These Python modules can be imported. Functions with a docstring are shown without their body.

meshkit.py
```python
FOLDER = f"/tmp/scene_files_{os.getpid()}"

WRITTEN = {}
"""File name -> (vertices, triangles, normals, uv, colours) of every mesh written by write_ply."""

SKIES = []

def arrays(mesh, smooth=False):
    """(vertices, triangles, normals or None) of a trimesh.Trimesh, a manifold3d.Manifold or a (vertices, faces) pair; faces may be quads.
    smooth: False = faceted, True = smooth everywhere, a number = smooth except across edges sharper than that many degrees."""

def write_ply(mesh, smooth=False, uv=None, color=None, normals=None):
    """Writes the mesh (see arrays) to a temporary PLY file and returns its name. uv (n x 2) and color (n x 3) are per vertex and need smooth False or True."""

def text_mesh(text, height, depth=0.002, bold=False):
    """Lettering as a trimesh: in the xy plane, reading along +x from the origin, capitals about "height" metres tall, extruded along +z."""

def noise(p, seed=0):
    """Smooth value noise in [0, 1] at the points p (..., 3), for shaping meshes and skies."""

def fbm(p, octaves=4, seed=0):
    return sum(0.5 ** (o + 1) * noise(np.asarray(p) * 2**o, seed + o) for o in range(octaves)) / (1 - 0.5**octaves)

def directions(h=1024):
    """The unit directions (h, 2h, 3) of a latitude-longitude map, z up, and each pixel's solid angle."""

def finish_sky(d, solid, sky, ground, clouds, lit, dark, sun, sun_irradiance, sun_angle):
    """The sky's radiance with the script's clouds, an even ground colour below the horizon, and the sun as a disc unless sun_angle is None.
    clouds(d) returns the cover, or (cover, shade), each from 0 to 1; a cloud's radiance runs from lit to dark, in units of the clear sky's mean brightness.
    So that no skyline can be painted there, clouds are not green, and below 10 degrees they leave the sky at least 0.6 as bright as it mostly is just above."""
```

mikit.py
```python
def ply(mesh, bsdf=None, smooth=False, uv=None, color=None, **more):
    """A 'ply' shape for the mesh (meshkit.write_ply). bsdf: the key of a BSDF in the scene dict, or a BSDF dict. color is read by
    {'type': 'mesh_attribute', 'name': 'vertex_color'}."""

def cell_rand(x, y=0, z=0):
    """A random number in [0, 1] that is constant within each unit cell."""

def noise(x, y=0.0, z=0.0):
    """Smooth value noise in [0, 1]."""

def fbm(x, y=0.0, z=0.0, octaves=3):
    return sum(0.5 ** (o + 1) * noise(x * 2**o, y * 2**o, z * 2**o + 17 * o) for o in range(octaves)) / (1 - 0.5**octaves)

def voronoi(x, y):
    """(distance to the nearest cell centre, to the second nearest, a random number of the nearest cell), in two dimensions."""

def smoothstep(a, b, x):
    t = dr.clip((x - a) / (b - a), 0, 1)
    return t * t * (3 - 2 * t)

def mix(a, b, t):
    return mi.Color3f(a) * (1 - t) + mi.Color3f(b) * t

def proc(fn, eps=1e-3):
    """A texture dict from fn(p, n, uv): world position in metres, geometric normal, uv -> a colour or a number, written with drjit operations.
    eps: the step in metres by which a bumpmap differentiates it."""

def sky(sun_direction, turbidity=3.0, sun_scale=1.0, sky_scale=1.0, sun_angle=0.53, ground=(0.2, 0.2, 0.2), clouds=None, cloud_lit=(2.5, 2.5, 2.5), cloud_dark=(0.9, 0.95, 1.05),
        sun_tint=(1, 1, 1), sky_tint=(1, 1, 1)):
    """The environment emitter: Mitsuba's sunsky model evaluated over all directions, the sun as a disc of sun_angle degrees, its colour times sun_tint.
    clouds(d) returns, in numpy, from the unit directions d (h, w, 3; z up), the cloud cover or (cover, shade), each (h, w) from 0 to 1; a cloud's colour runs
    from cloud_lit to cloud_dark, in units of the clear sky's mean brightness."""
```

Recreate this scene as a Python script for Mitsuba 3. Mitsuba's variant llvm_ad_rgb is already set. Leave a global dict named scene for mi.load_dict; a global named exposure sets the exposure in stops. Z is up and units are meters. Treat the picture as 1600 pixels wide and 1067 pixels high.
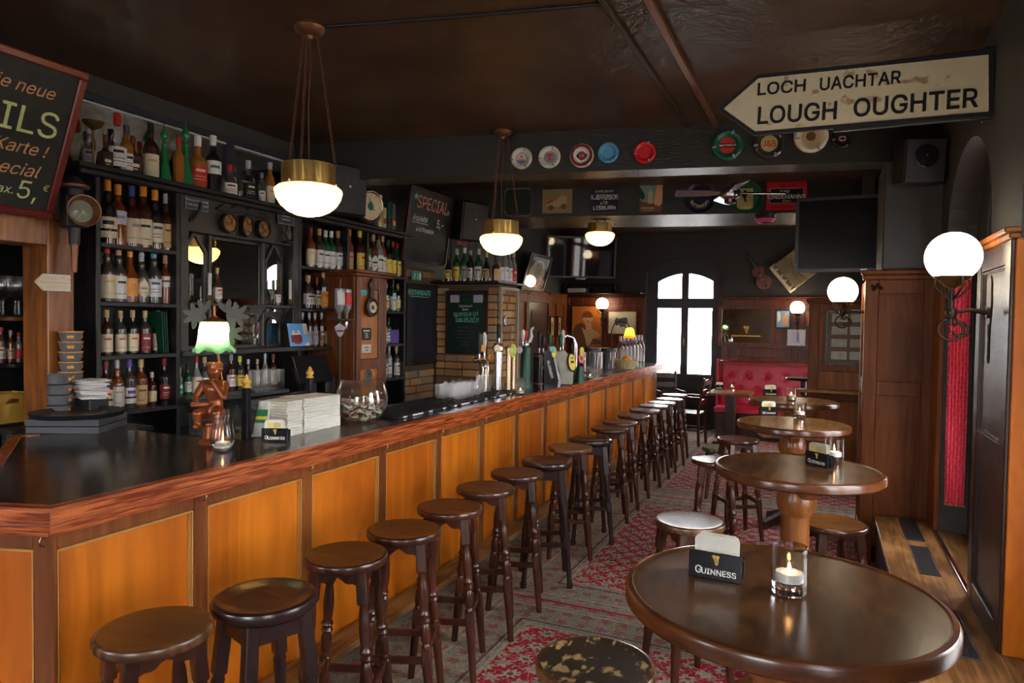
import math, random
import numpy as np, trimesh, mitsuba as mi, drjit as dr
import mikit, meshkit
from mikit import proc, fbm, noise, smoothstep, mix
from scipy.spatial import ConvexHull
from shapely.geometry import Polygon, Point, box as sbox
from shapely.ops import unary_union
import manifold3d as m3
random.seed(7); np.random.seed(7)
T = mi.ScalarTransform4f
PI = math.pi
scene, labels = {}, {}

# ---------------------------------------------------------------- camera, sky, exposure
def camera_matrix(pitch, roll, yaw, pos):
    c, s = math.cos(roll), math.sin(roll); R1 = np.array([[c, -s, 0], [s, c, 0], [0, 0, 1]])
    c, s = math.cos(pitch), math.sin(pitch); R2 = np.array([[1, 0, 0], [0, c, s], [0, -s, c]])
    L = np.array([[1, 0, 0], [0, 0, 1], [0, 1, 0]])
    c, s = math.cos(yaw), math.sin(yaw); R3 = np.array([[c, -s, 0], [s, c, 0], [0, 0, 1]])
    R = R3 @ L @ R2 @ R1                       # columns: right, up, forward
    m = np.eye(4); m[:3, 0] = -R[:, 0]; m[:3, 1] = R[:, 1]; m[:3, 2] = R[:, 2]; m[:3, 3] = pos
    return m
scene['camera'] = {'type': 'perspective', 'fov': math.degrees(2 * math.atan(800 / 1080)), 'fov_axis': 'x', 'near_clip': 0.05, 'far_clip': 200.0,
                   'to_world': T(camera_matrix(math.radians(-1.69), math.radians(0.81), math.radians(24.22), [0, 0, 1.70]))}
def cloud_fn(d):
    n = meshkit.fbm(d * 3.0, 4, 5)
    return 0.93 + 0.07 * n, 0.25 * n
scene['sky'] = mikit.sky((0.75, 0.35, 0.6), turbidity=4.0, sun_scale=0.0, sky_scale=42.0, ground=(0.30, 0.29, 0.27), clouds=cloud_fn, cloud_lit=(1.5, 1.5, 1.53), cloud_dark=(1.2, 1.22, 1.28))
SKY_GAIN = 1.0
exposure = 1.05
LAMP = 5.5            # radiance of the opal lamps

# ---------------------------------------------------------------- naming
def key_for(base):
    if base not in scene and base not in labels: return base
    i = 1
    while f'{base}_{i:03d}' in scene or f'{base}_{i:03d}' in labels: i += 1
    return f'{base}_{i:03d}'
_next = {}
def fresh(base):
    i = _next.get(base, 0); _next[base] = i + 1
    return base if i == 0 else f'{base}_{i:03d}'
_ply = {}
def P(mesh, mat, smooth=False):
    k = (id(mesh), mat, smooth)
    if k not in _ply: _ply[k] = (mesh, mikit.ply(mesh, mat, smooth))
    return _ply[k][1]
def thing(name, label, cat, group=None, kind=None):
    k = fresh(name); labels[k] = {'label': label, 'category': cat}
    if group: labels[k]['group'] = group
    if kind: labels[k]['kind'] = kind
    return k
def part(parent, name, mesh, mat, smooth=False, label=None, M=None, **kw):
    k = fresh(f'{parent}__{name}')
    d = dict(mesh) if isinstance(mesh, dict) else dict(P(mesh, mat, smooth))
    if M is not None: d['to_world'] = T(M)
    d.update(kw); scene[k] = d
    if label: labels[k] = {'label': label}
    return k
def solo(name, mesh, mat, label, cat, group=None, smooth=False, M=None, kind=None, **kw):
    k = thing(name, label, cat, group, kind)
    d = dict(P(mesh, mat, smooth))
    if M is not None: d['to_world'] = T(M)
    d.update(kw); scene[k] = d
    return k
def struct(name, mesh, mat, smooth=False, parent=None, **kw):
    k = fresh(name if parent is None else f'{parent}__{name}')
    scene[k] = {**P(mesh, mat, smooth), **kw}
    if parent is None: labels[k] = {'kind': 'structure'}
    return k
def place(proto, name, M, label, cat, group=None):
    k = thing(name, label, cat, group)
    for p in proto:
        part(k, p[0], p[1], None, label=p[2] if len(p) > 2 else None, M=M)
    return k
ORD = ['first', 'second', 'third', 'fourth', 'fifth', 'sixth', 'seventh', 'eighth', 'ninth', 'tenth', 'eleventh', 'twelfth', 'thirteenth', 'fourteenth', 'fifteenth', 'sixteenth', 'seventeenth', 'eighteenth', 'nineteenth', 'twentieth']

# ---------------------------------------------------------------- geometry helpers
def TR(x=0, y=0, z=0, rz=0, s=1.0, rx=0, ry=0):
    cz, sz, cx, sx, cy, sy = math.cos(rz), math.sin(rz), math.cos(rx), math.sin(rx), math.cos(ry), math.sin(ry)
    Rz = np.array([[cz, -sz, 0], [sz, cz, 0], [0, 0, 1]]); Rx = np.array([[1, 0, 0], [0, cx, -sx], [0, sx, cx]]); Ry = np.array([[cy, 0, sy], [0, 1, 0], [-sy, 0, cy]])
    m = np.eye(4); m[:3, :3] = Rz @ Ry @ Rx * s if not np.ndim(s) else Rz @ Ry @ Rx @ np.diag(s)
    m[:3, 3] = (x, y, z); return m
def FR(o, right, up):
    r = np.array(right, float); r /= np.linalg.norm(r); u = np.array(up, float); u -= r * (u @ r); u /= np.linalg.norm(u)
    m = np.eye(4); m[:3, 0] = r; m[:3, 1] = u; m[:3, 2] = np.cross(r, u); m[:3, 3] = o; return m
def tm(v, f): return trimesh.Trimesh(np.asarray(v, float), np.asarray(f, int), process=False)
def mv(mesh, M):
    c = mesh.copy(); c.apply_transform(M); return c
def cat(*ms):
    ms = [m for x in ms for m in (x if isinstance(x, (list, tuple)) else [x])]
    return trimesh.util.concatenate(ms)
def _bev():
    s = np.array([[x, y, z] for x in (-1, 1) for y in (-1, 1) for z in (-1, 1)], float)
    out = np.array([[[a if k == ax else 0 for k in range(3)] for ax in range(3)] for a in (1,)])
    pts, sg, axs = [], [], []
    for c in s:
        for ax in range(3):
            pts.append(c * (1 - 0.2 * (np.arange(3) != ax))); sg.append(c); axs.append(ax)
    pts = np.array(pts); h = ConvexHull(pts); f = []
    for t, eq in zip(h.simplices, h.equations):
        a, b, c = pts[t]
        f.append(t if np.cross(b - a, c - a) @ eq[:3] > 0 else t[::-1])
    return np.array(sg), np.array(axs), np.array(f)
_BS, _BA, _BF = _bev()
def bx(x0, x1, y0, y1, z0, z1, b=0.004):
    c = np.array([(x0 + x1) / 2, (y0 + y1) / 2, (z0 + z1) / 2]); h = np.array([abs(x1 - x0) / 2, abs(y1 - y0) / 2, abs(z1 - z0) / 2])
    b = min(b, h.min() * 0.45)
    if b <= 0: return trimesh.creation.box(extents=h * 2, transform=TR(*c))
    v = _BS * h
    for ax in range(3): v[:, ax] -= _BS[:, ax] * b * (_BA != ax)
    return tm(v + c, _BF)
def bxc(x, y, z, sx, sy, sz, b=0.004): return bx(x - sx / 2, x + sx / 2, y - sy / 2, y + sy / 2, z - sz / 2, z + sz / 2, b)
def lathe(prof, n=24, a0=0.0, a1=2 * PI):
    p = np.array(prof, float); full = abs(a1 - a0 - 2 * PI) < 1e-6
    k = n if full else n + 1
    a = a0 + (a1 - a0) * np.arange(k) / n
    v = np.stack([p[:, 0][:, None] * np.cos(a), p[:, 0][:, None] * np.sin(a), np.repeat(p[:, 1][:, None], k, 1)], -1).reshape(-1, 3)
    f = []
    for i in range(len(p) - 1):
        for j in range(n):
            j2 = (j + 1) % k
            a_, b_, c_, d_ = i * k + j, i * k + j2, (i + 1) * k + j2, (i + 1) * k + j
            if p[i, 0] > 1e-9: f.append([a_, b_, c_])
            if p[i + 1, 0] > 1e-9: f.append([a_, c_, d_])
    return tm(v, f)
def cyl(r, z0, z1, n=20, b=0.0):
    if b: return lathe([(0, z0), (r - b, z0), (r, z0 + b), (r, z1 - b), (r - b, z1), (0, z1)], n)
    return lathe([(0, z0), (r, z0), (r, z1), (0, z1)], n)
def tube(pts, r, n=8, closed=False, caps=True):
    p = np.array(pts, float)
    t = np.gradient(p, axis=0) if not closed else np.roll(p, -1, 0) - np.roll(p, 1, 0)
    t /= np.linalg.norm(t, axis=1, keepdims=True) + 1e-12
    ref = np.array([0, 0, 1.0]) if abs(t[0, 2]) < 0.9 else np.array([1.0, 0, 0])
    us = []; u = np.cross(t[0], ref); u /= np.linalg.norm(u)
    for k in range(len(p)):
        u = u - t[k] * (u @ t[k]); u /= np.linalg.norm(u) + 1e-12; us.append(u)
    us = np.array(us); ws = np.cross(t, us)
    rr = np.broadcast_to(r, (len(p),))[:, None, None]
    a = np.arange(n) * 2 * PI / n
    v = (p[:, None] + rr * (np.cos(a)[None, :, None] * us[:, None] + np.sin(a)[None, :, None] * ws[:, None])).reshape(-1, 3)
    f = []; m = len(p); last = m if closed else m - 1
    for i in range(last):
        for j in range(n):
            i2, j2 = (i + 1) % m, (j + 1) % n
            f += [[i * n + j, i * n + j2, i2 * n + j2], [i * n + j, i2 * n + j2, i2 * n + j]]
    if caps and not closed:
        v = np.vstack([v, p[0], p[-1]]); c0, c1 = len(v) - 2, len(v) - 1
        for j in range(n):
            f += [[c0, (j + 1) % n, j], [c1, (m - 1) * n + j, (m - 1) * n + (j + 1) % n]]
    return tm(v, f)
def bar2(p0, p1, w, d, b=0.002):
    """a square-section bar between two points"""
    p0, p1 = np.array(p0, float), np.array(p1, float); L = np.linalg.norm(p1 - p0); z = (p1 - p0) / L
    x = np.cross([0, 0, 1], z) if abs(z[2]) < 0.95 else np.cross(z, [0, 1, 0]); x /= np.linalg.norm(x); y = np.cross(z, x)
    m = np.eye(4); m[:3, 0] = x; m[:3, 1] = y; m[:3, 2] = z; m[:3, 3] = p0
    return mv(bx(-w / 2, w / 2, -d / 2, d / 2, 0, L, b), m)
def turned(p0, p1, prof, n=10):
    """a turned leg: prof = (t along, radius) from p0 to p1"""
    p0, p1 = np.array(p0, float), np.array(p1, float); L = np.linalg.norm(p1 - p0); z = (p1 - p0) / L
    x = np.cross([0, 1, 0], z); x /= np.linalg.norm(x); y = np.cross(z, x)
    m = np.eye(4); m[:3, 0] = x; m[:3, 1] = y; m[:3, 2] = z; m[:3, 3] = p0
    pr = [(0, 0)] + [(r, t * L) for t, r in prof] + [(0, L)]
    return mv(lathe(pr, n), m)
def ext(poly, d, z0=0.0):
    gs = getattr(poly, 'geoms', [poly])
    ms = [trimesh.creation.extrude_polygon(g, d, engine='earcut') for g in gs if g.area > 1e-10]
    m = cat(ms)
    if z0: m.apply_translation([0, 0, z0])
    return m
def rrect(w, h, r=0.01, cx=0, cy=0):
    return sbox(cx - w / 2 + r, cy - h / 2 + r, cx + w / 2 - r, cy + h / 2 - r).buffer(r, 4)
_txt = {}
def txt(s, h, bold=False, depth=0.0012, shear=0.0, sx=1.0):
    """lettering centred on the origin, reading along +x, up +y"""
    k = (s, h, bold, depth, shear, sx)
    if k not in _txt:
        m = meshkit.text_mesh(s, h, depth, bold)
        b = m.bounds; m.apply_translation([-(b[0, 0] + b[1, 0]) / 2, -h / 2, 0])
        A = np.eye(4); A[0, 0] = sx; A[0, 1] = shear; m.apply_transform(A); _txt[k] = m
    return _txt[k]
def arc_text(s, h, R, mid, spread, bold=False, inside=False, depth=0.0012):
    ms = []; n = len(s)
    for i, ch in enumerate(s):
        if ch == ' ': continue
        a = mid + (spread * (0.5 - i / (n - 1)) if not inside else -spread * (0.5 - i / (n - 1)))
        rot = a - PI / 2 if not inside else a + PI / 2
        ms.append(mv(txt(ch, h, bold, depth), TR(R * math.cos(a), R * math.sin(a), 0, rot)))
    return cat(ms)
def blob(spheres, bones, res=0.006, smooth=8):
    """hulls of sphere pairs united and smoothed into one continuous body"""
    parts = []
    for a, b in bones:
        ms = []
        for k in (a, b):
            c, r = spheres[k]; ms.append(m3.Manifold.sphere(r, 16).translate(tuple(map(float, c))))
        parts.append(m3.Manifold.batch_hull(ms))
    u = m3.Manifold.batch_boolean(parts, m3.OpType.Add).refine_to_length(res)
    mm = u.to_mesh(); t = trimesh.Trimesh(mm.vert_properties[:, :3], mm.tri_verts)
    return trimesh.smoothing.filter_taubin(t, iterations=smooth)

# ---------------------------------------------------------------- materials
def prin(c, rough=0.5, spec=0.5, metal=0.0, coat=0.0, coatg=0.9, **kw):
    d = {'type': 'principled', 'base_color': c if isinstance(c, dict) else {'type': 'rgb', 'value': list(c)}, 'roughness': rough, 'specular': spec, 'metallic': metal}
    if coat: d.update(clearcoat=coat, clearcoat_gloss=coatg)
    d.update(kw); return d
def mat(name, d, two=True):
    scene[name] = {'type': 'twosided', 'bsdf': d} if two else d
def bump(d, fn, scale, eps=0.002): return {'type': 'bumpmap', 'arbitrary': proc(fn, eps), 'scale': scale, 'bsdf': d}
def wood(c1, c2, s=(40, 40, 2.5), warp=0.6, blotch=0.5):
    def f(p, n, uv):
        w = fbm(p.x * 3.1, p.y * 3.1, p.z * 1.3, 2)
        g = fbm(p.x * s[0] + w * warp * 9, p.y * s[1] + w * warp * 9, p.z * s[2], 3)
        t = smoothstep(0.25, 0.78, g * (1 - blotch) + blotch * w)
        return mix(c1, c2, t)
    return f
mat('m_panel', prin(proc(wood((0.36, 0.076, 0.003), (0.62, 0.172, 0.009), (26, 26, 1.3), 0.8, 0.65)), 0.42, 0.25))
mat('m_bead_lit', prin((0.42, 0.20, 0.05), 0.35, 0.4))  # paler than the stiles: light caught on the beads is put into the colour
mat('m_stile', prin(proc(wood((0.12, 0.030, 0.006), (0.24, 0.068, 0.012), (45, 45, 2.2))), 0.38, 0.3))
def streak(p, n, uv):
    end = p.y + 0.3276 * (p.x + 2.07) < 1.292
    al = dr.select(end, p.x * 0.95 + p.y * 0.31, p.y); ac = dr.select(end, p.y * 0.95 - p.x * 0.31, p.x)
    g = fbm(al * 9.0 + fbm(ac * 25, p.z * 40, al * 3) * 1.5, p.z * 150, ac * 130, 3)
    t = smoothstep(0.30, 0.74, g)
    return mix((0.16, 0.022, 0.005), (0.50, 0.125, 0.032), t)
mat('m_trim', prin(proc(streak), 0.25, 0.5, coat=0.4))
mat('m_bartop', prin(proc(wood((0.010, 0.007, 0.006), (0.024, 0.016, 0.012), (30, 3, 30), 0.4)), 0.17, 0.55, coat=0.5))
mat('m_stool', prin(proc(wood((0.022, 0.006, 0.003), (0.080, 0.022, 0.009), (30, 30, 6))), 0.24, 0.5, coat=0.4))
mat('m_stool_dark', prin((0.020, 0.009, 0.008), 0.26, 0.5, coat=0.4))
mat('m_stool_worn', prin(proc(wood((0.035, 0.011, 0.005), (0.22, 0.10, 0.034), (22, 22, 12), 1.0, 0.2)), 0.3, 0.5, coat=0.4))
mat('m_seat', prin(proc(wood((0.095, 0.030, 0.005), (0.21, 0.075, 0.013), (9, 46, 9), 0.5, 0.7)), 0.27, 0.4, coat=0.3))
mat('m_seat_dark', prin(proc(wood((0.040, 0.012, 0.004), (0.115, 0.034, 0.008), (9, 46, 9), 0.5, 0.7)), 0.25, 0.4, coat=0.3))
mat('m_table', prin(proc(wood((0.040, 0.014, 0.004), (0.115, 0.043, 0.011), (30, 6, 30), 0.9, 0.6)), 0.22, 0.45, coat=0.2))
mat('m_table_tan', prin(proc(wood((0.12, 0.048, 0.010), (0.27, 0.12, 0.030), (38, 7, 38), 0.7)), 0.24, 0.45, coat=0.2))
mat('m_table_edge', prin(proc(wood((0.045, 0.012, 0.004), (0.14, 0.042, 0.011), (9, 9, 40), 0.6)), 0.22, 0.5, coat=0.4))
mat('m_oak', prin(proc(wood((0.13, 0.036, 0.007), (0.27, 0.085, 0.018), (50, 50, 2.4), 0.5, 0.4)), 0.45, 0.25))
mat('m_oakdark', prin(proc(wood((0.085, 0.022, 0.005), (0.18, 0.050, 0.011), (50, 50, 2.4), 0.5, 0.5)), 0.45, 0.22))
mat('m_walnut', prin(proc(wood((0.016, 0.0055, 0.003), (0.042, 0.013, 0.006), (50, 50, 2.4), 0.5, 0.5)), 0.30, 0.5, coat=0.2))
mat('m_redwood', prin(proc(wood((0.070, 0.013, 0.005), (0.18, 0.036, 0.012), (50, 50, 2.4), 0.5, 0.4)), 0.36, 0.4))
def ledge_fn(p, n, uv):
    w = fbm(p.x * 9, p.y * 4, 1.0, 3); g = fbm(p.x * 70, p.y * 5, 0, 2)
    return mix((0.11, 0.045, 0.013), (0.29, 0.14, 0.046), smoothstep(0.3, 0.72, 0.7 * w + 0.3 * g))
mat('m_ledge', prin(proc(ledge_fn), 0.42, 0.4, coat=0.1))
mat('m_black', prin((0.012, 0.012, 0.013), 0.40, 0.5))
mat('m_black_gloss', prin((0.010, 0.010, 0.012), 0.16, 0.5))
mat('m_blackgrey', prin((0.050, 0.052, 0.058), 0.45, 0.4))
def plaster(p, n, uv): return fbm(p.x * 75, p.y * 75, p.z * 75, 3)
mat('m_wall', bump(prin((0.052, 0.048, 0.044), 0.55, 0.4), plaster, 0.0035))
mat('m_beam', bump(prin((0.026, 0.023, 0.018), 0.36, 0.5), plaster, 0.0035))
def ceil_c(p, n, uv): return mix((0.030, 0.015, 0.008), (0.075, 0.038, 0.020), fbm(p.x * 2.1, p.y * 2.1, 0, 3))
def ceil_b(p, n, uv): return fbm(p.x * 60, p.y * 60, p.z * 30, 3) + 1.5 * fbm(p.x * 9, p.y * 9, 2.0, 2)
mat('m_ceiling', bump(prin(proc(ceil_c), 0.40, 0.55), ceil_b, 0.006))
mat('m_brass', {'type': 'roughconductor', 'material': 'Cu', 'alpha': 0.16, 'specular_reflectance': {'type': 'rgb', 'value': [0.72, 0.82, 0.62]}})
mat('m_brass_dark', prin((0.30, 0.19, 0.07), 0.33, 0.5, metal=0.9))
mat('m_copper', prin((0.24, 0.10, 0.055), 0.4, 0.5, metal=0.7))
mat('m_iron', prin((0.05, 0.032, 0.02), 0.4, 0.5, metal=0.5))
mat('m_chrome', {'type': 'roughconductor', 'material': 'Cr', 'alpha': 0.08})
mat('m_mirror', {'type': 'conductor', 'material': 'Ag', 'specular_reflectance': {'type': 'rgb', 'value': [0.62, 0.64, 0.64]}})
mat('m_glass', {'type': 'thindielectric', 'int_ior': 1.5}, two=False)
mat('m_pane', {'type': 'thindielectric', 'int_ior': 1.3}, two=False)
mat('m_solidglass', {'type': 'dielectric', 'int_ior': 1.5}, two=False)
for nme, c, r in [('white', (0.82, 0.81, 0.77), .5), ('cream', (0.78, 0.68, 0.47), .5), ('tan', (0.55, 0.36, 0.16), .5), ('yellow', (0.80, 0.62, 0.08), .45), ('orange', (0.80, 0.30, 0.03), .45),
                  ('red', (0.55, 0.03, 0.02), .45), ('maroon', (0.22, 0.02, 0.025), .45), ('blue', (0.03, 0.07, 0.25), .4), ('lightblue', (0.10, 0.36, 0.58), .4), ('skyblue', (0.15, 0.42, 0.80), .4), ('green', (0.02, 0.20, 0.07), .4),
                  ('darkgreen', (0.006, 0.06, 0.03), .3), ('lime', (0.48, 0.58, 0.03), .4), ('teal', (0.10, 0.42, 0.36), .6), ('purple', (0.10, 0.05, 0.28), .4), ('lavender', (0.62, 0.58, 0.75), .5), ('grey', (0.30, 0.30, 0.31), .5), ('darkgrey', (0.09, 0.09, 0.10), .5),
                  ('gold', (0.62, 0.40, 0.08), .35), ('pink', (0.75, 0.10, 0.25), .5), ('skin', (0.72, 0.36, 0.17), .6), ('brown', (0.16, 0.06, 0.025), .5), ('ink', (0.012, 0.012, 0.012), .4), ('chalk_white', (0.75, 0.75, 0.72), .9),
                  ('chalk_orange', (0.72, 0.34, 0.16), .9), ('chalk_yellow', (0.66, 0.72, 0.32), .9), ('chalk_green', (0.20, 0.62, 0.44), .9), ('chalk_red', (0.62, 0.22, 0.16), .9), ('paper', (0.74, 0.72, 0.62), .7), ('cork', (0.52, 0.33, 0.16), .7), ('silver', (0.55, 0.55, 0.57), .3)]:
    mat('c_' + nme, prin(c, r, 0.4))
def board_c(p, n, uv): return mix((0.014, 0.015, 0.014), (0.032, 0.034, 0.032), fbm(p.x * 5, p.y * 5, p.z * 5, 3))
mat('m_chalkboard', prin(proc(board_c), 0.6, 0.35))
for nme, c in [('amber', (0.16, 0.030, 0.004)), ('darkamber', (0.045, 0.009, 0.003)), ('gold', (0.36, 0.125, 0.010)), ('green', (0.008, 0.07, 0.02)), ('emerald', (0.01, 0.20, 0.06)), ('black', (0.008, 0.008, 0.008)), ('smoke', (0.035, 0.030, 0.026)), ('clear', (0.20, 0.205, 0.20)), ('brown', (0.07, 0.022, 0.008))]:
    mat('g_' + nme, prin(c, 0.09, 0.6, coat=0.6))
def enamel(p, n, uv):
    r = fbm(p.x * 14, p.y * 14, p.z * 14, 4); e = smoothstep(0.68, 0.80, r)
    return mix((0.72, 0.63, 0.42), (0.34, 0.17, 0.06), e * 0.8)
mat('m_enamel', prin(proc(enamel), 0.42, 0.4))
mat('m_leather', prin((0.42, 0.012, 0.035), 0.38, 0.5, coat=0.2))
def curtain_c(p, n, uv):
    a = (p.x * 1.6 + p.z) / 0.060; b = (p.x * 1.6 - p.z) / 0.060
    fa = dr.abs(a - dr.floor(a) - 0.5); fb = dr.abs(b - dr.floor(b) - 0.5)
    line = dr.select(dr.maximum(fa, fb) > 0.455, mi.Float(1), mi.Float(0)) * smoothstep(0.2, 0.6, noise(p.x * 260, p.z * 260, 1))
    return mix((0.72, 0.060, 0.13), (0.88, 0.66, 0.36), line)
mat('m_curtain', prin(proc(curtain_c), 0.75, 0.2, sheen=0.3))
def carpet_c(p, n, uv):
    x, y = p.x, p.y
    wx = x + 0.02 * noise(x * 22, y * 22, 0); wy = y + 0.02 * noise(x * 22, y * 22, 5)
    def rosette(s, ox, oy, k):
        u = wx / s + ox; v = wy / s + oy
        fu = u - dr.floor(u) - 0.5; fv = v - dr.floor(v) - 0.5
        r = dr.sqrt(fu * fu + fv * fv); a = dr.atan2(fv, fu)
        return smoothstep(0.05, 0.0, r - 0.22 - 0.07 * dr.cos(a * k)), r
    f1, r1 = rosette(0.155, 0.0, 0.0, 8.0)
    f2, r2 = rosette(0.155, 0.5, 0.5, 6.0)
    vine = smoothstep(0.07, 0.02, dr.abs(fbm(x * 30, y * 30, 3.0, 2) - 0.5))
    fine = noise(x * 150, y * 150, 0)
    cream = mi.Color3f(0.29, 0.25, 0.19); red = mi.Color3f(0.25, 0.014, 0.028); dark = mi.Color3f(0.055, 0.035, 0.05); olive = mi.Color3f(0.20, 0.20, 0.13)
    col = mix(red, cream, dr.clip(f1 + f2 * 0.8 + vine * 0.75, 0, 1))
    col = mix(col, dark, smoothstep(0.12, 0.09, r1) * 0.8)
    col = mix(col, red, smoothstep(0.05, 0.03, r1)); col = mix(col, olive, smoothstep(0.10, 0.06, r2) * 0.7)
    # borders of the rugs: seams across the aisle every 2.87 m, a long edge by the bar
    q = (y - 3.90) / 2.87; d = dr.abs(q - dr.floor(q + 0.5)) * 2.87
    e = x + 1.47
    d2 = dr.minimum(d, dr.maximum(e + 0.36, 0.0))
    small, rs = rosette(0.11, 0.3, 0.2, 5.0)
    band = mix((0.21, 0.19, 0.14), (0.22, 0.04, 0.04), dr.clip(small + 0.5 * vine, 0, 1) * 0.75)
    col = dr.select(d2 < 0.36, band, col)
    stripe = dr.select(dr.abs(d2 - 0.348) < 0.011, mi.Float(1), mi.Float(0)) + dr.select(dr.abs(d2 - 0.31) < 0.007, mi.Float(1), mi.Float(0)) + dr.select(dr.abs(d2 - 0.10) < 0.010, mi.Float(1), mi.Float(0)) + dr.select(dr.abs(d2 - 0.06) < 0.006, mi.Float(1), mi.Float(0))
    col = mix(col, cream * 0.95, dr.clip(stripe, 0, 1) * 0.85)
    col = mix(col, dark, dr.select(dr.abs(d2 - 0.30) < 0.008, mi.Float(0.8), mi.Float(0)))
    seam = dr.select(d < 0.012, mi.Float(1), mi.Float(0))
    col = mix(col, mi.Color3f(0.30, 0.01, 0.04), seam)
    return col * (0.65 + 0.6 * fine)
mat('m_carpet', prin(proc(carpet_c), 0.95, 0.1, sheen=0.2))
for i, c in enumerate([(0.30, 0.16, 0.075), (0.42, 0.26, 0.12), (0.22, 0.11, 0.055), (0.36, 0.19, 0.07), (0.28, 0.20, 0.12)]):
    mat(f'm_brick{i}', prin(tuple(1.35 * q for q in c), 0.85, 0.2))
mat('m_mortar', prin((0.10, 0.075, 0.05), 0.9, 0.1))
mat('m_bronze', prin((0.30, 0.085, 0.03), 0.30, 0.5, metal=0.55))
mat('m_leaf', prin((0.085, 0.08, 0.066), 0.42, 0.5, metal=0.3))
mat('m_ochre', prin((0.62, 0.33, 0.05), 0.3, 0.5, coat=0.4))
mat('m_shade_green', {'type': 'principledthin', 'base_color': {'type': 'rgb', 'value': [0.45, 0.95, 0.55]}, 'roughness': 0.5, 'diff_trans': 1.3, 'spec_trans': 0.0}, two=False)
mat('m_shade_amber', {'type': 'principledthin', 'base_color': {'type': 'rgb', 'value': [0.95, 0.55, 0.12]}, 'roughness': 0.5, 'diff_trans': 1.3, 'spec_trans': 0.0}, two=False)
mat('m_opal', prin((0.8, 0.78, 0.72), 0.3, 0.5))
mat('m_opal_bowl', {'type': 'principledthin', 'base_color': {'type': 'rgb', 'value': [0.95, 0.80, 0.50]}, 'roughness': 0.5, 'diff_trans': 1.2, 'spec_trans': 0.0}, two=False)
def em(r, g, b): return {'emitter': {'type': 'area', 'radiance': {'type': 'rgb', 'value': [r, g, b]}}}

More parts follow.
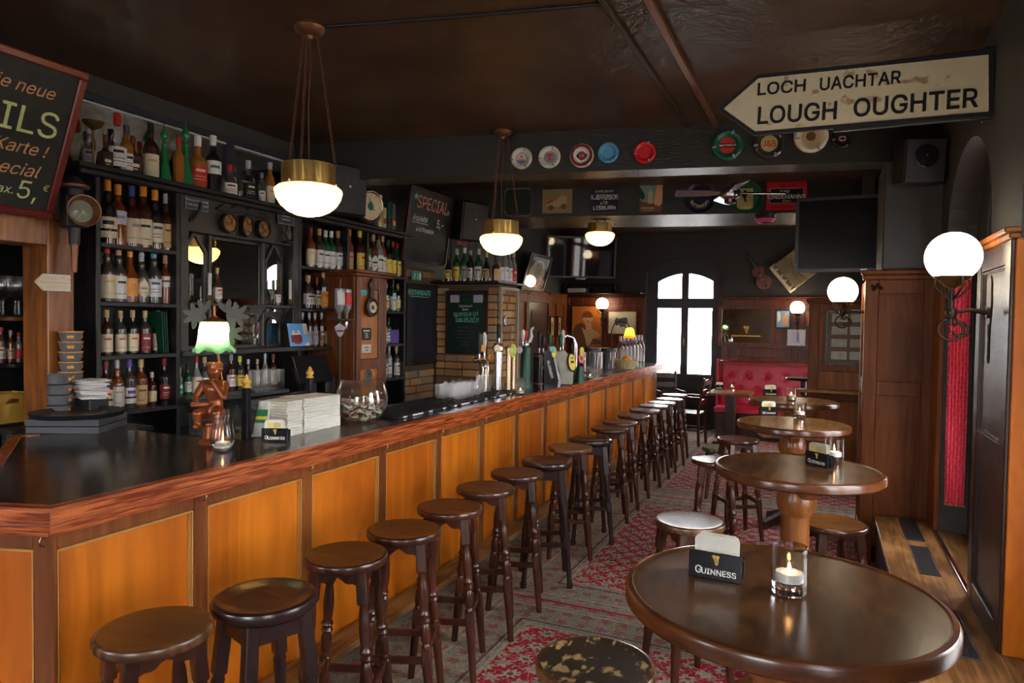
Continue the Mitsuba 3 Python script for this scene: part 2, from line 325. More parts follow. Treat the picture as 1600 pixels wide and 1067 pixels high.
# ================================================================= THE ROOM
def arch_poly(a0, a1, b0, bs, rise, n=16):
    c, h = (a0 + a1) / 2, (a1 - a0) / 2
    pts = [(a0, b0), (a1, b0)] + [(c + h * math.cos(t), bs + rise * math.sin(t)) for t in np.linspace(0, PI, n)]
    return Polygon(pts)
def wall_x(poly_yz, x0, x1):            # polygon in (y, z) -> slab between x0 and x1
    m = ext(poly_yz, x1 - x0); return mv(m, np.array([[0, 0, 1, x0], [1, 0, 0, 0], [0, 1, 0, 0], [0, 0, 0, 1.0]]))
def wall_y(poly_xz, y0, y1):
    m = ext(poly_xz, y1 - y0); return mv(m, np.array([[1, 0, 0, 0], [0, 0, -1, y1], [0, 1, 0, 0], [0, 0, 0, 1.0]]))
CEIL = 3.17
struct('floor', bx(-5.2, 1.0, -2.7, 11.7, -0.12, -0.006, 0), 'm_walnut')
k = solo('carpet', bx(-2.2, 0.5, -2.55, 11.3, -0.006, 0.0, 0.002), 'm_carpet', 'red patterned carpet runners with cream flowers covering the aisle floor', 'carpet')
struct('ceiling', bx(-5.2, 1.0, -2.7, 11.7, CEIL, CEIL + 0.12, 0), 'm_ceiling')
# left wall and the serving-room niche behind the left door frame
struct('wall_left', bx(-4.16, -4.12, 2.50, 11.6, 0, CEIL, 0), 'm_wall')
struct('wall_left', cat(bx(-4.3, -4.11, -2.6, 2.50, 2.24, CEIL, 0), bx(-5.2, -5.05, -2.6, 3.0, 0, CEIL, 0), bx(-5.1, -4.16, 2.85, 3.0, 0, CEIL, 0)), 'm_wall')
# right wall: shallow arched recesses with windows
REC = [(-0.9, 0.5), (1.75, 3.40), (3.96, 5.26), (6.2, 7.3), (8.75, 10.2)]  # first and last two are out of view, windows placed to light the room
outer = sbox(-2.7, 0, 11.6, CEIL)
inner = outer.difference(unary_union([arch_poly(a, b, 0.36, 2.25, 0.5) for a, b in REC]))
struct('wall_right', wall_x(inner, 0.72, 0.88), 'm_wall')
wins = [(a + 0.13, b - 0.30) for a, b in REC]
opens = [arch_poly(a, b, 0.62, 2.26, 0.44) for a, b in wins]
struct('wall_right', wall_x(outer.difference(unary_union(opens)), 0.88, 1.0), 'm_wall')
def arch_window(a, b, z0, zs, rise, x0, x1, name, matname):
    k = thing(name, None, None); labels[k] = {'kind': 'structure'}
    o = arch_poly(a, b, z0, zs, rise); i = o.buffer(-0.06)
    m = (a + b) / 2
    bars = unary_union([sbox(m - 0.035, z0, m + 0.035, zs + rise), sbox(a, zs - 0.30, b, zs - 0.21)]).intersection(o)
    fr = unary_union([o.difference(i), bars])
    kf = part(k, 'frame', wall_x(fr, x0, x1), matname)
    for g in o.difference(fr.buffer(0.001)).geoms:
        v = wall_x(g, 0, 0.001); c = (x0 + x1) / 2
        pts = np.array(g.exterior.coords)[:-1]
        tri = trimesh.creation.triangulate_polygon(g, engine='earcut')
        part(kf, 'pane', tm(np.column_stack([np.full(len(tri[0]), c), tri[0][:, 0], tri[0][:, 1]]), tri[1]), 'm_pane')
    return k
for (a, b) in wins: arch_window(a, b, 0.62, 2.26, 0.44, 0.90, 0.97, 'window', 'm_redwood')
# unseen wall behind the camera, two tall window openings placed to let in daylight
opn = [arch_poly(-4.75, -3.45, 0.7, 2.2, 0.4), arch_poly(-1.4, -0.1, 0.7, 2.2, 0.4)]
struct('wall_front', wall_y(sbox(-5.2, 0, 1.0, CEIL).difference(unary_union(opn)), -2.7, -2.5), 'm_wall')
# back wall with the arched window door
wo = arch_poly(-2.70, -1.46, 0.30, 2.50, 0.26, 20)
struct('wall_back', wall_y(sbox(-5.2, 0, 1.0, CEIL).difference(wo), 11.4, 11.62), 'm_wall')
k = thing('window', None, None); labels[k] = {'kind': 'structure'}
pan = [arch_poly(-2.52, -2.125, 2.11, 2.40, 0.0), arch_poly(-2.02, -1.628, 2.11, 2.40, 0.0), sbox(-2.52, 0.875, -2.125, 1.955), sbox(-2.02, 0.875, -1.635, 1.955)]
arc = Polygon([(-2.52, 2.11)] + [(x, 2.385 + 0.135 * (1 - ((x + 2.073) / 0.447) ** 2)) for x in np.linspace(-2.52, -1.627, 14)] + [(-1.627, 2.11)])
pan[0] = arc.intersection(sbox(-2.52, 2.0, -2.125, 2.8)).buffer(-0.012).buffer(0.012); pan[1] = arc.intersection(sbox(-2.02, 2.0, -1.6, 2.8)).buffer(-0.012).buffer(0.012)
kf = part(k, 'frame', wall_y(arch_poly(-2.71, -1.45, 0.29, 2.49, 0.28, 20).difference(unary_union(pan)), 11.48, 11.54), 'm_blackgrey')
part(k, 'trim', wall_y(sbox(-2.60, 0.80, -1.55, 0.86), 11.455, 11.48), 'm_blackgrey')
part(k, 'handle', bxc(-2.073, 11.465, 1.40, 0.018, 0.03, 0.12), 'm_brass_dark')
for g in pan:
    tri = trimesh.creation.triangulate_polygon(g, engine='earcut')
    part(kf, 'pane', tm(np.column_stack([tri[0][:, 0], np.full(len(tri[0]), 11.51), tri[0][:, 1]]), tri[1]), 'm_pane')
struct('trim_8', cat(bx(-3.40, -1.46, -2.50, -2.47, 0, 2.45, .004), bx(-3.40, -1.46, -2.47, -2.44, 2.38, 2.48, .004), *[bx(-3.38 + .64 * i, -3.30 + .64 * i, -2.47, -2.455, 0, 2.4, .003) for i in range(4)]), 'm_table_tan')  # unseen tan boards behind the camera, placed to brown the back mirror reflection
# skew beams under the ceiling
def beam(c, s, depth, x0, x1, z0):
    p = Polygon([(x0, c + s * x0), (x1, c + s * x1), (x1, c + s * x1 + depth), (x0, c + s * x0 + depth)])
    return ext(p, CEIL + 0.02 - z0, z0)
B1c, B1s, B2c, B2s = 5.433, 0.2, 7.76, 0.22
struct('trim_1', beam(B1c, B1s, 0.27, -4.15, 0.75, 2.855), 'm_beam')
struct('trim_2', beam(B2c, B2s, 0.95, -4.15, 0.75, 2.855), 'm_beam')
struct('trim_3', bx(0.365, 0.75, 5.52, 6.12, 2.1, 2.86, 0.01), 'm_wall')
struct('trim_4', bx(-0.965, -0.935, -2.6, 5.25, CEIL - 0.022, CEIL, 0.004), 'm_iron')
struct('trim_5', bx(-0.775, -0.735, -2.6, 5.28, CEIL - 0.03, CEIL, 0.004), 'm_copper')
# heating ledge along the right wall
k = thing('window_ledge', 'long worn wooden ledge with dark front running below the right-hand windows', 'ledge')
part(k, 'front_board', bx(0.375, 0.40, -2.45, 5.5, 0.0, 0.325, 0.002), 'm_black', label='dark front board')
part(k, 'top_board', bx(0.362, 0.70, -2.45, 5.5, 0.325, 0.36, 0.005), 'm_ledge')
part(k, 'back_strip', bx(0.690, 0.712, 3.99, 5.24, 0.36, 0.374, 0.004), 'm_chrome', label='metal edge strip')
slats = [bx(0.006 + i * 0.0128, 0.013 + i * 0.0128, 0.004, 0.526, 0, 0.003, 0) for i in range(7)] + [bx(0, 0.1, j * 0.0205, j * 0.0205 + 0.009, 0, 0.002, 0) for j in range(26)] + [bx(0, 0.1, 0, 0.008, 0, 0.005), bx(0, 0.1, 0.522, 0.53, 0, 0.005), bx(0, 0.005, 0, 0.53, 0, 0.005), bx(0.095, 0.1, 0, 0.53, 0, 0.005)]
grille = cat(slats, bx(0, 0.1, 0, 0.53, -0.003, 0.0005, 0))
for y0, lb in [(4.955, 'black metal floor grille in the ledge, farthest of the grilles'), (4.30, 'black metal grille in the ledge below the red curtain window'), (3.28, 'black metal grille in the ledge right beside the nearest round table')]:
    solo('vent_grille', grille, 'm_darkvent', lb, 'vent grille', M=TR(0.512, y0, 0.361))
mat('m_darkvent', prin((0.035, 0.033, 0.036), 0.4, 0.5, metal=0.3))
for (a, b) in REC: struct('trim_6', bx(0.69, 0.88, a + 0.002, b - 0.002, 0.33, 0.362, 0.003), 'm_ledge')

# ---- frame-and-panel woodwork
def panelling(key, o, right, W, H, cols, rows, st=0.10, rl=0.10, th=0.03, m_frame='m_walnut', m_panel='m_walnut', cap=0.0, capm=None, rails=None, base=0.0, m_bead_lit=None, xs=None, st0=None):
    """cols: panel column count; rows: list of the rail heights' fractions between base rail and top rail"""
    up = (0, 0, 1); M = FR(o, right, up)
    xs = np.linspace(0, W, cols + 1) if xs is None else np.array(xs); st0 = st if st0 is None else st0
    ys = [base] + [r * H for r in rows] + [H]
    for i, x in enumerate(xs):
        x0 = 0 if i == 0 else (W - st if i == cols else x - st / 2)
        part(key, 'stile', mv(bx(x0, x0 + (st0 if i == 0 else st), 0, H, 0, th, 0.004), M), m_frame)
    bounds = [(0 if i == 0 else xs[i] - 0) for i in range(cols + 1)]
    for j, y in enumerate(ys):
        y0 = y if j == 0 else (H - rl if j == len(ys) - 1 else y - rl / 2)
        for i in range(cols):
            a = st0 if i == 0 else xs[i] + st / 2; b = W - st if i == cols - 1 else xs[i + 1] - st / 2
            part(key, 'rail', mv(bx(a, b, y0, y0 + rl, 0, th - 0.002, 0.004), M), m_frame)
    for j in range(len(ys) - 1):
        lo = ys[j] + (rl if j == 0 else rl / 2); hi = (H - rl) if j == len(ys) - 2 else ys[j + 1] - rl / 2
        for i in range(cols):
            a = st0 if i == 0 else xs[i] + st / 2; b = W - st if i == cols - 1 else xs[i + 1] - st / 2
            kp = part(key, 'panel', mv(bx(a - 0.004, b + 0.004, lo - 0.004, hi + 0.004, 0.0, th * 0.2, 0.001), M), m_panel)
            ring = sbox(a, lo, b, hi); o2 = ring.difference(ring.buffer(-0.014, join_style=2)); o3 = ring.buffer(-0.003, join_style=2).difference(ring.buffer(-0.009, join_style=2))
            part(kp, 'moulding', cat(mv(ext(o2, th * 0.55), M), mv(ext(o3, th * 0.85), M)), m_bead_lit or m_frame)
    if cap:
        part(key, 'cap_moulding', cat(mv(bx(-0.02, W + 0.02, H, H + cap * 0.5, -0.01, th + 0.012, 0.006), M), mv(bx(-0.03, W + 0.03, H + cap * 0.5, H + cap, -0.01, th + 0.03, 0.008), M)), capm or m_frame)
# pier between the two near right windows
k = thing('wall_panelling', 'dark wood panelling of the right pier with the nearest globe lamp', 'wall panelling')
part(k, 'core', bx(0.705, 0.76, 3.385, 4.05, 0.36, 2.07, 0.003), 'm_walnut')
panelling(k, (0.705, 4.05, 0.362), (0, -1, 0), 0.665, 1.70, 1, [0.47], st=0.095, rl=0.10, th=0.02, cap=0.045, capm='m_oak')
part(k, 'end_board', bx(0.70, 0.87, 3.372, 3.386, 0.362, 2.06, 0.003), 'm_panel', label='lighter end board facing the window')  # orange wood, its colour also brightened for the window light it catches
# cladding of the pier below the first beam
k = thing('wall_panelling', 'tall brown panelled pier below the ceiling beam, with the middle globe lamp', 'wall panelling')
part(k, 'core', bx(0.30, 0.72, 5.60, 6.12, 0.0, 2.06, 0.003), 'm_walnut')
panelling(k, (0.27, 5.60, 0.0), (1, 0, 0), 0.45, 2.03, 1, [0.62], st=0.085, rl=0.10, th=0.03, m_frame='m_oakdark', m_panel='m_oakdark', cap=0.07, base=0.12)
panelling(k, (0.30, 6.12, 0.0), (0, -1, 0), 0.52, 2.03, 1, [0.62], st=0.085, rl=0.10, th=0.03, m_frame='m_oak', m_panel='m_oakdark', base=0.12)
part(k, 'carved_rosette', cat([mv(lathe([(0, 0.0), (0.012, 0.0), (0.010, 0.01), (0, 0.013)], 10), FR((0.335 + dx, 5.565, 1.975 + dz), (1, 0, 0), (0, 0, 1))) for dx, dz in [(0, 0), (0.02, 0.012), (-0.02, 0.01), (0.01, 0.022), (0.035, -0.004), (-0.012, -0.012)]]), 'm_walnut', True)
struct('trim_7', bx(0.69, 0.72, 5.25, 5.62, 0.36, 2.06, 0.004), 'm_oak')
# partition with the banknote frame
k = thing('wall_panelling', 'brown panelled partition behind the round tables holding a large frame', 'wall panelling')
part(k, 'core', bx(-0.12, 0.72, 8.03, 8.10, 0.0, 1.92, 0.003), 'm_oak')
panelling(k, (-0.14, 8.03, 0.0), (1, 0, 0), 0.86, 1.93, 1, [0.50, 0.66], st=0.10, rl=0.10, th=0.03, m_frame='m_oakdark', m_panel='m_oak', cap=0.05)
k = solo('wall_shelf', bx(-0.24, 0.70, 7.80, 8.0, 1.00, 1.03, 0.006), 'm_table_tan', 'narrow light wood shelf on the brown partition behind the round tables', 'shelf')
# back wall wainscot
k = thing('wall_panelling', 'red brown panelling on the back wall behind the red bench', 'wall panelling')
panelling(k, (-1.46, 11.40, 0.0), (1, 0, 0), 2.15, 2.08, 2, [0.55, 0.66], st=0.09, rl=0.09, th=0.03, m_frame='m_redwood', m_panel='m_redwood', cap=0.05)
k = thing('wall_panelling', 'red brown panelling on the back wall left of the arched window', 'wall panelling')
panelling(k, (-4.12, 11.40, 0.0), (1, 0, 0), 1.40, 2.12, 2, [0.5], st=0.09, rl=0.10, th=0.03, m_frame='m_redwood', m_panel='m_redwood', cap=0.05, capm='m_walnut')
k = thing('wall_panelling', 'light oak panelling of the far left wall around a dark door', 'wall panelling')
panelling(k, (-4.12, 7.02, 0.0), (0, 1, 0), 2.68, 2.12, 4, [0.5], st=0.10, rl=0.12, th=0.04, m_frame='m_oak', m_panel='m_oak', cap=0.05)
panelling(k, (-4.12, 10.52, 0.0), (0, 1, 0), 0.86, 2.12, 2, [0.5], st=0.10, rl=0.12, th=0.04, m_frame='m_oak', m_panel='m_oak', cap=0.05)
part(k, 'rail', bx(-4.12, -4.08, 9.70, 10.52, 2.0, 2.17, 0.004), 'm_oak')
k = thing('door', None, None); labels[k] = {'kind': 'structure'}
part(k, 'leaf', bx(-4.12, -4.10, 9.71, 10.51, 0, 2.0, 0.002), 'm_walnut')
for z0, z1 in [(0.15, 0.95), (1.1, 1.88)]:
    part(k, 'panel', bx(-4.105, -4.09, 9.83, 10.39, z0, z1, 0.006), 'm_walnut')
part(k, 'handle', tube([(-4.09, 10.43, 1.02), (-4.05, 10.43, 1.02), (-4.05, 10.33, 1.02)], 0.009), 'm_brass_dark')

# ---- brick wall beside the shelves and the brick pillar
def bricks(key, o, right, W, H, bw=0.205, bh=0.068, gap=0.012, skip=()):
    M = FR(o, right, (0, 0, 1))
    row = 0; y = 0.0; cut = {}
    while y + bh <= H + 1e-6:
        segs = [(0.0, W)]
        for a, b, c, d in skip:
            if c < y + bh and d > y: segs = [q for (p, r) in segs for q in ((p, min(r, a)), (max(p, b), r)) if q[1] - q[0] > 0.03]
        for p, r in segs:
            x = p; first = row % 2 == 1 or random.random() < .3
            while x < r - 0.03:
                w = min(bw * (0.47 if first else random.choice((0.72, 1.0, 1.0))), r - x); first = False
                if r - (x + w + gap) < 0.05: w = r - x
                kk = (round(w, 2), random.randrange(3))
                if kk not in cut: cut[kk] = bx(0.0, kk[0], 0, bh, -0.02, (0.012, 0.018, 0.024)[kk[1]], 0.006)
                part(key, 'brick', cut[kk], f'm_brick{random.randrange(5)}', M=M @ TR(x, y, 0)); x += w + gap
        y += bh + gap; row += 1
struct('wall_brick', bx(-4.12, -3.87, 5.86, 6.52, 0.3, 2.24, 0), 'm_mortar')
bricks('wall_brick', (-3.87, 5.88, 0.70), (0, 1, 0), 0.63, 1.52, skip=[(0.03, 0.68, 0.52, 1.37)])
struct('wall_pillar', bx(-4.12, -3.12, 6.54, 7.02, 0.3, 2.085, 0), 'm_mortar')
bricks('wall_pillar', (-3.84, 6.54, 0.86), (1, 0, 0), 0.72, 1.22, skip=[(0.135, 0.62, 0.48, 1.155)])
bricks('wall_pillar', (-3.12, 6.56, 0.86), (0, 1, 0), 0.44, 1.22)
k = thing('bottle_shelf', 'dark wooden shelf board on top of the brick pillar', 'shelf')
part(k, 'board', bx(-3.86, -3.05, 6.42, 7.10, 2.09, 2.115, 0.004), 'm_walnut')
k = thing('porthole_ornament', 'small oval silver ornament on the side of the brick pillar', 'ornament')
part(k, 'ring', mv(lathe([(0.028, 0), (0.045, 0.004), (0.05, 0.012), (0.04, 0.018), (0.028, 0.014)], 24), FR((-3.095, 6.68, 1.70), (0, 1, 0), (0, 0, 1)) @ TR(0, 0, 0, 0, (0.75, 1.25, 1))), 'm_chrome', True)
part(k, 'centre', mv(cyl(0.03, 0, 0.008, 20), FR((-3.095, 6.68, 1.70), (0, 1, 0), (0, 0, 1)) @ TR(0, 0, 0, 0, (0.75, 1.25, 1))), 'c_grey')

k = thing('pillar_frame', 'pale narrow wooden frame on the right side of the brick pillar', 'frame')
for y0, y1, z0, z1 in [(6.545, 6.575, 1.05, 2.06), (6.975, 7.005, 1.05, 2.06), (6.575, 6.975, 2.03, 2.06)]: part(k, 'strip', bx(-3.10, -3.07, y0, y1, z0, z1, .003), 'c_framestone')
mat('c_framestone', prin((.36, .32, .25), .6, .3))
# ---- door frame at the left and the niche behind it
k = thing('door_frame', 'orange brown wooden door frame at the left edge of the bar back', 'door frame')
part(k, 'post', bx(-4.02, -3.80, 2.365, 2.51, 0, 2.215, 0.006), 'm_frame')
part(k, 'lintel', bx(-4.0, -3.80, 0.6, 2.365, 2.07, 2.215, 0.005), 'm_frame')
part(k, 'cornice', bx(-4.0, -3.77, 0.6, 2.52, 2.215, 2.245, 0.008), 'm_frame')
mat('m_frame', prin(proc(wood((0.12, 0.034, 0.008), (0.36, 0.115, 0.022), (34, 34, 2.0), 0.6, 0.4)), 0.34, 0.5, coat=0.25))
k = thing('niche_shelf', 'dim shelf unit with glasses and sauces behind the left door frame', 'shelf unit')
part(k, 'back_board', bx(-4.62, -4.60, 1.2, 2.84, 0.3, 2.2, 0), 'm_black')
for z, mm in [(1.685, 'm_table_tan'), (1.415, 'm_black'), (1.07, 'm_black')]: part(k, 'shelf', bx(-4.60, -4.24, 1.2, 2.84, z - 0.025, z, 0.003), mm)

# ================================================================= THE BAR COUNTER
from shapely.geometry import LineString
BT = 1.12
barpoly = Polygon([(-2.07, 1.29), (-2.36, 1.195), (-3.52, 2.01), (-3.19, 2.44), (-2.71, 2.425), (-2.71, 10.05), (-2.07, 10.05)])
bar = thing('bar_counter', 'long bar counter with black top, red wooden edge and orange panelled front', 'bar counter')
part(bar, 'counter_top', ext(barpoly.buffer(-0.03, join_style=2), 0.04, BT - 0.04), 'm_bartop')
edge = LineString([(-3.52, 2.01), (-2.36, 1.195), (-2.07, 1.29), (-2.07, 10.05)])
def lane(w0, w1):       # strip lying between offsets inside the counter outline
    return barpoly.buffer(w0, join_style=2).difference(barpoly.buffer(w1, join_style=2)).intersection(edge.buffer(0.12, join_style=2, cap_style=2))
part(bar, 'edge_trim', cat(ext(lane(-0.004, -0.05), 0.010, BT - 0.006), ext(lane(0.0, -0.05), 0.030, BT - 0.036), ext(lane(-0.010, -0.05), 0.012, BT - 0.048), ext(lane(-0.004, -0.05), 0.020, BT - 0.068), ext(lane(-0.018, -0.05), 0.017, BT - 0.085)), 'm_trim', label='streaked red wooden edge')
panelling(bar, (-2.20, 1.362, 0.0), (0, 1, 0), 0.564 + 13 * 0.605, 1.04, 14, [], xs=[0] + [0.564 + 0.605 * i for i in range(14)], st0=0.012, st=0.062, rl=0.075, th=0.03, m_frame='m_stile', m_panel='m_panel', m_bead_lit='m_bead_lit')
dA = np.array([-2.36 + 2.07, 1.195 - 1.29, 0]); LA = np.linalg.norm(dA); dA /= LA
nA = np.array([-dA[1], dA[0], 0])  # inward check below
panelling(bar, (-2.464, 1.298, 0.0), tuple(-dA), 0.30, 1.04, 1, [], st=0.07, rl=0.075, th=0.03, m_frame='m_stile', m_panel='m_panel', m_bead_lit='m_bead_lit')
part(bar, 'end_post', bx(-2.215, -2.165, 9.785, 9.90, 0, 1.04, 0.006), 'm_stile')
part(bar, 'back_board', cat(bx(-2.69, -2.66, 2.45, 9.95, 0.0, 1.08, 0), bx(-2.69, -2.20, 9.88, 9.90, 0, 1.08, 0)), 'm_black')
part(bar, 'foot_rail', bx(-2.17, -2.03, 1.6, 9.7, 0.10, 0.135, 0.004), 'm_ledge', label='worn wooden foot board')
hook = cat(tube([(0, 0, 0), (0.022, 0, 0), (0.026, 0, -0.012), (0.02, 0, -0.026), (0.008, 0, -0.03)], 0.0035, 6), mv(cyl(0.010, 0, 0.004, 10), TR(0, 0, 0, 0, 1, 0, PI / 2)))
for i in range(15): part(bar, 'hook', hook, 'm_brass', True, M=TR(-2.168, 1.321 + 0.605 * i, 1.022)) if i else part(bar, 'hook', hook, 'm_brass', True, M=TR(-2.19, 1.353, 1.012, -1.25))

# ---- bar stools
def stool_proto(kind):
    sm, em_, lm = {'brown': ('m_seat', 'm_stool', 'm_stool'), 'dark': ('m_seat_dark', 'm_stool_dark', 'm_stool_dark'), 'worn': ('m_seat', 'm_stool_worn', 'm_stool'), 'mid': ('m_seat_dark', 'm_stool', 'm_stool')}[kind]
    out = []
    if kind == 'dark':
        seat = lathe([(0, .778), (.09, .778), (.115, .782), (.138, .792), (.150, .793)], 36); rim = lathe([(.150, .793), (.162, .788), (.167, .775), (.163, .758), (.150, .747), (0, .745)], 36)
    else:
        seat = lathe([(0, .786), (.12, .786), (.148, .789)], 36); rim = lathe([(.148, .789), (.157, .787), (.161, .781), (.161, .766), (.158, .759), (.145, .755), (0, .754)], 36)
    out.append(('seat', P(seat, sm, 40), None)); out.append(('seat_rim', P(rim, em_, 40), None))
    a = .098
    sc = [(-.085, .755), (.085, .755), (.085, .69)] + [(.085 - .17 * t, .69 + .035 * math.sin(PI * t) + .008 * math.sin(5 * PI * t)) for t in np.linspace(.08, .92, 11)] + [(-.085, .69)]
    ap = ext(Polygon(sc), .018) if kind != 'dark' else ext(sbox(-.085, .68, .085, .75), .018)
    for q in range(4):
        out.append(('apron', P(mv(ap, TR(0, 0, 0, q * PI / 2) @ FR((0, -a + .009, 0), (1, 0, 0), (0, 0, 1))), lm, False), None))
    if kind == 'dark':
        prof = [(0, .016), (.03, .022), (.06, .015), (.30, .017), (.33, .022), (.345, .02), (.37, .017), (.60, .019), (.63, .023), (.65, .018), (.67, .023), (.69, .018), (.71, .022)]
        sq = (.70, 1.0, .042)
    else:
        prof = [(0, .015), (.10, .017), (.27, .020), (.285, .022), (.43, .020), (.45, .015), (.47, .021), (.53, .022), (.56, .016), (.575, .024), (.59, .017), (.61, .024), (.63, .017), (.66, .020), (.72, .023), (.78, .020), (.83, .015), (.85, .022)]
        sq = (.84, 1.0, .040)
    for q in range(4):
        sx, sy = [(1, 1), (-1, 1), (-1, -1), (1, -1)][q]
        b, t = np.array([sx * .150, sy * .150, 0.0]), np.array([sx * .088, sy * .088, .755])
        lg = turned(b, b + (t - b) * (sq[0] + .01), [(x / (sq[0] + .01), r) for x, r in prof] + [(1, prof[-1][1])], 10)
        blocks = [bar2(b + (t - b) * sq[0], t, sq[2], sq[2], .004), bar2(b + (t - b) * .33, b + (t - b) * .43, .040, .040, .005)]
        out.append(('leg', P(cat(lg, blocks), lm, 35), None))
    for q in range(4):
        h = (.30, .27, .30, .27)[q]; f = h / .755; c = .150 + (.088 - .150) * f
        p0, p1 = [((c, -c), (c, c)), ((c, c), (-c, c)), ((-c, c), (-c, -c)), ((-c, -c), (c, -c))][q]
        out.append(('stretcher', P(bar2((*p0, h), (*p1, h), .020, .030, .004), lm, False), None))
    return out
SP = {k: stool_proto(k) for k in ('brown', 'dark', 'worn', 'mid')}
stools = [(-1.766, 1.399, 'worn'), (-1.647, 1.716, 'dark'), (-1.668, 2.167, 'brown'), (-1.648, 2.541, 'brown'), (-1.649, 2.952, 'mid'), (-1.669, 3.386, 'mid'), (-1.666, 3.806, 'mid'), (-1.635, 4.215, 'dark'), (-1.669, 4.778, 'worn'), (-1.639, 5.172, 'dark'), (-1.664, 5.791, 'mid'), (-1.689, 6.216, 'brown'), (-1.691, 6.718, 'mid'), (-1.697, 7.201, 'mid'), (-1.693, 7.621, 'mid'), (-1.681, 7.98, 'mid'), (-1.678, 8.405, 'mid'), (-1.72, 8.935, 'mid')]
knd = {'worn': 'worn scuffed brown', 'dark': 'dark stained dished', 'brown': 'honey topped dark legged', 'mid': 'dark brown'}
for i, (x, y, kd) in enumerate(stools):
    rz = math.radians([-22, -20, 20, 22, 18, 24, 20, 26, 22, 28, 20, 25, 18, 22, 24, 20, 26, 22][i])
    place(SP[kd], 'bar_stool', TR(x, y, 0, rz), f'{knd[kd]} bar stool, {ORD[i]} from the front along the bar', 'stool', 'bar stools along the bar counter')
near = [(-.545, 3.255, 'worn', 40, 'round stool with pale shining seat between the bar stools and the second round table'), (-.64, 4.80, 'mid', 10, 'round stool half hidden behind the left rim of the second round table'),
        (-.60, 5.77, 'mid', 30, 'round stool left of the third round table, near the middle of the aisle'), (.068, 4.02, 'brown', 25, 'low brown round stool under the second round table, by the dark ledge front'),  (-.535, 1.765, 'seatworn', 15, 'nearest round stool with heavily worn dark seat at the bottom edge of the photo')]
wr = stool_proto('worn'); 
def worn_c(p, n, uv):
    w = fbm(p.x * 26, p.y * 26, 1.0, 4); st_ = fbm(p.x * 90, p.y * 20, 0, 2)
    return mix((0.035, 0.020, 0.010), (0.50, 0.34, 0.14), smoothstep(0.55, 0.68, w * 0.7 + st_ * 0.3))
mat('m_seat_scuffed', prin(proc(worn_c), 0.4, 0.4))
SP['seatworn'] = [('seat', P(lathe([(0, .786), (.12, .786), (.148, .789)], 36), 'm_seat_scuffed', 40), None)] + SP['worn'][1:]
for x, y, kd, rz, lb in near: place(SP[kd], 'bar_stool', TR(x, y, 0, math.radians(rz), (1.08, 1.08, .835) if 'ledge' in lb else 1.0), lb, 'stool', 'stools around the round tables')

# ---- candle glasses, tea lights, beer-mat holders
GLS = lathe([(0, .001), (.036, .001), (.040, .006), (.0405, .112), (.0382, .112), (.0375, .030), (0, .028)], 32)
HUR = lathe([(0, .001), (.028, .001), (.034, .010), (.046, .030), (.052, .055), (.047, .085), (.042, .115), (.048, .150), (.0465, .150), (.040, .115), (.045, .085), (.049, .055), (.043, .032), (0, .014)], 28)
CUP = lathe([(0, 0), (.0185, 0), (.019, .001), (.019, .014), (.017, .0145), (0, .0135)], 20)
FL = lathe([(0, 0), (.0035, .004), (.0045, .009), (.003, .016), (0, .023)], 10)
WAX = lathe([(0, 0), (.031, 0), (.031, .020), (.028, .021), (0, .018)], 20)
def votive(x, y, z, where, hurricane=False, s=1.0):
    g = HUR if hurricane else GLS; lift = .015 * s if hurricane else .0305 * s
    if hurricane: solo('candle_glass', g, 'm_solidglass', f'tulip shaped clear candle glass {where}', 'candle holder', 'candle glasses', True, TR(x, y, z, 0, s))
    else: solo('candle_glass', g, 'm_solidglass', f'straight clear candle glass {where}', 'candle holder', 'candle glasses', 35, TR(x, y, z, 0, s))
    k = thing('tea_light', f'white burning tea light in the candle glass {where}', 'candle', 'burning tea lights')
    part(k, 'wax', WAX, 'c_white', 40, M=TR(x, y, z + lift, 0, s))
    part(k, 'flame', FL, 'c_orange', True, M=TR(x, y, z + lift + .022 * s, 0, s), **em(26, 12, 3))
HARP = Polygon([(-.010, .013), (-.006, .016), (.000, .013), (.008, .015), (.011, .012), (.008, .004), (.006, -.012), (.002, -.016), (-.001, -.012), (-.004, .000), (-.009, .008)])
HARPH = HARP.difference(unary_union([Polygon([(-.005 + .0035 * i, .010 - .001 * i), (-.0035 + .0035 * i, .010 - .001 * i), (.002 + .001 * i, -.010), (.001 + .001 * i, -.010)]) for i in range(3)]))
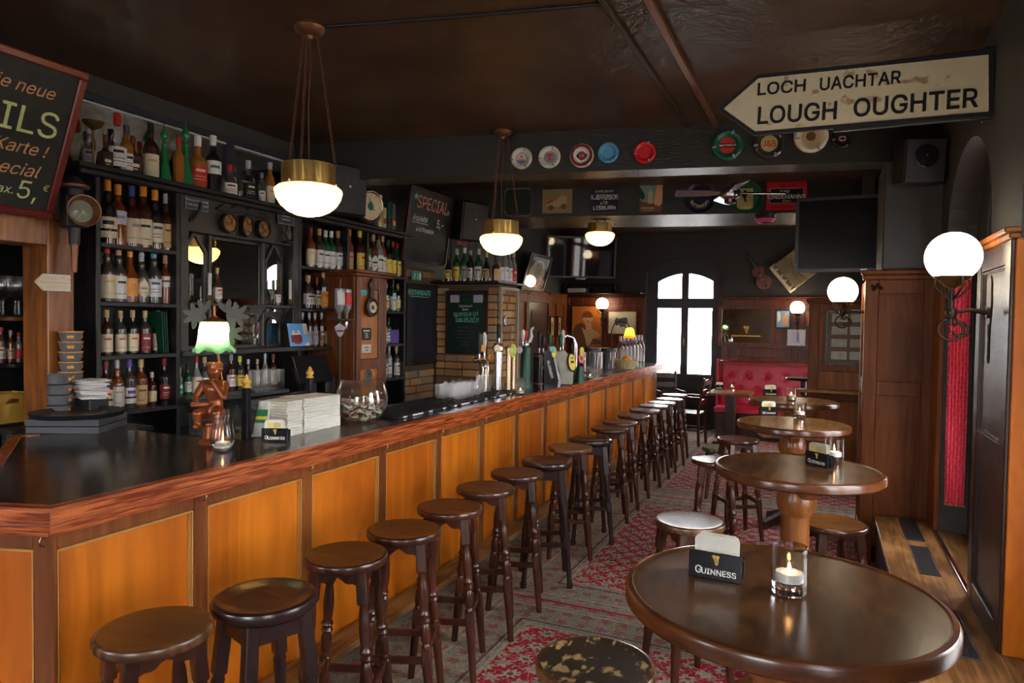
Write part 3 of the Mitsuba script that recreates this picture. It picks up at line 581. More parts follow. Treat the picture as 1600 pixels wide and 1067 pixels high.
def mat_holder(x, y, z, rz, where, coasters=3, s=1.0, dark=False):
    M = TR(x, y, z, rz, s)
    k = thing('beer_mat_holder', f'black beer mat holder with white lettering {where}', 'beer mat holder', 'black beer mat holders')
    kb = part(k, 'box', cat(bx(-.058, .058, -.020, -.017, 0, .060, .001), bx(-.058, .058, .017, .020, 0, .050, .001), bx(-.058, .058, -.020, .020, 0, .003, .001), bx(.052, .058, -.02, -.006, 0, .06, .001), bx(-.058, -.052, -.02, -.006, 0, .06, .001), bx(.052, .058, .006, .02, 0, .045, .001), bx(-.058, -.052, .006, .02, 0, .045, .001)), 'm_black_gloss', M=M)
    F = M @ FR((0, -.0202, .0), (1, 0, 0), (0, 0, 1))
    part(kb, 'lettering', cat(mv(txt('G', .0165, True, .0006), TR(-.036, .0185, 0)), mv(txt('UINNESS', .0125, True, .0006), TR(.009, .0165, 0))), 'c_white', M=F)
    part(kb, 'harp_emblem', ext(HARPH, .0006), 'c_gold', M=F @ TR(.002, .044, 0, 0, (.8, .75, 1)))
    for i in range(coasters):
        if i == 0: CMAT = ext(rrect(.094, .094, .014), .0016)
        kc = solo('beer_mat', CMAT, 'c_paper', f'{["front", "middle", "rear"][i]} pale beer mat in the black holder {where}', 'beer mat', f'beer mats in the holder {where}', M=M @ FR((.001 * i, -.010 + .007 * i, .003 + .047), (1, 0, 0), (0, 0.06 * i, 1)))
        if i == 0 and 'nearest' not in where:
            Mc = M @ FR((.001 * i, -.010 + .007 * i, .003 + .047), (1, 0, 0), (0, 0.06 * i, 1)); part(kc, 'print', bx(-.030, .030, .012, .034, .0016, .0021, 0), 'c_yellow', M=Mc); part(kc, 'print', bx(-.006, .024, .012, .034, .0021, .0024, 0), 'c_tanbook', M=Mc)

# ---- things on the counter
votive(-2.37, 2.215, BT, 'in front of the green shaded lamp', True)
votive(-2.17, 5.00, BT, 'on the bar beside the beer taps', True, 0.9)
votive(-2.16, 6.76, BT, 'beside the fruit basket', True, 0.85)
mat_holder(-2.335, 2.50, BT, math.radians(22), 'before the paper stacks on the bar', 2, 1.06)

# lamp with the seated bronze figure
lx, ly = -2.53, 2.315
lamp = thing('figurine_lamp', 'table lamp with green glass shade over a seated bronze figure on the bar', 'lamp')
part(lamp, 'base', mv(lathe([(0, 0), (.062, 0), (.066, .008), (.058, .022), (.046, .030), (.046, .085), (.052, .092), (.050, .10), (0, .10)], 24), TR(lx, ly, BT)), 'm_bronze', 40)
S = {'hip': ((0, 0, .155), .040), 'wst': ((0, .005, .205), .034), 'chs': ((0, .002, .255), .042), 'nck': ((0, .0, .30), .016), 'hd': ((0.004, -.012, .335), .030), 'hd2': ((0.004, -.006, .350), .030),
     'lk': ((-.045, -.065, .150), .022), 'rk': ((.045, -.065, .155), .022), 'lf': ((-.042, -.058, .095), .016), 'rf': ((.045, -.058, .095), .016), 'lt': ((-.042, -.085, .095), .012), 'rt': ((.045, -.085, .095), .012), 'lh': ((-.02, 0, .15), .032), 'rh': ((.02, 0, .15), .032),
     'ls': ((-.048, 0, .275), .022), 'rs': ((.048, 0, .275), .022), 'le': ((-.072, -.030, .215), .016), 're': ((.066, -.045, .225), .016), 'lw': ((-.040, -.075, .195), .012), 'rw': ((.020, -.045, .295), .012), 'bk': ((-.055, -.085, .19), .010), 'bk2': ((.015, -.09, .195), .010), 'ns': ((.004, -.042, .332), .006)}
for i in range(9): S[f'c{i}'] = ((.004 + .024 * math.cos(i * .7), .0 + .022 * math.sin(i * .7), .350 + .016 * (i % 2)), .014)
bones = [('hip', 'wst'), ('wst', 'chs'), ('chs', 'nck'), ('nck', 'hd'), ('hd', 'hd2'), ('hd', 'ns'), ('lh', 'lk'), ('rh', 'rk'), ('lk', 'lf'), ('rk', 'rf'), ('lf', 'lt'), ('rf', 'rt'), ('chs', 'ls'), ('chs', 'rs'), ('ls', 'le'), ('rs', 're'), ('le', 'lw'), ('re', 'rw'), ('bk', 'bk2'), ('lw', 'bk')] + [('hd2', f'c{i}') for i in range(9)]
part(lamp, 'figure', mv(blob(S, bones, 0.007, 6), TR(lx, ly, BT - .005, math.radians(20))), 'm_bronze', True, label='seated bronze figure with a hand at its chin')
part(lamp, 'book', mv(bx(-.055, .03, -.105, -.065, .198, .206, .002), TR(lx, ly, BT - .005, math.radians(20))), 'm_bronze')
part(lamp, 'stem', tube([(lx, ly + .03, BT + .08), (lx + .012, ly + .04, BT + .25), (lx, ly + .02, BT + .42), (lx, ly, BT + .50), (lx, ly, BT + .63)], .0065, 10), 'm_bronze', True)
sh = []
for i, (r, z) in enumerate([(.052, .135), (.060, .128), (.066, .10), (.071, .05), (.079, .015), (.092, .0)]): sh.append((r, z))
n = 48; vs, fs = [], []
for i, (r, z) in enumerate(sh):
    for j in range(n):
        a = 2 * PI * j / n; w = math.cos(a * 6) * (0.010 if i == 5 else 0.003 if i == 4 else 0)
        vs.append((r * math.cos(a) * (1 + .6 * w), r * math.sin(a) * (1 + .6 * w), z + w))
for i in range(5):
    for j in range(n): fs += [[i * n + j, (i + 1) * n + j, (i + 1) * n + (j + 1) % n], [i * n + j, (i + 1) * n + (j + 1) % n, i * n + (j + 1) % n]]
part(lamp, 'shade', mv(tm(vs, fs), TR(lx, ly, BT + .425)), 'm_shade_green', True, label='fluted green glass shade')
part(lamp, 'shade_cap', mv(lathe([(0, .16), (.012, .16), (.02, .15), (.052, .138), (.054, .130), (0, .132)], 20), TR(lx, ly, BT + .425)), 'm_bronze', 40)
part(lamp, 'bulb', mv(lathe([(0, .045), (.014, .05), (.022, .068), (.018, .09), (.010, .105), (0, .107)], 14), TR(lx, ly, BT + .425)), 'm_opal', True, **em(30, 26, 17))
from shapely import affinity
_e = affinity.translate(affinity.scale(Point(0, 0).buffer(1, 10), .016, .042), 0, .045)
lp = unary_union([affinity.rotate(_e, a, origin=(0, .004)) for a in (-105, -52, 0, 52, 105)] + [Point(0, .004).buffer(.008)])
leafm = ext(lp, .004)
for dx, dz, rot, mm in [(-.045, .60, 75, 'm_leaf'), (-.085, .585, 120, 'm_leaf'), (.06, .60, -60, 'm_leaf'), (.10, .59, -100, 'm_leaf'), (.075, .51, -120, 'm_leaf')]:
    part(lamp, 'leaf', leafm, mm, M=FR((lx + dx * .9, ly + dx * .4, BT + dz), (.91, .41, 0), (0, 0, 1)) @ TR(0, 0, 0, math.radians(rot), .74))
# rack with finials, leaflets and stacks of paper
rk = thing('menu_rack', 'black rack with two turned ochre finials behind the paper stacks on the bar', 'rack')
for (x, y, h) in [(-2.49, 2.47, .245), (-2.58, 3.02, .25)]:
    part(rk, 'post', bxc(x, y, BT + h / 2, .036, .030, h, .003), 'm_black_gloss')
    part(rk, 'finial', mv(lathe([(0, 0), (.020, 0), (.022, .006), (.012, .012), (.020, .022), (.021, .034), (.010, .044), (.012, .050), (.006, .060), (0, .066)], 16), TR(x, y, BT + h)), 'm_ochre', True, label='turned ochre finial')
part(rk, 'panel', bar2((-2.50, 2.475, BT + .10), (-2.585, 3.02, BT + .10), .012, .17), 'm_black_gloss')
k = thing('leaflet_box', 'white cardboard leaflet with a green landscape picture leaning beside the paper stacks', 'leaflet')
F = FR((-2.50, 2.545, BT + .0885), (.93, .37, 0), (-.10, .28, 1))
part(k, 'card', mv(bx(-.055, .055, -.088, .088, -.02, 0, .001), F), 'c_white'); part(k, 'picture', mv(bx(-.035, .052, -.02, .045, .0001, .001, 0), F), 'c_green', label='green landscape picture')
part(k, 'picture_field', mv(bx(-.035, .052, -.005, .012, .001, .0015, 0), F), 'c_yellow')
# stacked paper slips
for i, (x, y, w, h, nl, rz) in enumerate([(-2.455, 2.66, .125, .172, 13, 6), (-2.46, 2.79, .115, .176, 12, 2), (-2.465, 2.905, .105, .172, 9, -3), (-2.47, 3.00, .075, .17, 3, 0)]):
    k = thing('paper_stack', f'{ORD[i]} of four stacks of cream paper slips from the left, beside the glass bowl', 'paper stack', 'stacks of paper slips on the bar')
    z = BT
    for j in range(nl):
        t = h / nl; o = random.uniform(-.004, .004); 
        part(k, 'bundle', bx(-.085 + o, .085 + o, -w / 2 + random.uniform(-.002, .002), w / 2, 0, t - .0008, .0012), 'c_paper', M=TR(x, y, z, math.radians(rz + random.uniform(-1.5, 1.5)))); z += t
# fish bowl with matchboxes
fx, fy = -2.37, 3.21
k = solo('glass_bowl', lathe([(0, .004), (.075, .004), (.085, .008), (.118, .035), (.143, .085), (.148, .125), (.140, .175), (.122, .222), (.112, .240), (.110, .238), (.120, .220), (.137, .175), (.145, .125), (.140, .087), (.115, .038), (.082, .012), (0, .010)], 40), 'm_glass', 'round clear glass bowl filled with matchboxes on the bar', 'bowl', smooth=True, M=TR(fx, fy, BT))
mb = bx(-.027, .027, -.018, .018, -.0065, .0065, .0012)
placed = 0
for i in range(44):
    lay = i // 11; a = (i % 11) * 2 * PI / 11 + lay * .4; r = [.072, .098, .108, .104][lay] - (.05 if i % 3 == 0 else 0.012); z = [.020, .048, .078, .104][lay] + random.uniform(-.004, .006)
    tilt = random.uniform(-.6, .6); M = TR(fx + r * math.cos(a), fy + r * math.sin(a), BT + z + .012, random.uniform(0, PI), 1, tilt, random.uniform(-.6, .6))
    k = thing('matchbox', 'small white matchbox lying in the glass bowl on the bar', 'matchbox', 'matchboxes in the glass bowl')
    part(k, 'tray', mb, 'c_white', M=M)
    part(k, 'striking_side', bx(-.026, .026, -.0185, .0185, -.005, .005, 0), 'c_brown', M=M)
    part(k, 'sleeve_print', cat(bx(-.022, .022, -.013, .013, -.0068, .0068, 0)), 'c_cream', M=M); part(k, 'emblem', cat(bx(-.008, .008, -.006, .006, -.0071, .0071, 0)), 'c_green', M=M)
# rubber drip mats
for i, (y0, y1) in enumerate([(3.38, 3.97), (3.99, 4.58), (4.60, 5.14)]):
    k = thing('drip_mat', f'black ribbed rubber bar mat, {ORD[i]} from the glass bowl', 'bar mat', 'black rubber bar mats')
    kt = part(k, 'tray', bx(-2.54, -2.23, y0, y1, BT, BT + .016, .004), 'm_rubber')
    part(k, 'ribs', cat([bxc(-2.525 + .0155 * a, y0 + .02 + .02 * b, BT + .018, .006, .012, .008, 0) for a in range(18) for b in range(int((y1 - y0 - .03) / .02))]), 'm_rubber'); labels[f'{k}__ribs'] = {'kind': 'stuff'}
    F = FR((-2.2295, 0, BT + .0085), (0, 1, 0), (0, 0, 1))
    for yy, w in [(y0 + .06, .04), (y0 + .20, .12), (y0 + .35, .045), (y1 - .07, .04)]: part(kt, 'name_plate', mv(bx(yy - w / 2, yy + w / 2, -.005, .005, 0, .0012, .0004), F), 'c_white')
mat('m_rubber', prin((0.012, 0.012, 0.013), 0.38, 0.5))
# glass mugs drying on the mats, upside down
MUG = cat(lathe([(.035, 0), (.037, 0), (.039, .004), (.039, .10), (.034, .118), (0, .118)], 20), lathe([(0, .100), (.030, .098), (.035, .0)], 20), tube([(.038, 0, .03), (.062, 0, .035), (.066, 0, .06), (.060, 0, .085), (.038, 0, .09)], .006, 8))
FLU = [cyl(.0045, .012, .098, 6).apply_translation([.0445 * math.cos(t), .0445 * math.sin(t), 0]) for t in np.arange(16) * PI / 8]
mugs = [(-2.36, 4.28, 200), (-2.45, 4.25, 190), (-2.36, 4.38, 170), (-2.45, 4.36, 180), (-2.36, 4.48, 20), (-2.45, 4.47, 40), (-2.36, 4.58, 30), (-2.46, 4.58, 60)]
for i, (x, y, a) in enumerate(mugs):
    k = thing('beer_mug', f'upturned ribbed glass beer mug drying on the bar mat, {"front" if x > -2.4 else "back"} row, {ORD[i // 2]} from the left', 'mug', 'glass mugs drying on the bar')
    part(k, 'body', MUG, 'm_glass', 35, M=TR(x, y, BT + .022, math.radians(a), 1.05)); part(k, 'flutes', cat(FLU), 'm_glass', True, M=TR(x, y, BT + .022, math.radians(a), 1.05))
for i, (x, y) in enumerate([(-2.40, 4.76), (-2.40, 4.87)]):
    solo('pint_glass', lathe([(.030, 0), (.042, .14), (.0405, .14), (.029, .008), (0, .006)], 20), 'm_glass', f'clear straight pint glass by the brass taps, {["left", "right"][i]} of two', 'glass', 'pint glasses by the taps', 35, TR(x, y, BT + .02))

# ================================================================= THE BACK BAR
ZS = [2.55, 2.12, 1.78, 1.465, 1.13]
XF, XB = -3.80, -4.11
def cabinet(name, label, y0, y1, zs, top=2.55, ups=(), back=True, low=0.0):
    k = thing(name, label, 'shelf unit')
    if back: part(k, 'back_board', bx(XB, XB + .012, y0, y1, low, top - .03, 0), 'm_black')
    part(k, 'side', bx(XB, XF, y0, y0 + .03, low, top - .028, .003), 'm_black'); part(k, 'side', bx(XB, XF, y1 - .03, y1, low, top - .028, .003), 'm_black')
    for u in ups: part(k, 'divider', bx(XB + .012, XF, u - .012, u + .012, low, top - .028, .003), 'm_black')
    for z in zs: part(k, 'shelf', bx(XB + .012, XF + .003, y0 + .03, y1 - .03, z - .026, z, .003), 'm_black')
    return k
cabinet('bottle_cabinet', 'black shelf cabinet full of whisky bottles left of the mirror', 2.635, 3.205, ZS[1:])
cabinet('bottle_cabinet', 'black shelf cabinet of bottles right of the mirror', 4.315, 4.955, ZS[1:4], low=.93)
cabinet('bottle_cabinet', 'narrow black shelf cabinet right of the brown clock pillar', 5.21, 5.86, ZS[1:])
k = thing('top_shelf', 'long black shelf board over the bottle cabinets carrying decorative bottles', 'shelf')
part(k, 'board', bx(XB, -3.74, 2.50, 5.88, 2.522, 2.55, .004), 'm_black')
part(k, 'edge_moulding', bx(-3.80, -3.765, 2.52, 5.88, 2.488, 2.522, .006), 'm_black')
# mirror above the top shelf
k = thing('wall_mirror', 'long dark framed mirror behind the bottles on the top shelf', 'mirror')
for (a, b) in [(2.66, 3.86), (3.92, 4.95)]:
    part(k, 'pane', bx(-4.118, -4.108, a, b, 2.56, 3.0, 0), 'm_mirror')
part(k, 'frame', cat(bx(-4.118, -4.08, 2.60, 5.02, 3.0, 3.045, .004), bx(-4.118, -4.08, 2.60, 2.665, 2.55, 3.0, .004), bx(-4.118, -4.08, 3.855, 3.925, 2.55, 3.0, .004), bx(-4.118, -4.08, 4.945, 5.02, 2.55, 3.0, .004)), 'm_frameblue')
part(k, 'inner_beading', cat(bx(-4.10, -4.085, 2.67, 3.85, 2.985, 2.998, .002), bx(-4.10, -4.085, 3.93, 4.94, 2.985, 2.998, .002)), 'c_silver')
mat('m_frameblue', prin((0.03, 0.033, 0.045), 0.4, 0.5))

# ---- bottles: unit height profiles
def prof(kind):
    if kind == 'w': return .128, [(0, .0), (.118, 0), (.128, .012), (.128, .56), (.122, .60), (.09, .66), (.055, .71), (.046, .76), (.046, .90)]
    if kind == 'p': return .132, [(0, .0), (.122, 0), (.132, .012), (.132, .48), (.115, .57), (.075, .64), (.058, .68), (.066, .74), (.058, .79), (.044, .82), (.044, .90)]
    if kind == 't': return .105, [(0, .0), (.098, 0), (.105, .012), (.105, .58), (.085, .66), (.05, .73), (.043, .80), (.043, .92)]
    if kind == 'b': return .135, [(0, .0), (.125, 0), (.135, .012), (.135, .42), (.12, .50), (.07, .62), (.045, .70), (.040, .90)]
    if kind == 's': return .21, [(0, .0), (.19, 0), (.21, .02), (.21, .48), (.17, .60), (.08, .68), (.07, .74), (.07, .88)]
    if kind == 'c': return .11, [(0, .0), (.10, 0), (.11, .015), (.112, .10), (.085, .26), (.052, .40), (.042, .52), (.036, .64), (.052, .665), (.040, .68), (.030, .69)]
    if kind == 'r': return .14, [(0, 0), (.13, 0), (.14, .015), (.125, .10), (.13, .30), (.10, .42), (.115, .47), (.09, .54), (.10, .60), (.06, .68), (.05, .74), (.05, .88)]
    if kind == 'd': return .155, [(0, .0), (.145, 0), (.155, .015), (.155, .50), (.13, .58), (.06, .64), (.055, .70), (.055, .88)]
BODY = {}
def sq_body():
    m = bx(-.15, .15, -.15, .15, 0, .55, .03); nk = lathe([(.13, .52), (.07, .62), (.055, .66), (.055, .88)], 16); return cat(m, nk)
def band(r, z0, z1, a0=-1.25, a1=1.25): return lathe([(r + .0015, z0), (r + .0035, z0), (r + .0035, z1), (r + .0015, z1)], 14, a0, a1)
_bp = {}
def bottle(kind, glass, lab, capc, style='a', emb='ink'):
    """kind, glass colour, label colour, cap colour, label style"""
    kk = (kind, glass, lab, capc, style, emb)
    if kk in _bp: return _bp[kk]
    lm2 = None
    if kind not in BODY: BODY[kind] = (prof(kind)[0], lathe(prof(kind)[1], 20)) if kind != 'k' else (.15, sq_body())
    r, body = BODY[kind]; out = [('body', P(body, 'm_glass' if glass == 'glass' else 'g_' + glass, 40), None)]
    def g(key, fn):
        if (kind, key) not in _lab: _lab[(kind, key)] = fn()
        return _lab[(kind, key)]
    if kind == 'k': lm = g('lab' + style, lambda: bx(.1505, .153, -.11, .11, .12, .42, 0)); em1 = [g('emb1', lambda: bx(.153, .154, -.08, .08, .25, .33, 0)), g('emb2', lambda: bx(.153, .154, -.05, .05, .19, .21, 0))]
    elif style == 'a': lm = g('a', lambda: band(r, .12, .44)); em1 = [g('ae1', lambda: band(r + .002, .34, .385, -.55, .55)), g('ae2', lambda: band(r + .002, .20, .21, -.8, .8)), g('ae3', lambda: band(r + .002, .25, .26, -.7, .7))]
    elif style == 'f': lm = g('f', lambda: band(r, .06, .46)); em1 = [g('fe1', lambda: band(r + .002, .33, .37, -.4, .7)), g('fe2', lambda: band(r + .002, .14, .15, -.8, .8))]
    elif style == 'o': lm = g('o', lambda: cat(*[band(r, .10 + .02 * i, .12 + .02 * i, -1.15 * math.sin(PI * (i + .7) / 18.4), 1.15 * math.sin(PI * (i + .7) / 18.4)) for i in range(18)])); em1 = [g('oe1', lambda: band(r + .002, .27, .31, -.5, .5)), g('oe2', lambda: band(r + .002, .2, .21, -.6, .6))]
    elif style == 'l': lm = g('l1', lambda: band(r, .10, .20)); lm2 = g('l2', lambda: band(r, .24, .42)); em1 = [g('le', lambda: band(r + .002, .30, .36, -.6, .6))]
    elif style == 'h': lm = g('h', lambda: band(r, .34, .56)); em1 = [g('he', lambda: band(r + .002, .44, .48, -.6, .6))]
    elif style == 'n': lm = None
    if kind == 'c': lm = None
    if lm is not None:
        out.append(('label', P(lm, 'c_' + lab, False), None)); out.extend(('label__label_print', P(e_, 'c_' + emb, False), None) for e_ in em1)
        if style == 'l': out.append(('label', P(lm2, 'c_' + lab, False), None))
    z0 = prof(kind)[1][-1][1] if kind != 'k' else .88; rn = prof(kind)[1][-1][0] if kind != 'k' else .055
    if kind == 'c':
        out.append(('stopper', P(g('st', lambda: lathe([(0, .68), (.018, .69), (.020, .72), (.050, .76), (.062, .81), (.050, .86), (.022, .91), (.008, .96), (.003, 1.0), (0, 1.0)], 14)), 'g_' + glass, True), None))
    else:
        cp = g('cap', lambda: lathe([(rn * .9, z0 - .08), (rn + .006, z0 - .075), (rn + .006, z0), (rn + .008, z0), (rn + .008, .992), (rn, 1.0), (0, 1.0)], 16))
        out.append(('capsule', P(cp, 'c_' + capc, 40), None))
    _bp[kk] = out; return out
_lab = {}
gl = {'amber': 'amber', 'darkamber': 'dark amber', 'gold': 'golden', 'green': 'green', 'emerald': 'bright green', 'black': 'black', 'smoke': 'smoky', 'clear': 'clear', 'brown': 'brown', 'glass': 'clear'}
SHN = {'w': 'bottle', 'p': 'pot-shaped bottle', 't': 'slim bottle', 'b': 'sloping bottle', 's': 'squat bottle', 'c': 'decanter with pointed stopper', 'r': 'rippled bottle', 'd': 'wide bottle', 'k': 'square bottle'}
def shelf_row(row, x, z, where, group, yaw=0.25):
    for i, (y, h, (kind, glass, lab, capc, style, emb)) in enumerate(row):
        dy = 0
        lb = f'{gl[glass]} {SHN[kind]}, ' + (f'{lab} label, ' if kind != 'c' and style != 'n' else '') + f'{ORD[i]} from left on {where}'
        place(bottle(kind, glass, lab, capc, style, emb), 'bottle', TR(x, y, z + .0005, random.uniform(-.25, .15) + yaw - .55, h), lb, 'bottle', group)
rowA = [(2.679, 0.248, ('b', 'glass', 'grey', 'grey', 'a', 'ink')), (2.779, 0.223, ('k', 'darkamber', 'black', 'brown', 'a', 'cream')), (2.855, 0.37, ('r', 'glass', 'white', 'red', 'a', 'ink')), (2.914, 0.313, ('w', 'gold', 'white', 'darkgrey', 'a', 'ink')), (2.959, 0.258, ('k', 'darkamber', 'black', 'brown', 'a', 'cream')), (3.084, 0.369, ('w', 'darkamber', 'cream', 'black', 'f', 'gold')), (3.182, 0.395, ('c', 'emerald', 'x', 'x', 'n', 'x')), (3.291, 0.336, ('t', 'gold', 'white', 'red', 'n', 'ink')), (3.347, 0.447, ('c', 'emerald', 'x', 'x', 'n', 'x')), (3.445, 0.383, ('d', 'gold', 'red', 'white', 'a', 'cream')), (3.575, 0.415, ('w', 'black', 'white', 'white', 'h', 'green')), (3.724, 0.246, ('s', 'glass', 'white', 'red', 'a', 'maroon')), (3.9, 0.312, ('d', 'glass', 'black', 'silver', 'a', 'cream')), (4.035, 0.249, ('t', 'glass', 'white', 'grey', 'a', 'red')), (4.121, 0.345, ('t', 'gold', 'cream', 'silver', 'f', 'gold'))]
def fix(c): return c if c != 'black' else 'ink'
rowA = [(y, h, (k_, g_, fix(l_), fix(c_) if c_ != 'x' else 'ink', s_, e_ if e_ != 'x' else 'ink')) for y, h, (k_, g_, l_, c_, s_, e_) in rowA]
shelf_row(rowA, -3.92, 2.55, 'the top shelf', 'bottles on the top shelf')
solo('brass_goblet', lathe([(0, 0), (.035, 0), (.036, .006), (.008, .014), (.006, .20), (.012, .215), (.045, .235), (.058, .262), (.056, .262), (.04, .240), (0, .225)], 24), 'm_brass_dark', 'thin brass candle cup on a tall stem at the left end of the top shelf', 'candle holder', smooth=40, M=TR(-3.85, 2.655, 2.55))
rowB = [(2.777, 0.385, ('p', 'black', 'cream', 'orange', 'l', 'ink')), (2.843, 0.37, ('w', 'amber', 'lavender', 'orange', 'h', 'grey')), (2.934, 0.379, ('p', 'darkamber', 'cream', 'blue', 'f', 'grey')), (3.014, 0.394, ('w', 'darkamber', 'cream', 'orange', 'f', 'ink')), (3.097, 0.381, ('p', 'black', 'cream', 'orange', 'a', 'blue')), (3.18, 0.373, ('p', 'darkamber', 'tan', 'silver', 'f', 'brown'))]
shelf_row(rowB, -3.90, 2.12, 'the left cabinet top row', 'bottles in the left cabinet, top row')
rowC = [(2.773, 0.349, ('p', 'smoke', 'cream', 'red', 'f', 'gold')), (2.846, 0.343, ('p', 'smoke', 'white', 'cork', 'f', 'ink')), (2.922, 0.338, ('b', 'amber', 'orange', 'orange', 'a', 'tan')), (3.001, 0.314, ('p', 'smoke', 'cream', 'silver', 'o', 'grey')), (3.087, 0.348, ('p', 'smoke', 'white', 'lightblue', 'a', 'blue')), (3.174, 0.315, ('w', 'amber', 'white', 'cork', 'h', 'maroon'))]
shelf_row(rowC, -3.90, 1.78, 'the second row of the left cabinet', 'bottles in the left cabinet, second row')
rowD = [(2.769, 0.268, ('w', 'darkamber', 'cream', 'tan', 'f', 'red')), (2.858, 0.264, ('w', 'smoke', 'cream', 'tan', 'f', 'red')), (2.939, 0.27, ('w', 'black', 'cream', 'tan', 'f', 'red')), (3.025, 0.269, ('w', 'smoke', 'maroon', 'tan', 'f', 'white')), (3.119, 0.269, ('w', 'black', 'cream', 'tan', 'f', 'red'))]
shelf_row(rowD, -3.90, 1.465, 'the third row of the left cabinet', 'bottles in the left cabinet, third row')
rowE = [(2.761, 0.302, ('w', 'darkamber', 'cream', 'maroon', 'l', 'red')), (2.834, 0.304, ('p', 'amber', 'white', 'silver', 'f', 'gold')), (2.916, 0.306, ('w', 'smoke', 'white', 'purple', 'l', 'purple')), (2.996, 0.299, ('w', 'amber', 'tan', 'tan', 'f', 'brown')), (3.075, 0.213, ('w', 'darkamber', 'cream', 'white', 'a', 'yellow')), (3.165, 0.297, ('w', 'black', 'maroon', 'maroon', 'a', 'cream'))]
shelf_row(rowE, -3.90, 1.13, 'the bottom row of the left cabinet', 'bottles in the left cabinet, bottom row')
for i in range(3):
    solo('menu_folder', bx(-3.98, -3.82, -.003, .003, 0, .265, .001), 'c_darkgreen', f'dark green menu folder leaning in the left cabinet, {ORD[i]} of three from the left', 'folder', 'dark green menu folders', M=TR(0, 3.098 + .016 * i, 1.4655, 0, 1, .05))
rowM = [(3.301, 0.194, ('t', 'green', 'teal', 'silver', 'l', 'cream')), (3.362, 0.216, ('w', 'green', 'white', 'ink', 'a', 'grey')), (3.434, 0.266, ('b', 'clear', 'cream', 'red', 'f', 'maroon')), (3.503, 0.258, ('w', 'smoke', 'white', 'tan', 'a', 'ink')), (3.738, 0.267, ('w', 'darkamber', 'white', 'grey', 'a', 'red')), (3.821, 0.25, ('w', 'smoke', 'yellow', 'yellow', 'a', 'red')), (3.904, 0.223, ('p', 'darkamber', 'cream', 'silver', 'a', 'ink')), (3.995, 0.219, ('p', 'brown', 'white', 'cork', 'a', 'red')), (4.074, 0.26, ('b', 'clear', 'white', 'silver', 'a', 'ink')), (4.161, 0.251, ('w', 'darkamber', 'cream', 'maroon', 'f', 'ink'))]
shelf_row(rowM, -3.92, 1.165, 'the counter below the gothic mirror', 'bottles on the counter below the gothic mirror')
rowF = [(4.537, 0.327, ('w', 'amber', 'cream', 'maroon', 'f', 'gold')), (4.648, 0.332, ('w', 'smoke', 'white', 'cork', 'f', 'ink')), (4.726, 0.328, ('w', 'green', 'white', 'white', 'f', 'ink')), (4.802, 0.332, ('w', 'green', 'white', 'white', 'f', 'grey')), (4.892, 0.343, ('w', 'smoke', 'white', 'cork', 'a', 'blue')), (5.048, 0.374, ('t', 'amber', 'tan', 'orange', 'f', 'red')), (5.202, 0.39, ('w', 'darkamber', 'yellow', 'yellow', 'f', 'red')), (5.294, 0.393, ('w', 'green', 'white', 'darkgreen', 'o', 'ink')), (5.408, 0.377, ('w', 'brown', 'white', 'tan', 'o', 'ink')), (5.49, 0.402, ('w', 'clear', 'white', 'ink', 'f', 'ink')), (5.558, 0.379, ('t', 'amber', 'white', 'cork', 'f', 'orange')), (5.65, 0.35, ('w', 'black', 'yellow', 'darkgreen', 'f', 'orange')), (5.735, 0.347, ('t', 'black', 'yellow', 'red', 'f', 'gold')), (5.811, 0.337, ('w', 'green', 'yellow', 'red', 'f', 'red'))]
shelf_row(rowF, -3.88, 2.12, 'the top row right of the mirror', 'bottles right of the mirror, top row')
rowG = [(4.509, 0.274, ('s', 'smoke', 'white', 'cork', 'a', 'ink')), (4.62, 0.265, ('w', 'black', 'cream', 'maroon', 'a', 'ink')), (4.701, 0.324, ('w', 'smoke', 'orange', 'cork', 'f', 'green')), (4.797, 0.322, ('w', 'smoke', 'cream', 'cork', 'f', 'green')), (4.883, 0.282, ('w', 'black', 'cream', 'cork', 'f', 'grey')), (5.628, 0.267, ('w', 'black', 'yellow', 'silver', 'a', 'ink')), (5.741, 0.315, ('w', 'green', 'white', 'ink', 'f', 'grey')), (5.827, 0.272, ('w', 'black', 'yellow', 'cork', 'a', 'white'))]
shelf_row(rowG, -3.88, 1.78, 'the middle row right of the mirror', 'bottles right of the mirror, middle row')
rowH = [(4.446, 0.282, ('t', 'darkamber', 'grey', 'silver', 'f', 'gold')), (4.527, 0.281, ('t', 'darkamber', 'grey', 'silver', 'f', 'gold')), (4.598, 0.282, ('t', 'darkamber', 'grey', 'silver', 'f', 'brown')), (4.679, 0.286, ('t', 'darkamber', 'brown', 'silver', 'f', 'silver')), (4.768, 0.274, ('w', 'black', 'grey', 'cork', 'f', 'white')), (4.887, 0.276, ('t', 'brown', 'orange', 'ink', 'a', 'white')), (5.607, 0.247, ('w', 'clear', 'white', 'silver', 'l', 'ink')), (5.672, 0.252, ('w', 'green', 'white', 'ink', 'l', 'ink'))]
shelf_row(rowH, -3.88, 1.465, 'the lower row beside the mirror', 'bottles right of the mirror, lower row')
rowI = [(5.596, 0.29, ('w', 'clear', 'white', 'grey', 'a', 'ink')), (5.684, 0.315, ('t', 'clear', 'white', 'silver', 'a', 'ink')), (5.81, 0.309, ('w', 'smoke', 'white', 'cork', 'f', 'ink'))]
shelf_row(rowI, -3.88, 1.13, 'the bottom row beside the clock pillar', 'bottles beside the clock pillar, bottom row')
solo('purple_box', bx(-3.93, -3.84, 5.66, 5.80, 1.4655, 1.60, .003), 'c_purple', 'purple gift box on the shelf right of the brown clock pillar', 'box')
solo('dark_box', bx(-3.95, -3.85, 5.755, 5.815, 2.1205, 2.40, .003), 'c_darkgreen', 'tall dark gift box at the right end of the top bottle row', 'box')

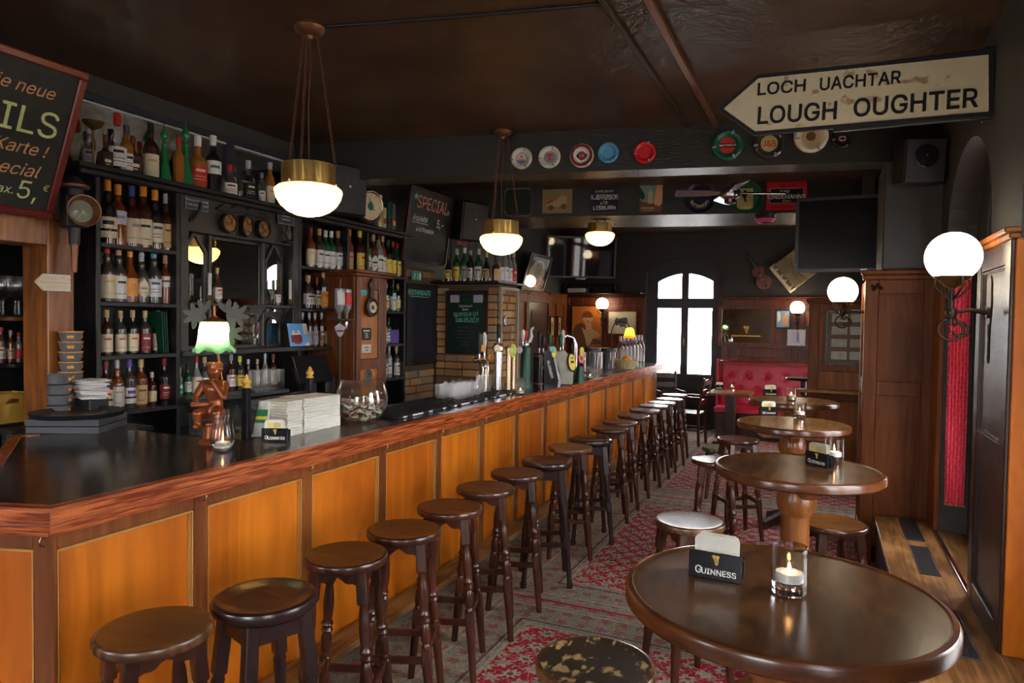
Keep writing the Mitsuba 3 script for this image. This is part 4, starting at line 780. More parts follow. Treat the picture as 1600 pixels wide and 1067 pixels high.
# gothic mirror between the cabinets
gm = thing('gothic_mirror', 'black carved mirror cabinet with pointed side mirrors in the middle of the bar back', 'mirror cabinet')
part(gm, 'back_board', bx(-3.92, -3.90, 3.21, 4.31, 1.44, 2.52, 0), 'm_gothic'); part(gm, 'lower_back', bx(-4.11, -4.10, 3.21, 4.31, .93, 1.46, 0), 'm_black')
mat('m_gothic', prin((0.034, 0.032, 0.030), 0.36, 0.5))
part(gm, 'side_pilaster', bx(-3.90, -3.80, 3.21, 3.27, 1.47, 2.52, .004), 'm_gothic'); part(gm, 'side_pilaster', bx(-3.90, -3.80, 4.25, 4.31, 1.47, 2.52, .004), 'm_gothic')
part(gm, 'crest', bx(-3.90, -3.82, 3.27, 4.25, 2.26, 2.52, .006), 'm_gothic')
cr = Polygon([(3.50, 2.44), (3.56, 2.48), (3.62, 2.46), (3.70, 2.50), (3.76, 2.47), (3.83, 2.50), (3.90, 2.46), (3.96, 2.48), (4.02, 2.44), (3.96, 2.43), (3.76, 2.445), (3.56, 2.43)])
part(gm, 'carving', wall_x(cr, -3.82, -3.80), 'm_black')
part(gm, 'centre_pane', bx(-3.90, -3.885, 3.52, 3.985, 1.50, 2.24, 0), 'm_mirror')
for a, b in [(3.49, 3.52), (3.985, 4.02)]: part(gm, 'mullion', mv(cyl(.016, 1.49, 2.26, 10), TR(-3.875, (a + b) / 2, 0)), 'm_gothic', True)
for a, b in [(3.30, 3.47), (4.05, 4.20)]:
    g = Polygon([(a, 1.75), (b, 1.75), (b, 2.13), ((a + b) / 2, 2.25), (a, 2.13)]); part(gm, 'pointed_pane', wall_x(g, -3.90, -3.886), 'm_mirror')
    part(gm, 'pointed_frame', wall_x(g.buffer(.022, join_style=2).difference(g), -3.90, -3.875), 'm_gothic')
    g2 = arch_poly(a + .01, b - .01, 1.50, 1.60, .09); part(gm, 'arched_pane', wall_x(g2, -3.90, -3.886), 'm_mirror'); part(gm, 'arched_frame', wall_x(g2.buffer(.018).difference(g2), -3.90, -3.878), 'm_gothic')
for a, b in [(3.27, 3.55), (3.95, 4.25)]:
    part(gm, 'bracket_shelf', bx(-3.90, -3.76, a, b, 1.775, 1.795, .003), 'm_gothic')
    for yy in (a + .02, b - .02): part(gm, 'bracket', wall_y(Polygon([(-3.90, 1.775), (-3.80, 1.775), (-3.84, 1.74), (-3.88, 1.68), (-3.90, 1.62)]), yy - .008, yy + .008), 'm_gothic')
part(gm, 'base_shelf', bx(-3.92, -3.78, 3.21, 4.31, 1.44, 1.475, .004), 'm_gothic')
part(gm, 'pilaster_crack', tube([(-3.795, 3.36, 2.46), (-3.795, 3.345, 2.40), (-3.795, 3.30, 2.34), (-3.795, 3.27, 2.33)], .012, 6), 'm_black')
for i, (y, rx, rz_) in enumerate([(3.592, .062, 0), (3.756, .050, 1), (3.915, .060, 2)]):
    k = thing('cask_end', f'small round wooden cask head above the gothic mirror, {["left", "middle", "right"][i]} of three', 'cask head', 'cask heads above the gothic mirror')
    F = FR((-3.80, y, 2.352), (0, 1, 0), (0, 0, 1)) @ TR(0, 0, 0, 0, (rx / .062, 1.15 if i == 1 else 1, 1))
    part(k, 'head', mv(cyl(.060, 0, .02, 26, .003), F), 'm_cask', 40); part(k, 'hoop', mv(lathe([(.058, 0), (.068, 0), (.068, .03), (.058, .03)], 26), F), 'm_black', 40)
mat('m_cask', prin(proc(wood((0.07, 0.028, 0.008), (0.42, 0.19, 0.055), (38, 38, 38), 0.5, 0.2)), 0.55, 0.3))
for (y, z, w, h, rows, lb) in [(3.33, 2.45, .19, .10, ['Whisky is the', 'sunshine'], 'left'), (4.16, 2.475, .18, .12, ['', '', ''], 'right')]:
    k = thing('small_plaque', f'small black lettered plaque at the upper {lb} of the gothic mirror', 'plaque')
    F = FR((-3.799, y, z), (0, 1, 0), (0, 0, 1))
    part(k, 'plate', mv(ext(rrect(w, h, .004), .004), F), 'm_blackgrey'); part(k, 'border', mv(ext(rrect(w - .01, h - .01, .004).difference(rrect(w - .016, h - .016, .004)), .0006, .004), F), 'c_grey')
    if lb == 'left':
        part(k, 'lettering', cat(mv(txt('"Whisky is the power', .014), F @ TR(0, .016, .004)), mv(txt('of God under the golden', .012), F @ TR(0, -.014, .004))), 'c_silver')
    else:
        part(k, 'lettering', cat(*[mv(bx(-w_ / 2, w_ / 2, -.005, .005, 0, .0008, 0), F @ TR(0, yy, .004)) for w_, yy in [(.11, .03), (.07, .005), (.09, -.02)]]), 'c_grey')
for y, lb in [(3.44, 'left'), (4.215, 'right')]:
    k = thing('candle', f'white candle in a small brass holder on the {lb} bracket of the gothic mirror', 'candle')
    part(k, 'wax', mv(cyl(.012, .045, .20, 14, .002), TR(-3.80, y, 1.796)), 'c_white', 40); part(k, 'holder', mv(lathe([(0, 0), (.024, 0), (.026, .006), (.010, .016), (.014, .034), (.018, .048), (.012, .05)], 16), TR(-3.80, y, 1.796)), 'm_brass_dark', 40, label='brass holder')
for (y, lab, capc, h, lb) in [(3.53, 'white', 'gold', .245, 'beer bottle with gold foil neck beside the left candle'), (4.11, 'white', 'brown', .19, 'brown beer bottle with white label beside the right candle')]:
    place(bottle('b', 'brown', lab, capc, 'a', 'red'), 'bottle', TR(-3.83, y, 1.7955, -.1, h), lb, 'bottle')
k = thing('small_figurine', 'small pale figurine on the right side of the gothic mirror', 'figurine')
part(k, 'figure', mv(blob({'a': ((0, 0, .0), .022), 'b': ((0, 0, .045), .020), 'c': ((0, 0, .085), .015), 'd': ((0, .03, .03), .009), 'e': ((0, .012, .055), .010), 'f': ((0, -.03, .03), .009), 'g': ((0, -.012, .055), .010)}, [('a', 'b'), ('b', 'c'), ('d', 'e'), ('f', 'g'), ('e', 'g')], .006, 4), TR(-3.775, 4.165, 2.315)), 'm_leaf', True)
part(k, 'bracket', bx(-3.82, -3.755, 4.135, 4.195, 2.275, 2.293, .003), 'm_black')
# counter of the bar back, hung glasses and register
k = thing('back_counter', 'dark low counter below the gothic mirror holding glasses and bottles', 'counter')
part(k, 'top', bx(-4.11, -3.66, 3.21, 4.06, 1.14, 1.165, .004), 'm_blackgrey'); part(k, 'body', bx(-4.11, -3.70, 3.21, 4.68, 0.0, .90, .004), 'm_black'); part(k, 'lower_shelf', bx(-4.11, -3.58, 3.21, 4.68, .90, .925, .004), 'm_blackgrey')
TUM = lathe([(0, 0), (.028, 0), (.032, .004), (.036, .105), (.0345, .105), (.030, .010), (0, .008)], 18)
HIB = lathe([(0, 0), (.026, 0), (.029, .004), (.032, .15), (.0305, .15), (.027, .012), (0, .01)], 18)
gls = [(-3.72, 3.80 + .075 * i, HIB, 'front row') for i in range(4)] + [(-3.81, 3.84 + .075 * i, HIB, 'back row') for i in range(3)]
for i, (x, y, m, w) in enumerate(gls): solo('highball_glass', m, 'm_glass', f'clear highball glass below the gothic mirror, {w}, {ORD[i % 4]} from the left', 'glass', 'highball glasses below the gothic mirror', 35, TR(x, y, 1.1655))
for i in range(10): solo('tumbler', TUM, 'm_glass', f'cut glass tumbler behind the lamp, {"front" if i < 5 else "back"} row, {ORD[i % 5]} from the left', 'glass', 'tumblers on the low shelf', 35, TR(-3.62 - .085 * (i // 5), 3.25 + .08 * (i % 5), .9255, 0, 1.45))
k = thing('cash_register', 'black cash register with slanted screen below the shelves', 'cash register')
part(k, 'screen', bar2((-3.66, 4.36, 1.19), (-3.74, 4.36, 1.40), .40, .03), 'm_black_gloss', M=None)
part(k, 'base', bx(-3.95, -3.66, 4.20, 4.52, .925, 1.10, .01), 'm_black'); part(k, 'stand', bx(-3.80, -3.70, 4.30, 4.42, 1.09, 1.24, .01), 'm_black'); part(k, 'printer', bx(-3.92, -3.70, 4.54, 4.66, .925, 1.25, .02), 'm_black')
for i, (y, z, mm, rz, lb) in enumerate([(4.245, 1.475, 'skyblue', -.15, 'blue picture postcard with buildings leaning on the shelf below the candle'), (4.33, 1.475, 'white', .5, 'white and blue postcard leaning behind the blue picture postcard')]):
    k = thing('postcard', lb, 'postcard'); F = FR((-3.765 - .012 * i, y, z + .093), (0, 1, 0), (-.2, rz * .3, 1))
    part(k, 'card', mv(bx(-.085 + .02 * i, .085 - .02 * i, -.09, .09, 0, .0015, 0), F), 'c_' + mm)
    part(k, 'print', cat(mv(bx(-.06, .06, -.06, .0, .0015, .002, 0), F), mv(bx(-.03, .04, -.07, -.03, .002, .0025, 0), F)), 'c_maroon' if i == 0 else 'c_skyblue'); part(k, 'print', mv(ext(Polygon([(-.06, 0), (-.03, .04), (0, .01), (.03, .045), (.06, 0)]), .0006, .0015), F), 'c_white')
# spirits dispenser
k = thing('spirit_dispenser', 'rotating spirit dispenser with two upturned bottles beside the brown clock pillar', 'dispenser')
for dy in (-.045, .045):
    part(k, 'bottle', mv(lathe([(0, .24), (.036, .24), (.04, .23), (.04, .09), (.014, .04), (.012, 0), (0, 0)], 16), TR(-3.53, 4.52 + dy, 1.70)), 'g_clear', 40); part(k, 'bottle_label', mv(band(.04, .11, .21), TR(-3.53, 4.52 + dy, 1.70)), 'c_white' if dy < 0 else 'c_red')
part(k, 'carrier', cat(mv(cyl(.012, 1.30, 2.02, 10), TR(-3.56, 4.52, 0)), bx(-3.60, -3.48, 4.42, 4.62, 1.685, 1.70, .003)), 'm_iron'); part(k, 'optic', mv(lathe([(0, 0), (.012, 0), (.016, .05), (.010, .07), (0, .07)], 12), TR(-3.53, 4.565, 1.62)), 'm_chrome', True)
part(k, 'base', mv(cyl(.09, .925, .95, 20, .004), TR(-3.56, 4.52, 0)), 'm_iron'); part(k, 'column', mv(cyl(.012, .94, 1.30, 10), TR(-3.56, 4.52, 0)), 'm_iron')
part(k, 'emblem_sign', mv(ext(Polygon([(-.065, .03), (-.05, .045), (-.03, .05), (-.01, .065), (.01, .055), (.03, .05), (.05, .04), (.065, .03), (.03, -.03), (.0, -.045), (-.03, -.03)]), .006), FR((-3.49, 4.43, 1.60), (0, 1, 0), (0, 0, 1))), 'c_silver', label='fan shaped emblem sign'); part(k, 'emblem_band', mv(bx(-.045, .045, -.006, .010, .006, .007, 0), FR((-3.49, 4.43, 1.60), (0, 1, 0), (0, 0, 1))), 'c_maroon')
# brown pillar with barometer
k = thing('clock_pillar', 'tall brown panelled wooden pillar carrying a barometer in the bar back', 'wooden pillar')
part(k, 'body', bx(-4.08, -3.575, 4.96, 5.20, 0.0, 2.06, .004), 'm_pillar'); part(k, 'body_side', bx(-4.08, -3.58, 4.735, 4.96, 0.0, 2.06, .004), 'm_pillar')
mat('m_pillar', prin(proc(wood((0.10, 0.026, 0.007), (0.22, 0.062, 0.016), (40, 40, 2.0), 0.5, 0.4)), 0.33, 0.5, coat=0.25))
mat('m_pillar_panel', prin(proc(wood((0.36, 0.12, 0.018), (0.52, 0.19, 0.03), (40, 40, 2.0), 0.5, 0.4)), 0.33, 0.5, coat=0.25))
F = FR((-3.575, 4.735, 0.0), (0, 1, 0), (0, 0, 1))
for a, b in [(0, .055), (.315, .37)]: part(k, 'stile', mv(bx(a, b, .4, 2.06, 0, .025, .004), F), 'm_pillar')
for a, b in [(.4, .5), (1.27, 1.36), (1.95, 2.06)]: part(k, 'rail', mv(bx(.055, .315, a, b, 0, .024, .004), F), 'm_pillar')
for a, b in [(.5, 1.27), (1.36, 1.95)]: part(k, 'panel', mv(bx(.053, .317, a, b, -.002, .008, .001), F), 'm_pillar_panel', label='orange panel')
part(k, 'cornice', cat(bx(-4.08, -3.53, 4.70, 5.24, 2.06, 2.085, .006), bx(-4.08, -3.51, 4.68, 5.26, 2.085, 2.112, .008)), 'm_pillar')
part(k, 'oval_carving', cat(mv(lathe([(0, .012), (.05, .010), (.058, .004), (.062, 0)], 24), FR((-3.565, 4.915, 1.19), (0, 1, 0), (0, 0, 1)) @ TR(0, 0, 0, 0, (1, 1.25, 1))), *[mv(lathe([(0, .02), (.010, .016), (.014, .008)], 8), FR((-3.565, 4.915 + .03 * math.cos(t), 1.19 + .04 * math.sin(t)), (0, 1, 0), (0, 0, 1))) for t in np.arange(7)]), 'm_leaf', 40, label='oval carved relief')
k = thing('barometer', 'dark banjo shaped wall barometer with white dial on the brown pillar', 'barometer')
F = FR((-3.548, 4.915, 1.80), (0, 1, 0), (0, 0, 1))
out_ = unary_union([Point(0, 0).buffer(.083), Polygon([(-.03, .06), (.03, .06), (.022, .16), (-.022, .16)]), Point(0, .185).buffer(.04), Polygon([(-.04, .17), (0, .25), (.04, .17)])]).buffer(.006).buffer(-.006)
part(k, 'case', mv(ext(out_, .022), F), 'm_walnut'); part(k, 'rim', mv(lathe([(.05, .022), (.062, .030), (.078, .028), (.083, .018)], 28), F), 'm_walnut', 40); part(k, 'dial', mv(lathe([(0, .024), (.050, .024), (.052, .03), (.048, .032)], 26), F), 'c_cream', 40)
part(k, 'dial_centre', mv(cyl(.018, .024, .0275, 16), F), 'c_darkgrey'); part(k, 'tube', mv(bx(-.008, .008, .075, .155, .022, .026, .001), F), 'c_darkgrey')
for (y, z, w, h, mm, ll, lb) in [(4.885, 1.572, .13, .105, 'c_ink', [('BAR RULES', .014, .028), ('NO CREDIT', .008, .004), ('NO BAD', .008, -.012), ('LANGUAGE', .008, -.028)], 'black plaque with white lettering below the barometer'), (4.885, 1.445, .13, .072, 'c_white', [('RESERVED', .012, .012), ('TABLE', .012, -.014)], 'white plaque with grey lettering below the black plaque'), (4.845, 1.955, .09, .11, 'c_teal', [], 'small pale green card behind the barometer')]:
    k = thing('pillar_plaque', lb, 'plaque'); F = FR((-3.566, y, z), (0, 1, 0), (0, 0, 1)); part(k, 'plate', mv(ext(rrect(w, h, .008), .003), F), mm)
    if ll: part(k, 'lettering', cat(*[mv(bx(-len(t) * hh * .36, len(t) * hh * .36, -hh / 2, hh / 2, 0, .0007, 0), F @ TR(0, yy, .003)) for t, hh, yy in ll]), 'c_white' if mm == 'c_ink' else 'c_grey')
# clock, books and loudspeakers over the top shelf
k = thing('wall_clock', 'round cream faced wall clock with brass rim beside the loudspeaker', 'clock'); F = FR((-3.72, 5.10, 2.70), (.25, 1, 0), (.1, 0, 1))
part(k, 'case', mv(lathe([(0, 0), (.15, 0), (.155, .01), (.155, .03), (.145, .045), (.13, .045)], 36), F), 'm_black', 40); part(k, 'rim', mv(lathe([(.118, .040), (.126, .05), (.135, .052), (.142, .044)], 36), F), 'm_brass', 40); part(k, 'face', mv(cyl(.12, .03, .042, 36), F), 'c_cream')
part(k, 'emblem', mv(ext(unary_union([Polygon([(-.035, .02), (.035, .02), (.03, -.02), (0, -.04), (-.03, -.02)]), Point(0, .025).buffer(.02)]), .001, .042), F), 'c_green'); part(k, 'hands', cat(mv(bar2((0, 0, .044), (-.02, .075, .044), .006, .001, 0), F), mv(bar2((0, 0, .0445), (.045, -.03, .0445), .007, .001, 0), F)), 'c_ink')
part(k, 'hour_marks', cat(*[mv(bx(-.002, .002, .095, .112, .042, .043, 0), F @ TR(0, 0, 0, i * PI / 6)) for i in range(12)]), 'c_ink')
for i, (y, w, h, mm, lb) in enumerate([(5.335, .055, .33, 'c_bookblue', 'tall dark blue book'), (5.40, .05, .31, 'c_cream', 'tall cream book'), (5.47, .055, .20, 'c_tanbook', 'short cream and brown book'), (5.545, .06, .27, 'c_darkgreen', 'dark green book'), (5.625, .055, .26, 'c_darkgrey', 'dark book with orange spots')]):
    k = thing('book', f'{lb} standing on the top shelf right of the clock', 'book', 'books on the top shelf'); part(k, 'cover', bx(-3.96, -3.79, y - w / 2, y + w / 2, 2.551, 2.551 + h, .004), mm); part(k, 'spine_band', bx(-3.791, -3.7885, y - w / 2 + .004, y + w / 2 - .004, 2.60, 2.65, .0005), ['c_silver', 'c_gold', 'c_brown', 'c_black', 'c_orange'][i] if i != 3 else 'c_ink')
mat('c_bookblue', prin((0.03, 0.06, 0.11), .5, .4)); mat('c_tanbook', prin((0.58, 0.47, 0.26), .5, .4))
def speaker(c, rz, ry, w, d, h, lb, dot=True):
    M = TR(*c, rz, 1, 0, ry); k = thing('loudspeaker', lb, 'loudspeaker')
    part(k, 'cabinet', mv(bx(-d / 2, d / 2, -w / 2, w / 2, -h / 2, h / 2, .012), M), 'm_black'); part(k, 'grille', mv(bx(d / 2, d / 2 + .012, -w / 2 + .012, w / 2 - .012, -h / 2 + .012, h / 2 - .012, .008), M), 'm_spk')
    if dot: part(k, 'badge', mv(bx(d / 2 + .012, d / 2 + .014, -.008, .008, .02, .035, .001), M), 'c_white'); part(k, 'led', mv(cyl(.005, 0, .003, 8), M @ FR((d / 2 + .012, -.02, .10), (0, 1, 0), (0, 0, 1))), 'c_red')
    return k, M
mat('m_spk', prin((0.034, 0.034, 0.037), 0.55, 0.4))
k, M = speaker((-3.70, 4.70, 2.765), -.35, .06, .34, .26, .40, 'black loudspeaker leaning on the top shelf behind the nearest pendant lamp')
k, M = speaker((-3.66, 6.86, 2.80), -.35, .10, .38, .28, .42, 'black loudspeaker hanging above the brick pillar'); part(k, 'bracket', bx(-4.12, -3.75, 6.86, 6.90, 2.85, 2.88, .003), 'm_iron')
# chalkboards
def strokes(lines, r, F, mm, key, z=.0012):
    part(key, 'chalk_writing', cat(*[mv(tube([(x, y, z) for x, y in l], r, 5), F) for l in lines]), mm)
k = thing('chalkboard', 'large red framed chalkboard leaning out above the left door frame', 'chalkboard')
F = FR((-3.60, 1.72, 2.57), (0, 1, 0), (.34, 0, .80)); W, H = 1.27, .79
part(k, 'board', mv(bx(-W / 2, W / 2, -H / 2, H / 2, -.012, 0, 0), F), 'm_chalkboard')
for n_, q in [('frame', bx(-W / 2, W / 2, H / 2 - .04, H / 2, -.015, .015, .006)), ('frame', bx(-W / 2, W / 2, -H / 2, -H / 2 + .04, -.015, .015, .006)), ('frame', bx(W / 2 - .04, W / 2, -H / 2 + .04, H / 2 - .04, -.015, .015, .006)), ('frame', bx(-W / 2, -W / 2 + .04, -H / 2 + .04, H / 2 - .04, -.015, .015, .006))]: part(k, n_, mv(q, F), 'm_boardred')
mat('m_boardred', prin((0.16, 0.018, 0.014), 0.3, 0.5, coat=.3))
F2 = F @ TR(0, 0, .0005)
for s_, h_, xr_, y_, mm, sh_, b_ in [('Die neue', .058, .505, .240, 'chalk_orange', .25, False), ('Karte !', .060, .54, -.05, 'chalk_orange', .25, False), ('Special', .062, .525, -.16, 'chalk_orange', .28, False), ('max.', .042, .42, -.27, 'chalk_yellow', .2, False), ('5,', .092, .535, -.26, 'chalk_yellow', .05, False), ('€', .032, .585, -.235, 'chalk_yellow', .1, False), ('COCKTAILS', .128, .555, .085, 'chalk_yellow', 0, False)]:
    m_ = txt(s_, h_, b_, .001, sh_); part(k + '__board', 'chalk_writing', mv(m_, F2 @ TR(xr_ - m_.bounds[1, 0], y_, 0)), 'c_' + mm)
k = thing('chalkboard', 'chalkboard with the word special and a price beside the clock', 'chalkboard'); F = FR((-3.755, 6.20, 2.655), (0, 1, 0), (.10, 0, .72)); W, H = .86, .74
part(k, 'board', mv(bx(-W / 2, W / 2, -H / 2, H / 2, -.012, 0, 0), F), 'm_chalkboard'); fr = sbox(-W / 2, -H / 2, W / 2, H / 2); part(k, 'frame', mv(ext(fr.difference(fr.buffer(-.022, join_style=2)), .03, -.015), F), 'm_boarddark'); mat('m_boarddark', prin((.05, .010, .009), .35, .5))
F2 = F @ TR(0, 0, .0005)
star = Polygon([((.045 if i % 2 == 0 else .019) * math.sin(i * PI / 5), (.045 if i % 2 == 0 else .019) * math.cos(i * PI / 5)) for i in range(10)])
part(k, 'star', mv(ext(star, .001), F2 @ TR(-.30, .275, 0)), 'c_teal'); part(k, 'star', mv(ext(star, .001), F2 @ TR(.355, .20, 0, .2, .8)), 'c_teal')
for s_, h_, x_, y_, mm, sh_ in [('SPECIAL', .125, .04, .235, 'chalk_red', .12), ('Empfiehlt', .052, -.17, .07, 'chalk_white', .3), ('und Pommes', .048, -.06, -.035, 'chalk_white', .3), ('5,-', .085, .22, .06, 'chalk_white', .1)]: part(k + '__board', 'chalk_writing', mv(txt(s_, h_, False, .001, sh_, .85), F2 @ TR(x_, y_, 0)), 'c_' + mm)
part(k, 'underline', mv(bx(-.32, -.02, .022, .027, 0, .001, 0), F2), 'c_chalk_white')
k = thing('chalkboard', 'tall chalkboard headed Wochenkarte on the brick wall', 'chalkboard'); F = FR((-3.842, 6.235, 1.652), (0, 1, 0), (0, 0, 1)); W, H = .58, .80
part(k, 'board', mv(bx(-W / 2, W / 2, -H / 2, H / 2, -.012, 0, 0), F), 'm_slate'); fr = sbox(-W / 2, -H / 2, W / 2, H / 2); part(k, 'frame', mv(ext(fr.buffer(.022, join_style=2).difference(fr), .025, -.012), F), 'm_walnut')
mat('m_slate', prin((0.016, 0.017, 0.026), .5, .35))
part(k + '__board', 'chalk_writing', mv(txt('WOCHENKARTE', .052, False, .001, .12, .82), F @ TR(-.06, .33, .0005)), 'c_chalk_green'); part(k, 'underline', mv(bx(-.24, .14, .285, .290, 0, .0012, 0), F), 'c_chalk_green')
k = thing('chalkboard', 'green chalkboard headed Burger of the month on the brick pillar', 'chalkboard'); F = FR((-3.462, 6.50, 1.68), (1, 0, 0), (0, 0, 1)); W, H = .44, .62
part(k, 'board', mv(bx(-W / 2, W / 2, -H / 2, H / 2, -.02, 0, 0), F), 'm_slate_green'); fr = sbox(-W / 2, -H / 2, W / 2, H / 2); part(k, 'frame', mv(ext(fr.buffer(.025, join_style=2).difference(fr), .03, -.02), F), 'm_walnut')
mat('m_slate_green', prin((0.010, 0.026, 0.020), .5, .35))
F2 = F @ TR(0, 0, .0005)
part(k + '__board', 'chalk_writing', mv(txt('BURGER OF', .042, False, .001, .1, .95), F2 @ TR(0, .085, 0, .04)), 'c_chalk_green'); part(k + '__board', 'chalk_writing', mv(txt('THE MONTH', .036, False, .001, .1, .95), F2 @ TR(.01, .03, 0, .02)), 'c_chalk_green'); part(k + '__board', 'underline', mv(bx(-.13, .14, .003, .007, 0, .001, 0), F2), 'c_chalk_green')
part(k + '__board', 'printed_name', mv(txt('Tullamore', .026, True), F2 @ TR(-.01, .175, 0)), 'c_silver'); part(k + '__board', 'printed_name', mv(txt('Dew', .026, True), F2 @ TR(-.01, .138, 0)), 'c_silver'); part(k, 'crest', mv(ext(Point(0, 0).buffer(.04), .001), F2 @ TR(0, .24, 0, 0, (1.2, .85, 1))), 'c_darkgreen')
for x_ in (-.14, .14): part(k, 'card', mv(bx(-.055, .055, -.04, .04, 0, .002, 0), F2 @ TR(x_, .25, 0)), 'c_lavender')
for i in range(6): part(k + '__board', 'faint_writing', mv(txt(['Rinderburger mit', 'Zwiebeln und Speck', 'Cheddar und Salat', 'dazu Pommes frites', 'und Sauce', 'nach Wahl'][i], .018, False, .0006), F2 @ TR(-.01, -.05 - .038 * i, 0)), 'c_darkgrey')
k = thing('exit_sign', 'small green and white emergency exit sign above the Wochenkarte chalkboard', 'sign'); F = FR((-3.840, 6.10, 2.15), (0, 1, 0), (0, 0, 1))
part(k, 'plate', mv(bx(-.09, .09, -.045, .045, 0, .01, .001), F), 'c_exit'); mat('c_exit', prin((0.03, 0.32, 0.20), .4, .4))
part(k, 'door_symbol', mv(bx(.045, .078, -.035, .035, .01, .011, 0), F), 'c_white'); part(k, 'arrow_symbol', mv(bx(.008, .018, -.03, .03, .01, .011, 0), F), 'c_white')
part(k, 'runner_symbol', cat(*[mv(q, F @ TR(-.04, 0, .01)) for q in (cyl(.009, 0, .001, 10).apply_translation([.006, .028, 0]), bar2((0.002, .018, .0005), (-.008, -.006, .0005), .010, .001, 0), bar2((-.008, -.006, .0005), (.014, -.016, .0005), .007, .001, 0), bar2((.014, -.016, .0005), (.010, -.034, .0005), .006, .001, 0), bar2((-.008, -.006, .0005), (-.02, -.03, .0005), .007, .001, 0), bar2((0, .014, .0005), (.022, .006, .0005), .005, .001, 0), bar2((0, .014, .0005), (-.022, .010, .0005), .005, .001, 0))]), 'c_white')
# bottles on the brick pillar
rowP = [(6.082, 0.215, ('b', 'black', 'yellow', 'maroon', 'a', 'ink')), (6.254, 0.291, ('w', 'green', 'yellow', 'silver', 'f', 'red')), (6.417, 0.318, ('t', 'green', 'grey', 'white', 'f', 'ink')), (6.556, 0.298, ('t', 'black', 'white', 'silver', 'a', 'maroon')), (6.746, 0.334, ('w', 'green', 'white', 'silver', 'f', 'maroon')), (6.94, 0.301, ('b', 'black', 'tan', 'gold', 'a', 'brown'))]
for i, (px_, (y, h, sp)) in enumerate(zip([-3.753, -3.648, -3.555, -3.48, -3.382, -3.288], rowP)):
    hh = [.30, .36, .37, .34, .35, .31][i]
    place(bottle(*sp), 'bottle', TR(px_, 6.62, 2.1155, -1.5 + random.uniform(-.2, .2), hh), f'{gl[sp[1]]} {SHN[sp[0]]}, {sp[2]} label, {ORD[i]} from left above the burger chalkboard', 'bottle', 'bottles above the burger chalkboard')
for i, (y, sp, h) in enumerate([(6.52, ('d', 'brown', 'tan', 'ink', 'f', 'orange'), .27), (6.64, ('t', 'glass', 'white', 'silver', 'f', 'silver'), .33), (6.75, ('t', 'clear', 'white', 'red', 'f', 'blue'), .35), (6.86, ('t', 'clear', 'white', 'grey', 'f', 'red'), .34), (6.97, ('t', 'clear', 'red', 'silver', 'f', 'white'), .34)]):
    place(bottle(*sp), 'bottle', TR(-3.13, y, 2.1155, -.3, h), f'{gl[sp[1]]} {SHN[sp[0]]}, {sp[2]} label, {ORD[i]} along the right side above the brick pillar', 'bottle', 'bottles along the right side above the brick pillar')
k = thing('wall_poster', 'dim poster with red lettering on the left wall behind the second loudspeaker', 'poster'); F = FR((-4.115, 7.66, 2.62), (0, 1, 0), (0, 0, 1))
part(k, 'sheet', mv(bx(-.35, .35, -.40, .25, 0, .004, 0), F), 'm_darkposter'); part(k, 'lettering', mv(txt('SALE - 7', .07, True), F @ TR(.0, .05, .004)), 'c_red'); mat('m_darkposter', prin((0.02, 0.028, 0.014), .6, .3))
# door-frame things: lantern, arrow sign, bowls, napkins, trays, niche contents
k = thing('carriage_lantern', 'old black and copper carriage lantern on the left door frame', 'lantern'); M = TR(-3.70, 2.445, 0, -.25)
part(k, 'body', mv(bx(-.055, .055, -.055, .055, 2.17, 2.335, .006), M), 'm_lantern'); mat('m_lantern', prin((0.035, 0.034, 0.033), .45, .5, metal=.4))
part(k, 'chimney', mv(lathe([(.03, 2.33), (.045, 2.34), (.045, 2.375), (.068, 2.385), (.072, 2.395), (.05, 2.42), (.02, 2.445), (0, 2.45)], 20), M), 'm_lantern', 40); part(k, 'chimney_band', mv(lathe([(.060, 2.378), (.074, 2.386), (.074, 2.398), (.060, 2.396)], 20), M), 'm_copper', 40)
part(k, 'lens_hood', mv(lathe([(.060, 0), (.064, .0), (.080, .05), (.085, .052), (.078, .05), (.058, .006)], 28), M @ FR((.055, .012, 2.255), (0, 1, 0), (0, 0, 1))), 'm_copper', 40); part(k, 'lens', mv(lathe([(0, .022), (.03, .018), (.062, .004)], 24), M @ FR((.055, .012, 2.255), (0, 1, 0), (0, 0, 1))), 'c_lens', True)
mat('c_lens', prin((0.22, 0.24, 0.17), .12, .5)); part(k, 'handle', mv(lathe([(0, 1.93), (.012, 1.93), (.020, 2.08), (.020, 2.085)], 14), M), 'm_copper', 40); part(k, 'socket', mv(lathe([(.020, 2.08), (.026, 2.08), (.030, 2.17), (0, 2.17)], 14), M), 'm_lantern', 40)
part(k, 'wall_bracket', bx(-3.80, -3.74, 2.42, 2.47, 2.20, 2.23, .003), 'm_iron')
k = thing('toilet_sign', 'white arrow sign reading Toiletten Toilets on the left door post', 'sign'); F = FR((-3.785, 2.385, 1.872), (.12, 1, 0), (0, 0, 1))
ar = Polygon([(-.095, 0), (-.055, .045), (.085, .045), (.085, -.045), (-.055, -.045)]); part(k, 'plate', mv(ext(ar, .004), F), 'm_signglass'); mat('m_signglass', prin((0.62, 0.54, 0.42), .25, .5))
part(k, 'lettering', cat(mv(txt('TOILETTEN', .0165, False), F @ TR(.015, .022, .004)), mv(txt('TOILETS', .0165, False), F @ TR(.015, -.022, .004)), mv(ext(Polygon([(-.095, 0), (-.055, .045), (-.05, .045), (-.083, .004), (.075, .002), (.075, -.002), (-.083, -.004), (-.05, -.045), (-.055, -.045)]), .001, .004), F)), 'c_gold')
BOWL = lathe([(0, .004), (.045, .0), (.050, .004), (.060, .05), (.061, .052), (.058, .052), (.047, .010), (0, .010)], 26); RIM = lathe([(.0585, .0505), (.062, .0505), (.0625, .056), (.0585, .056)], 26)
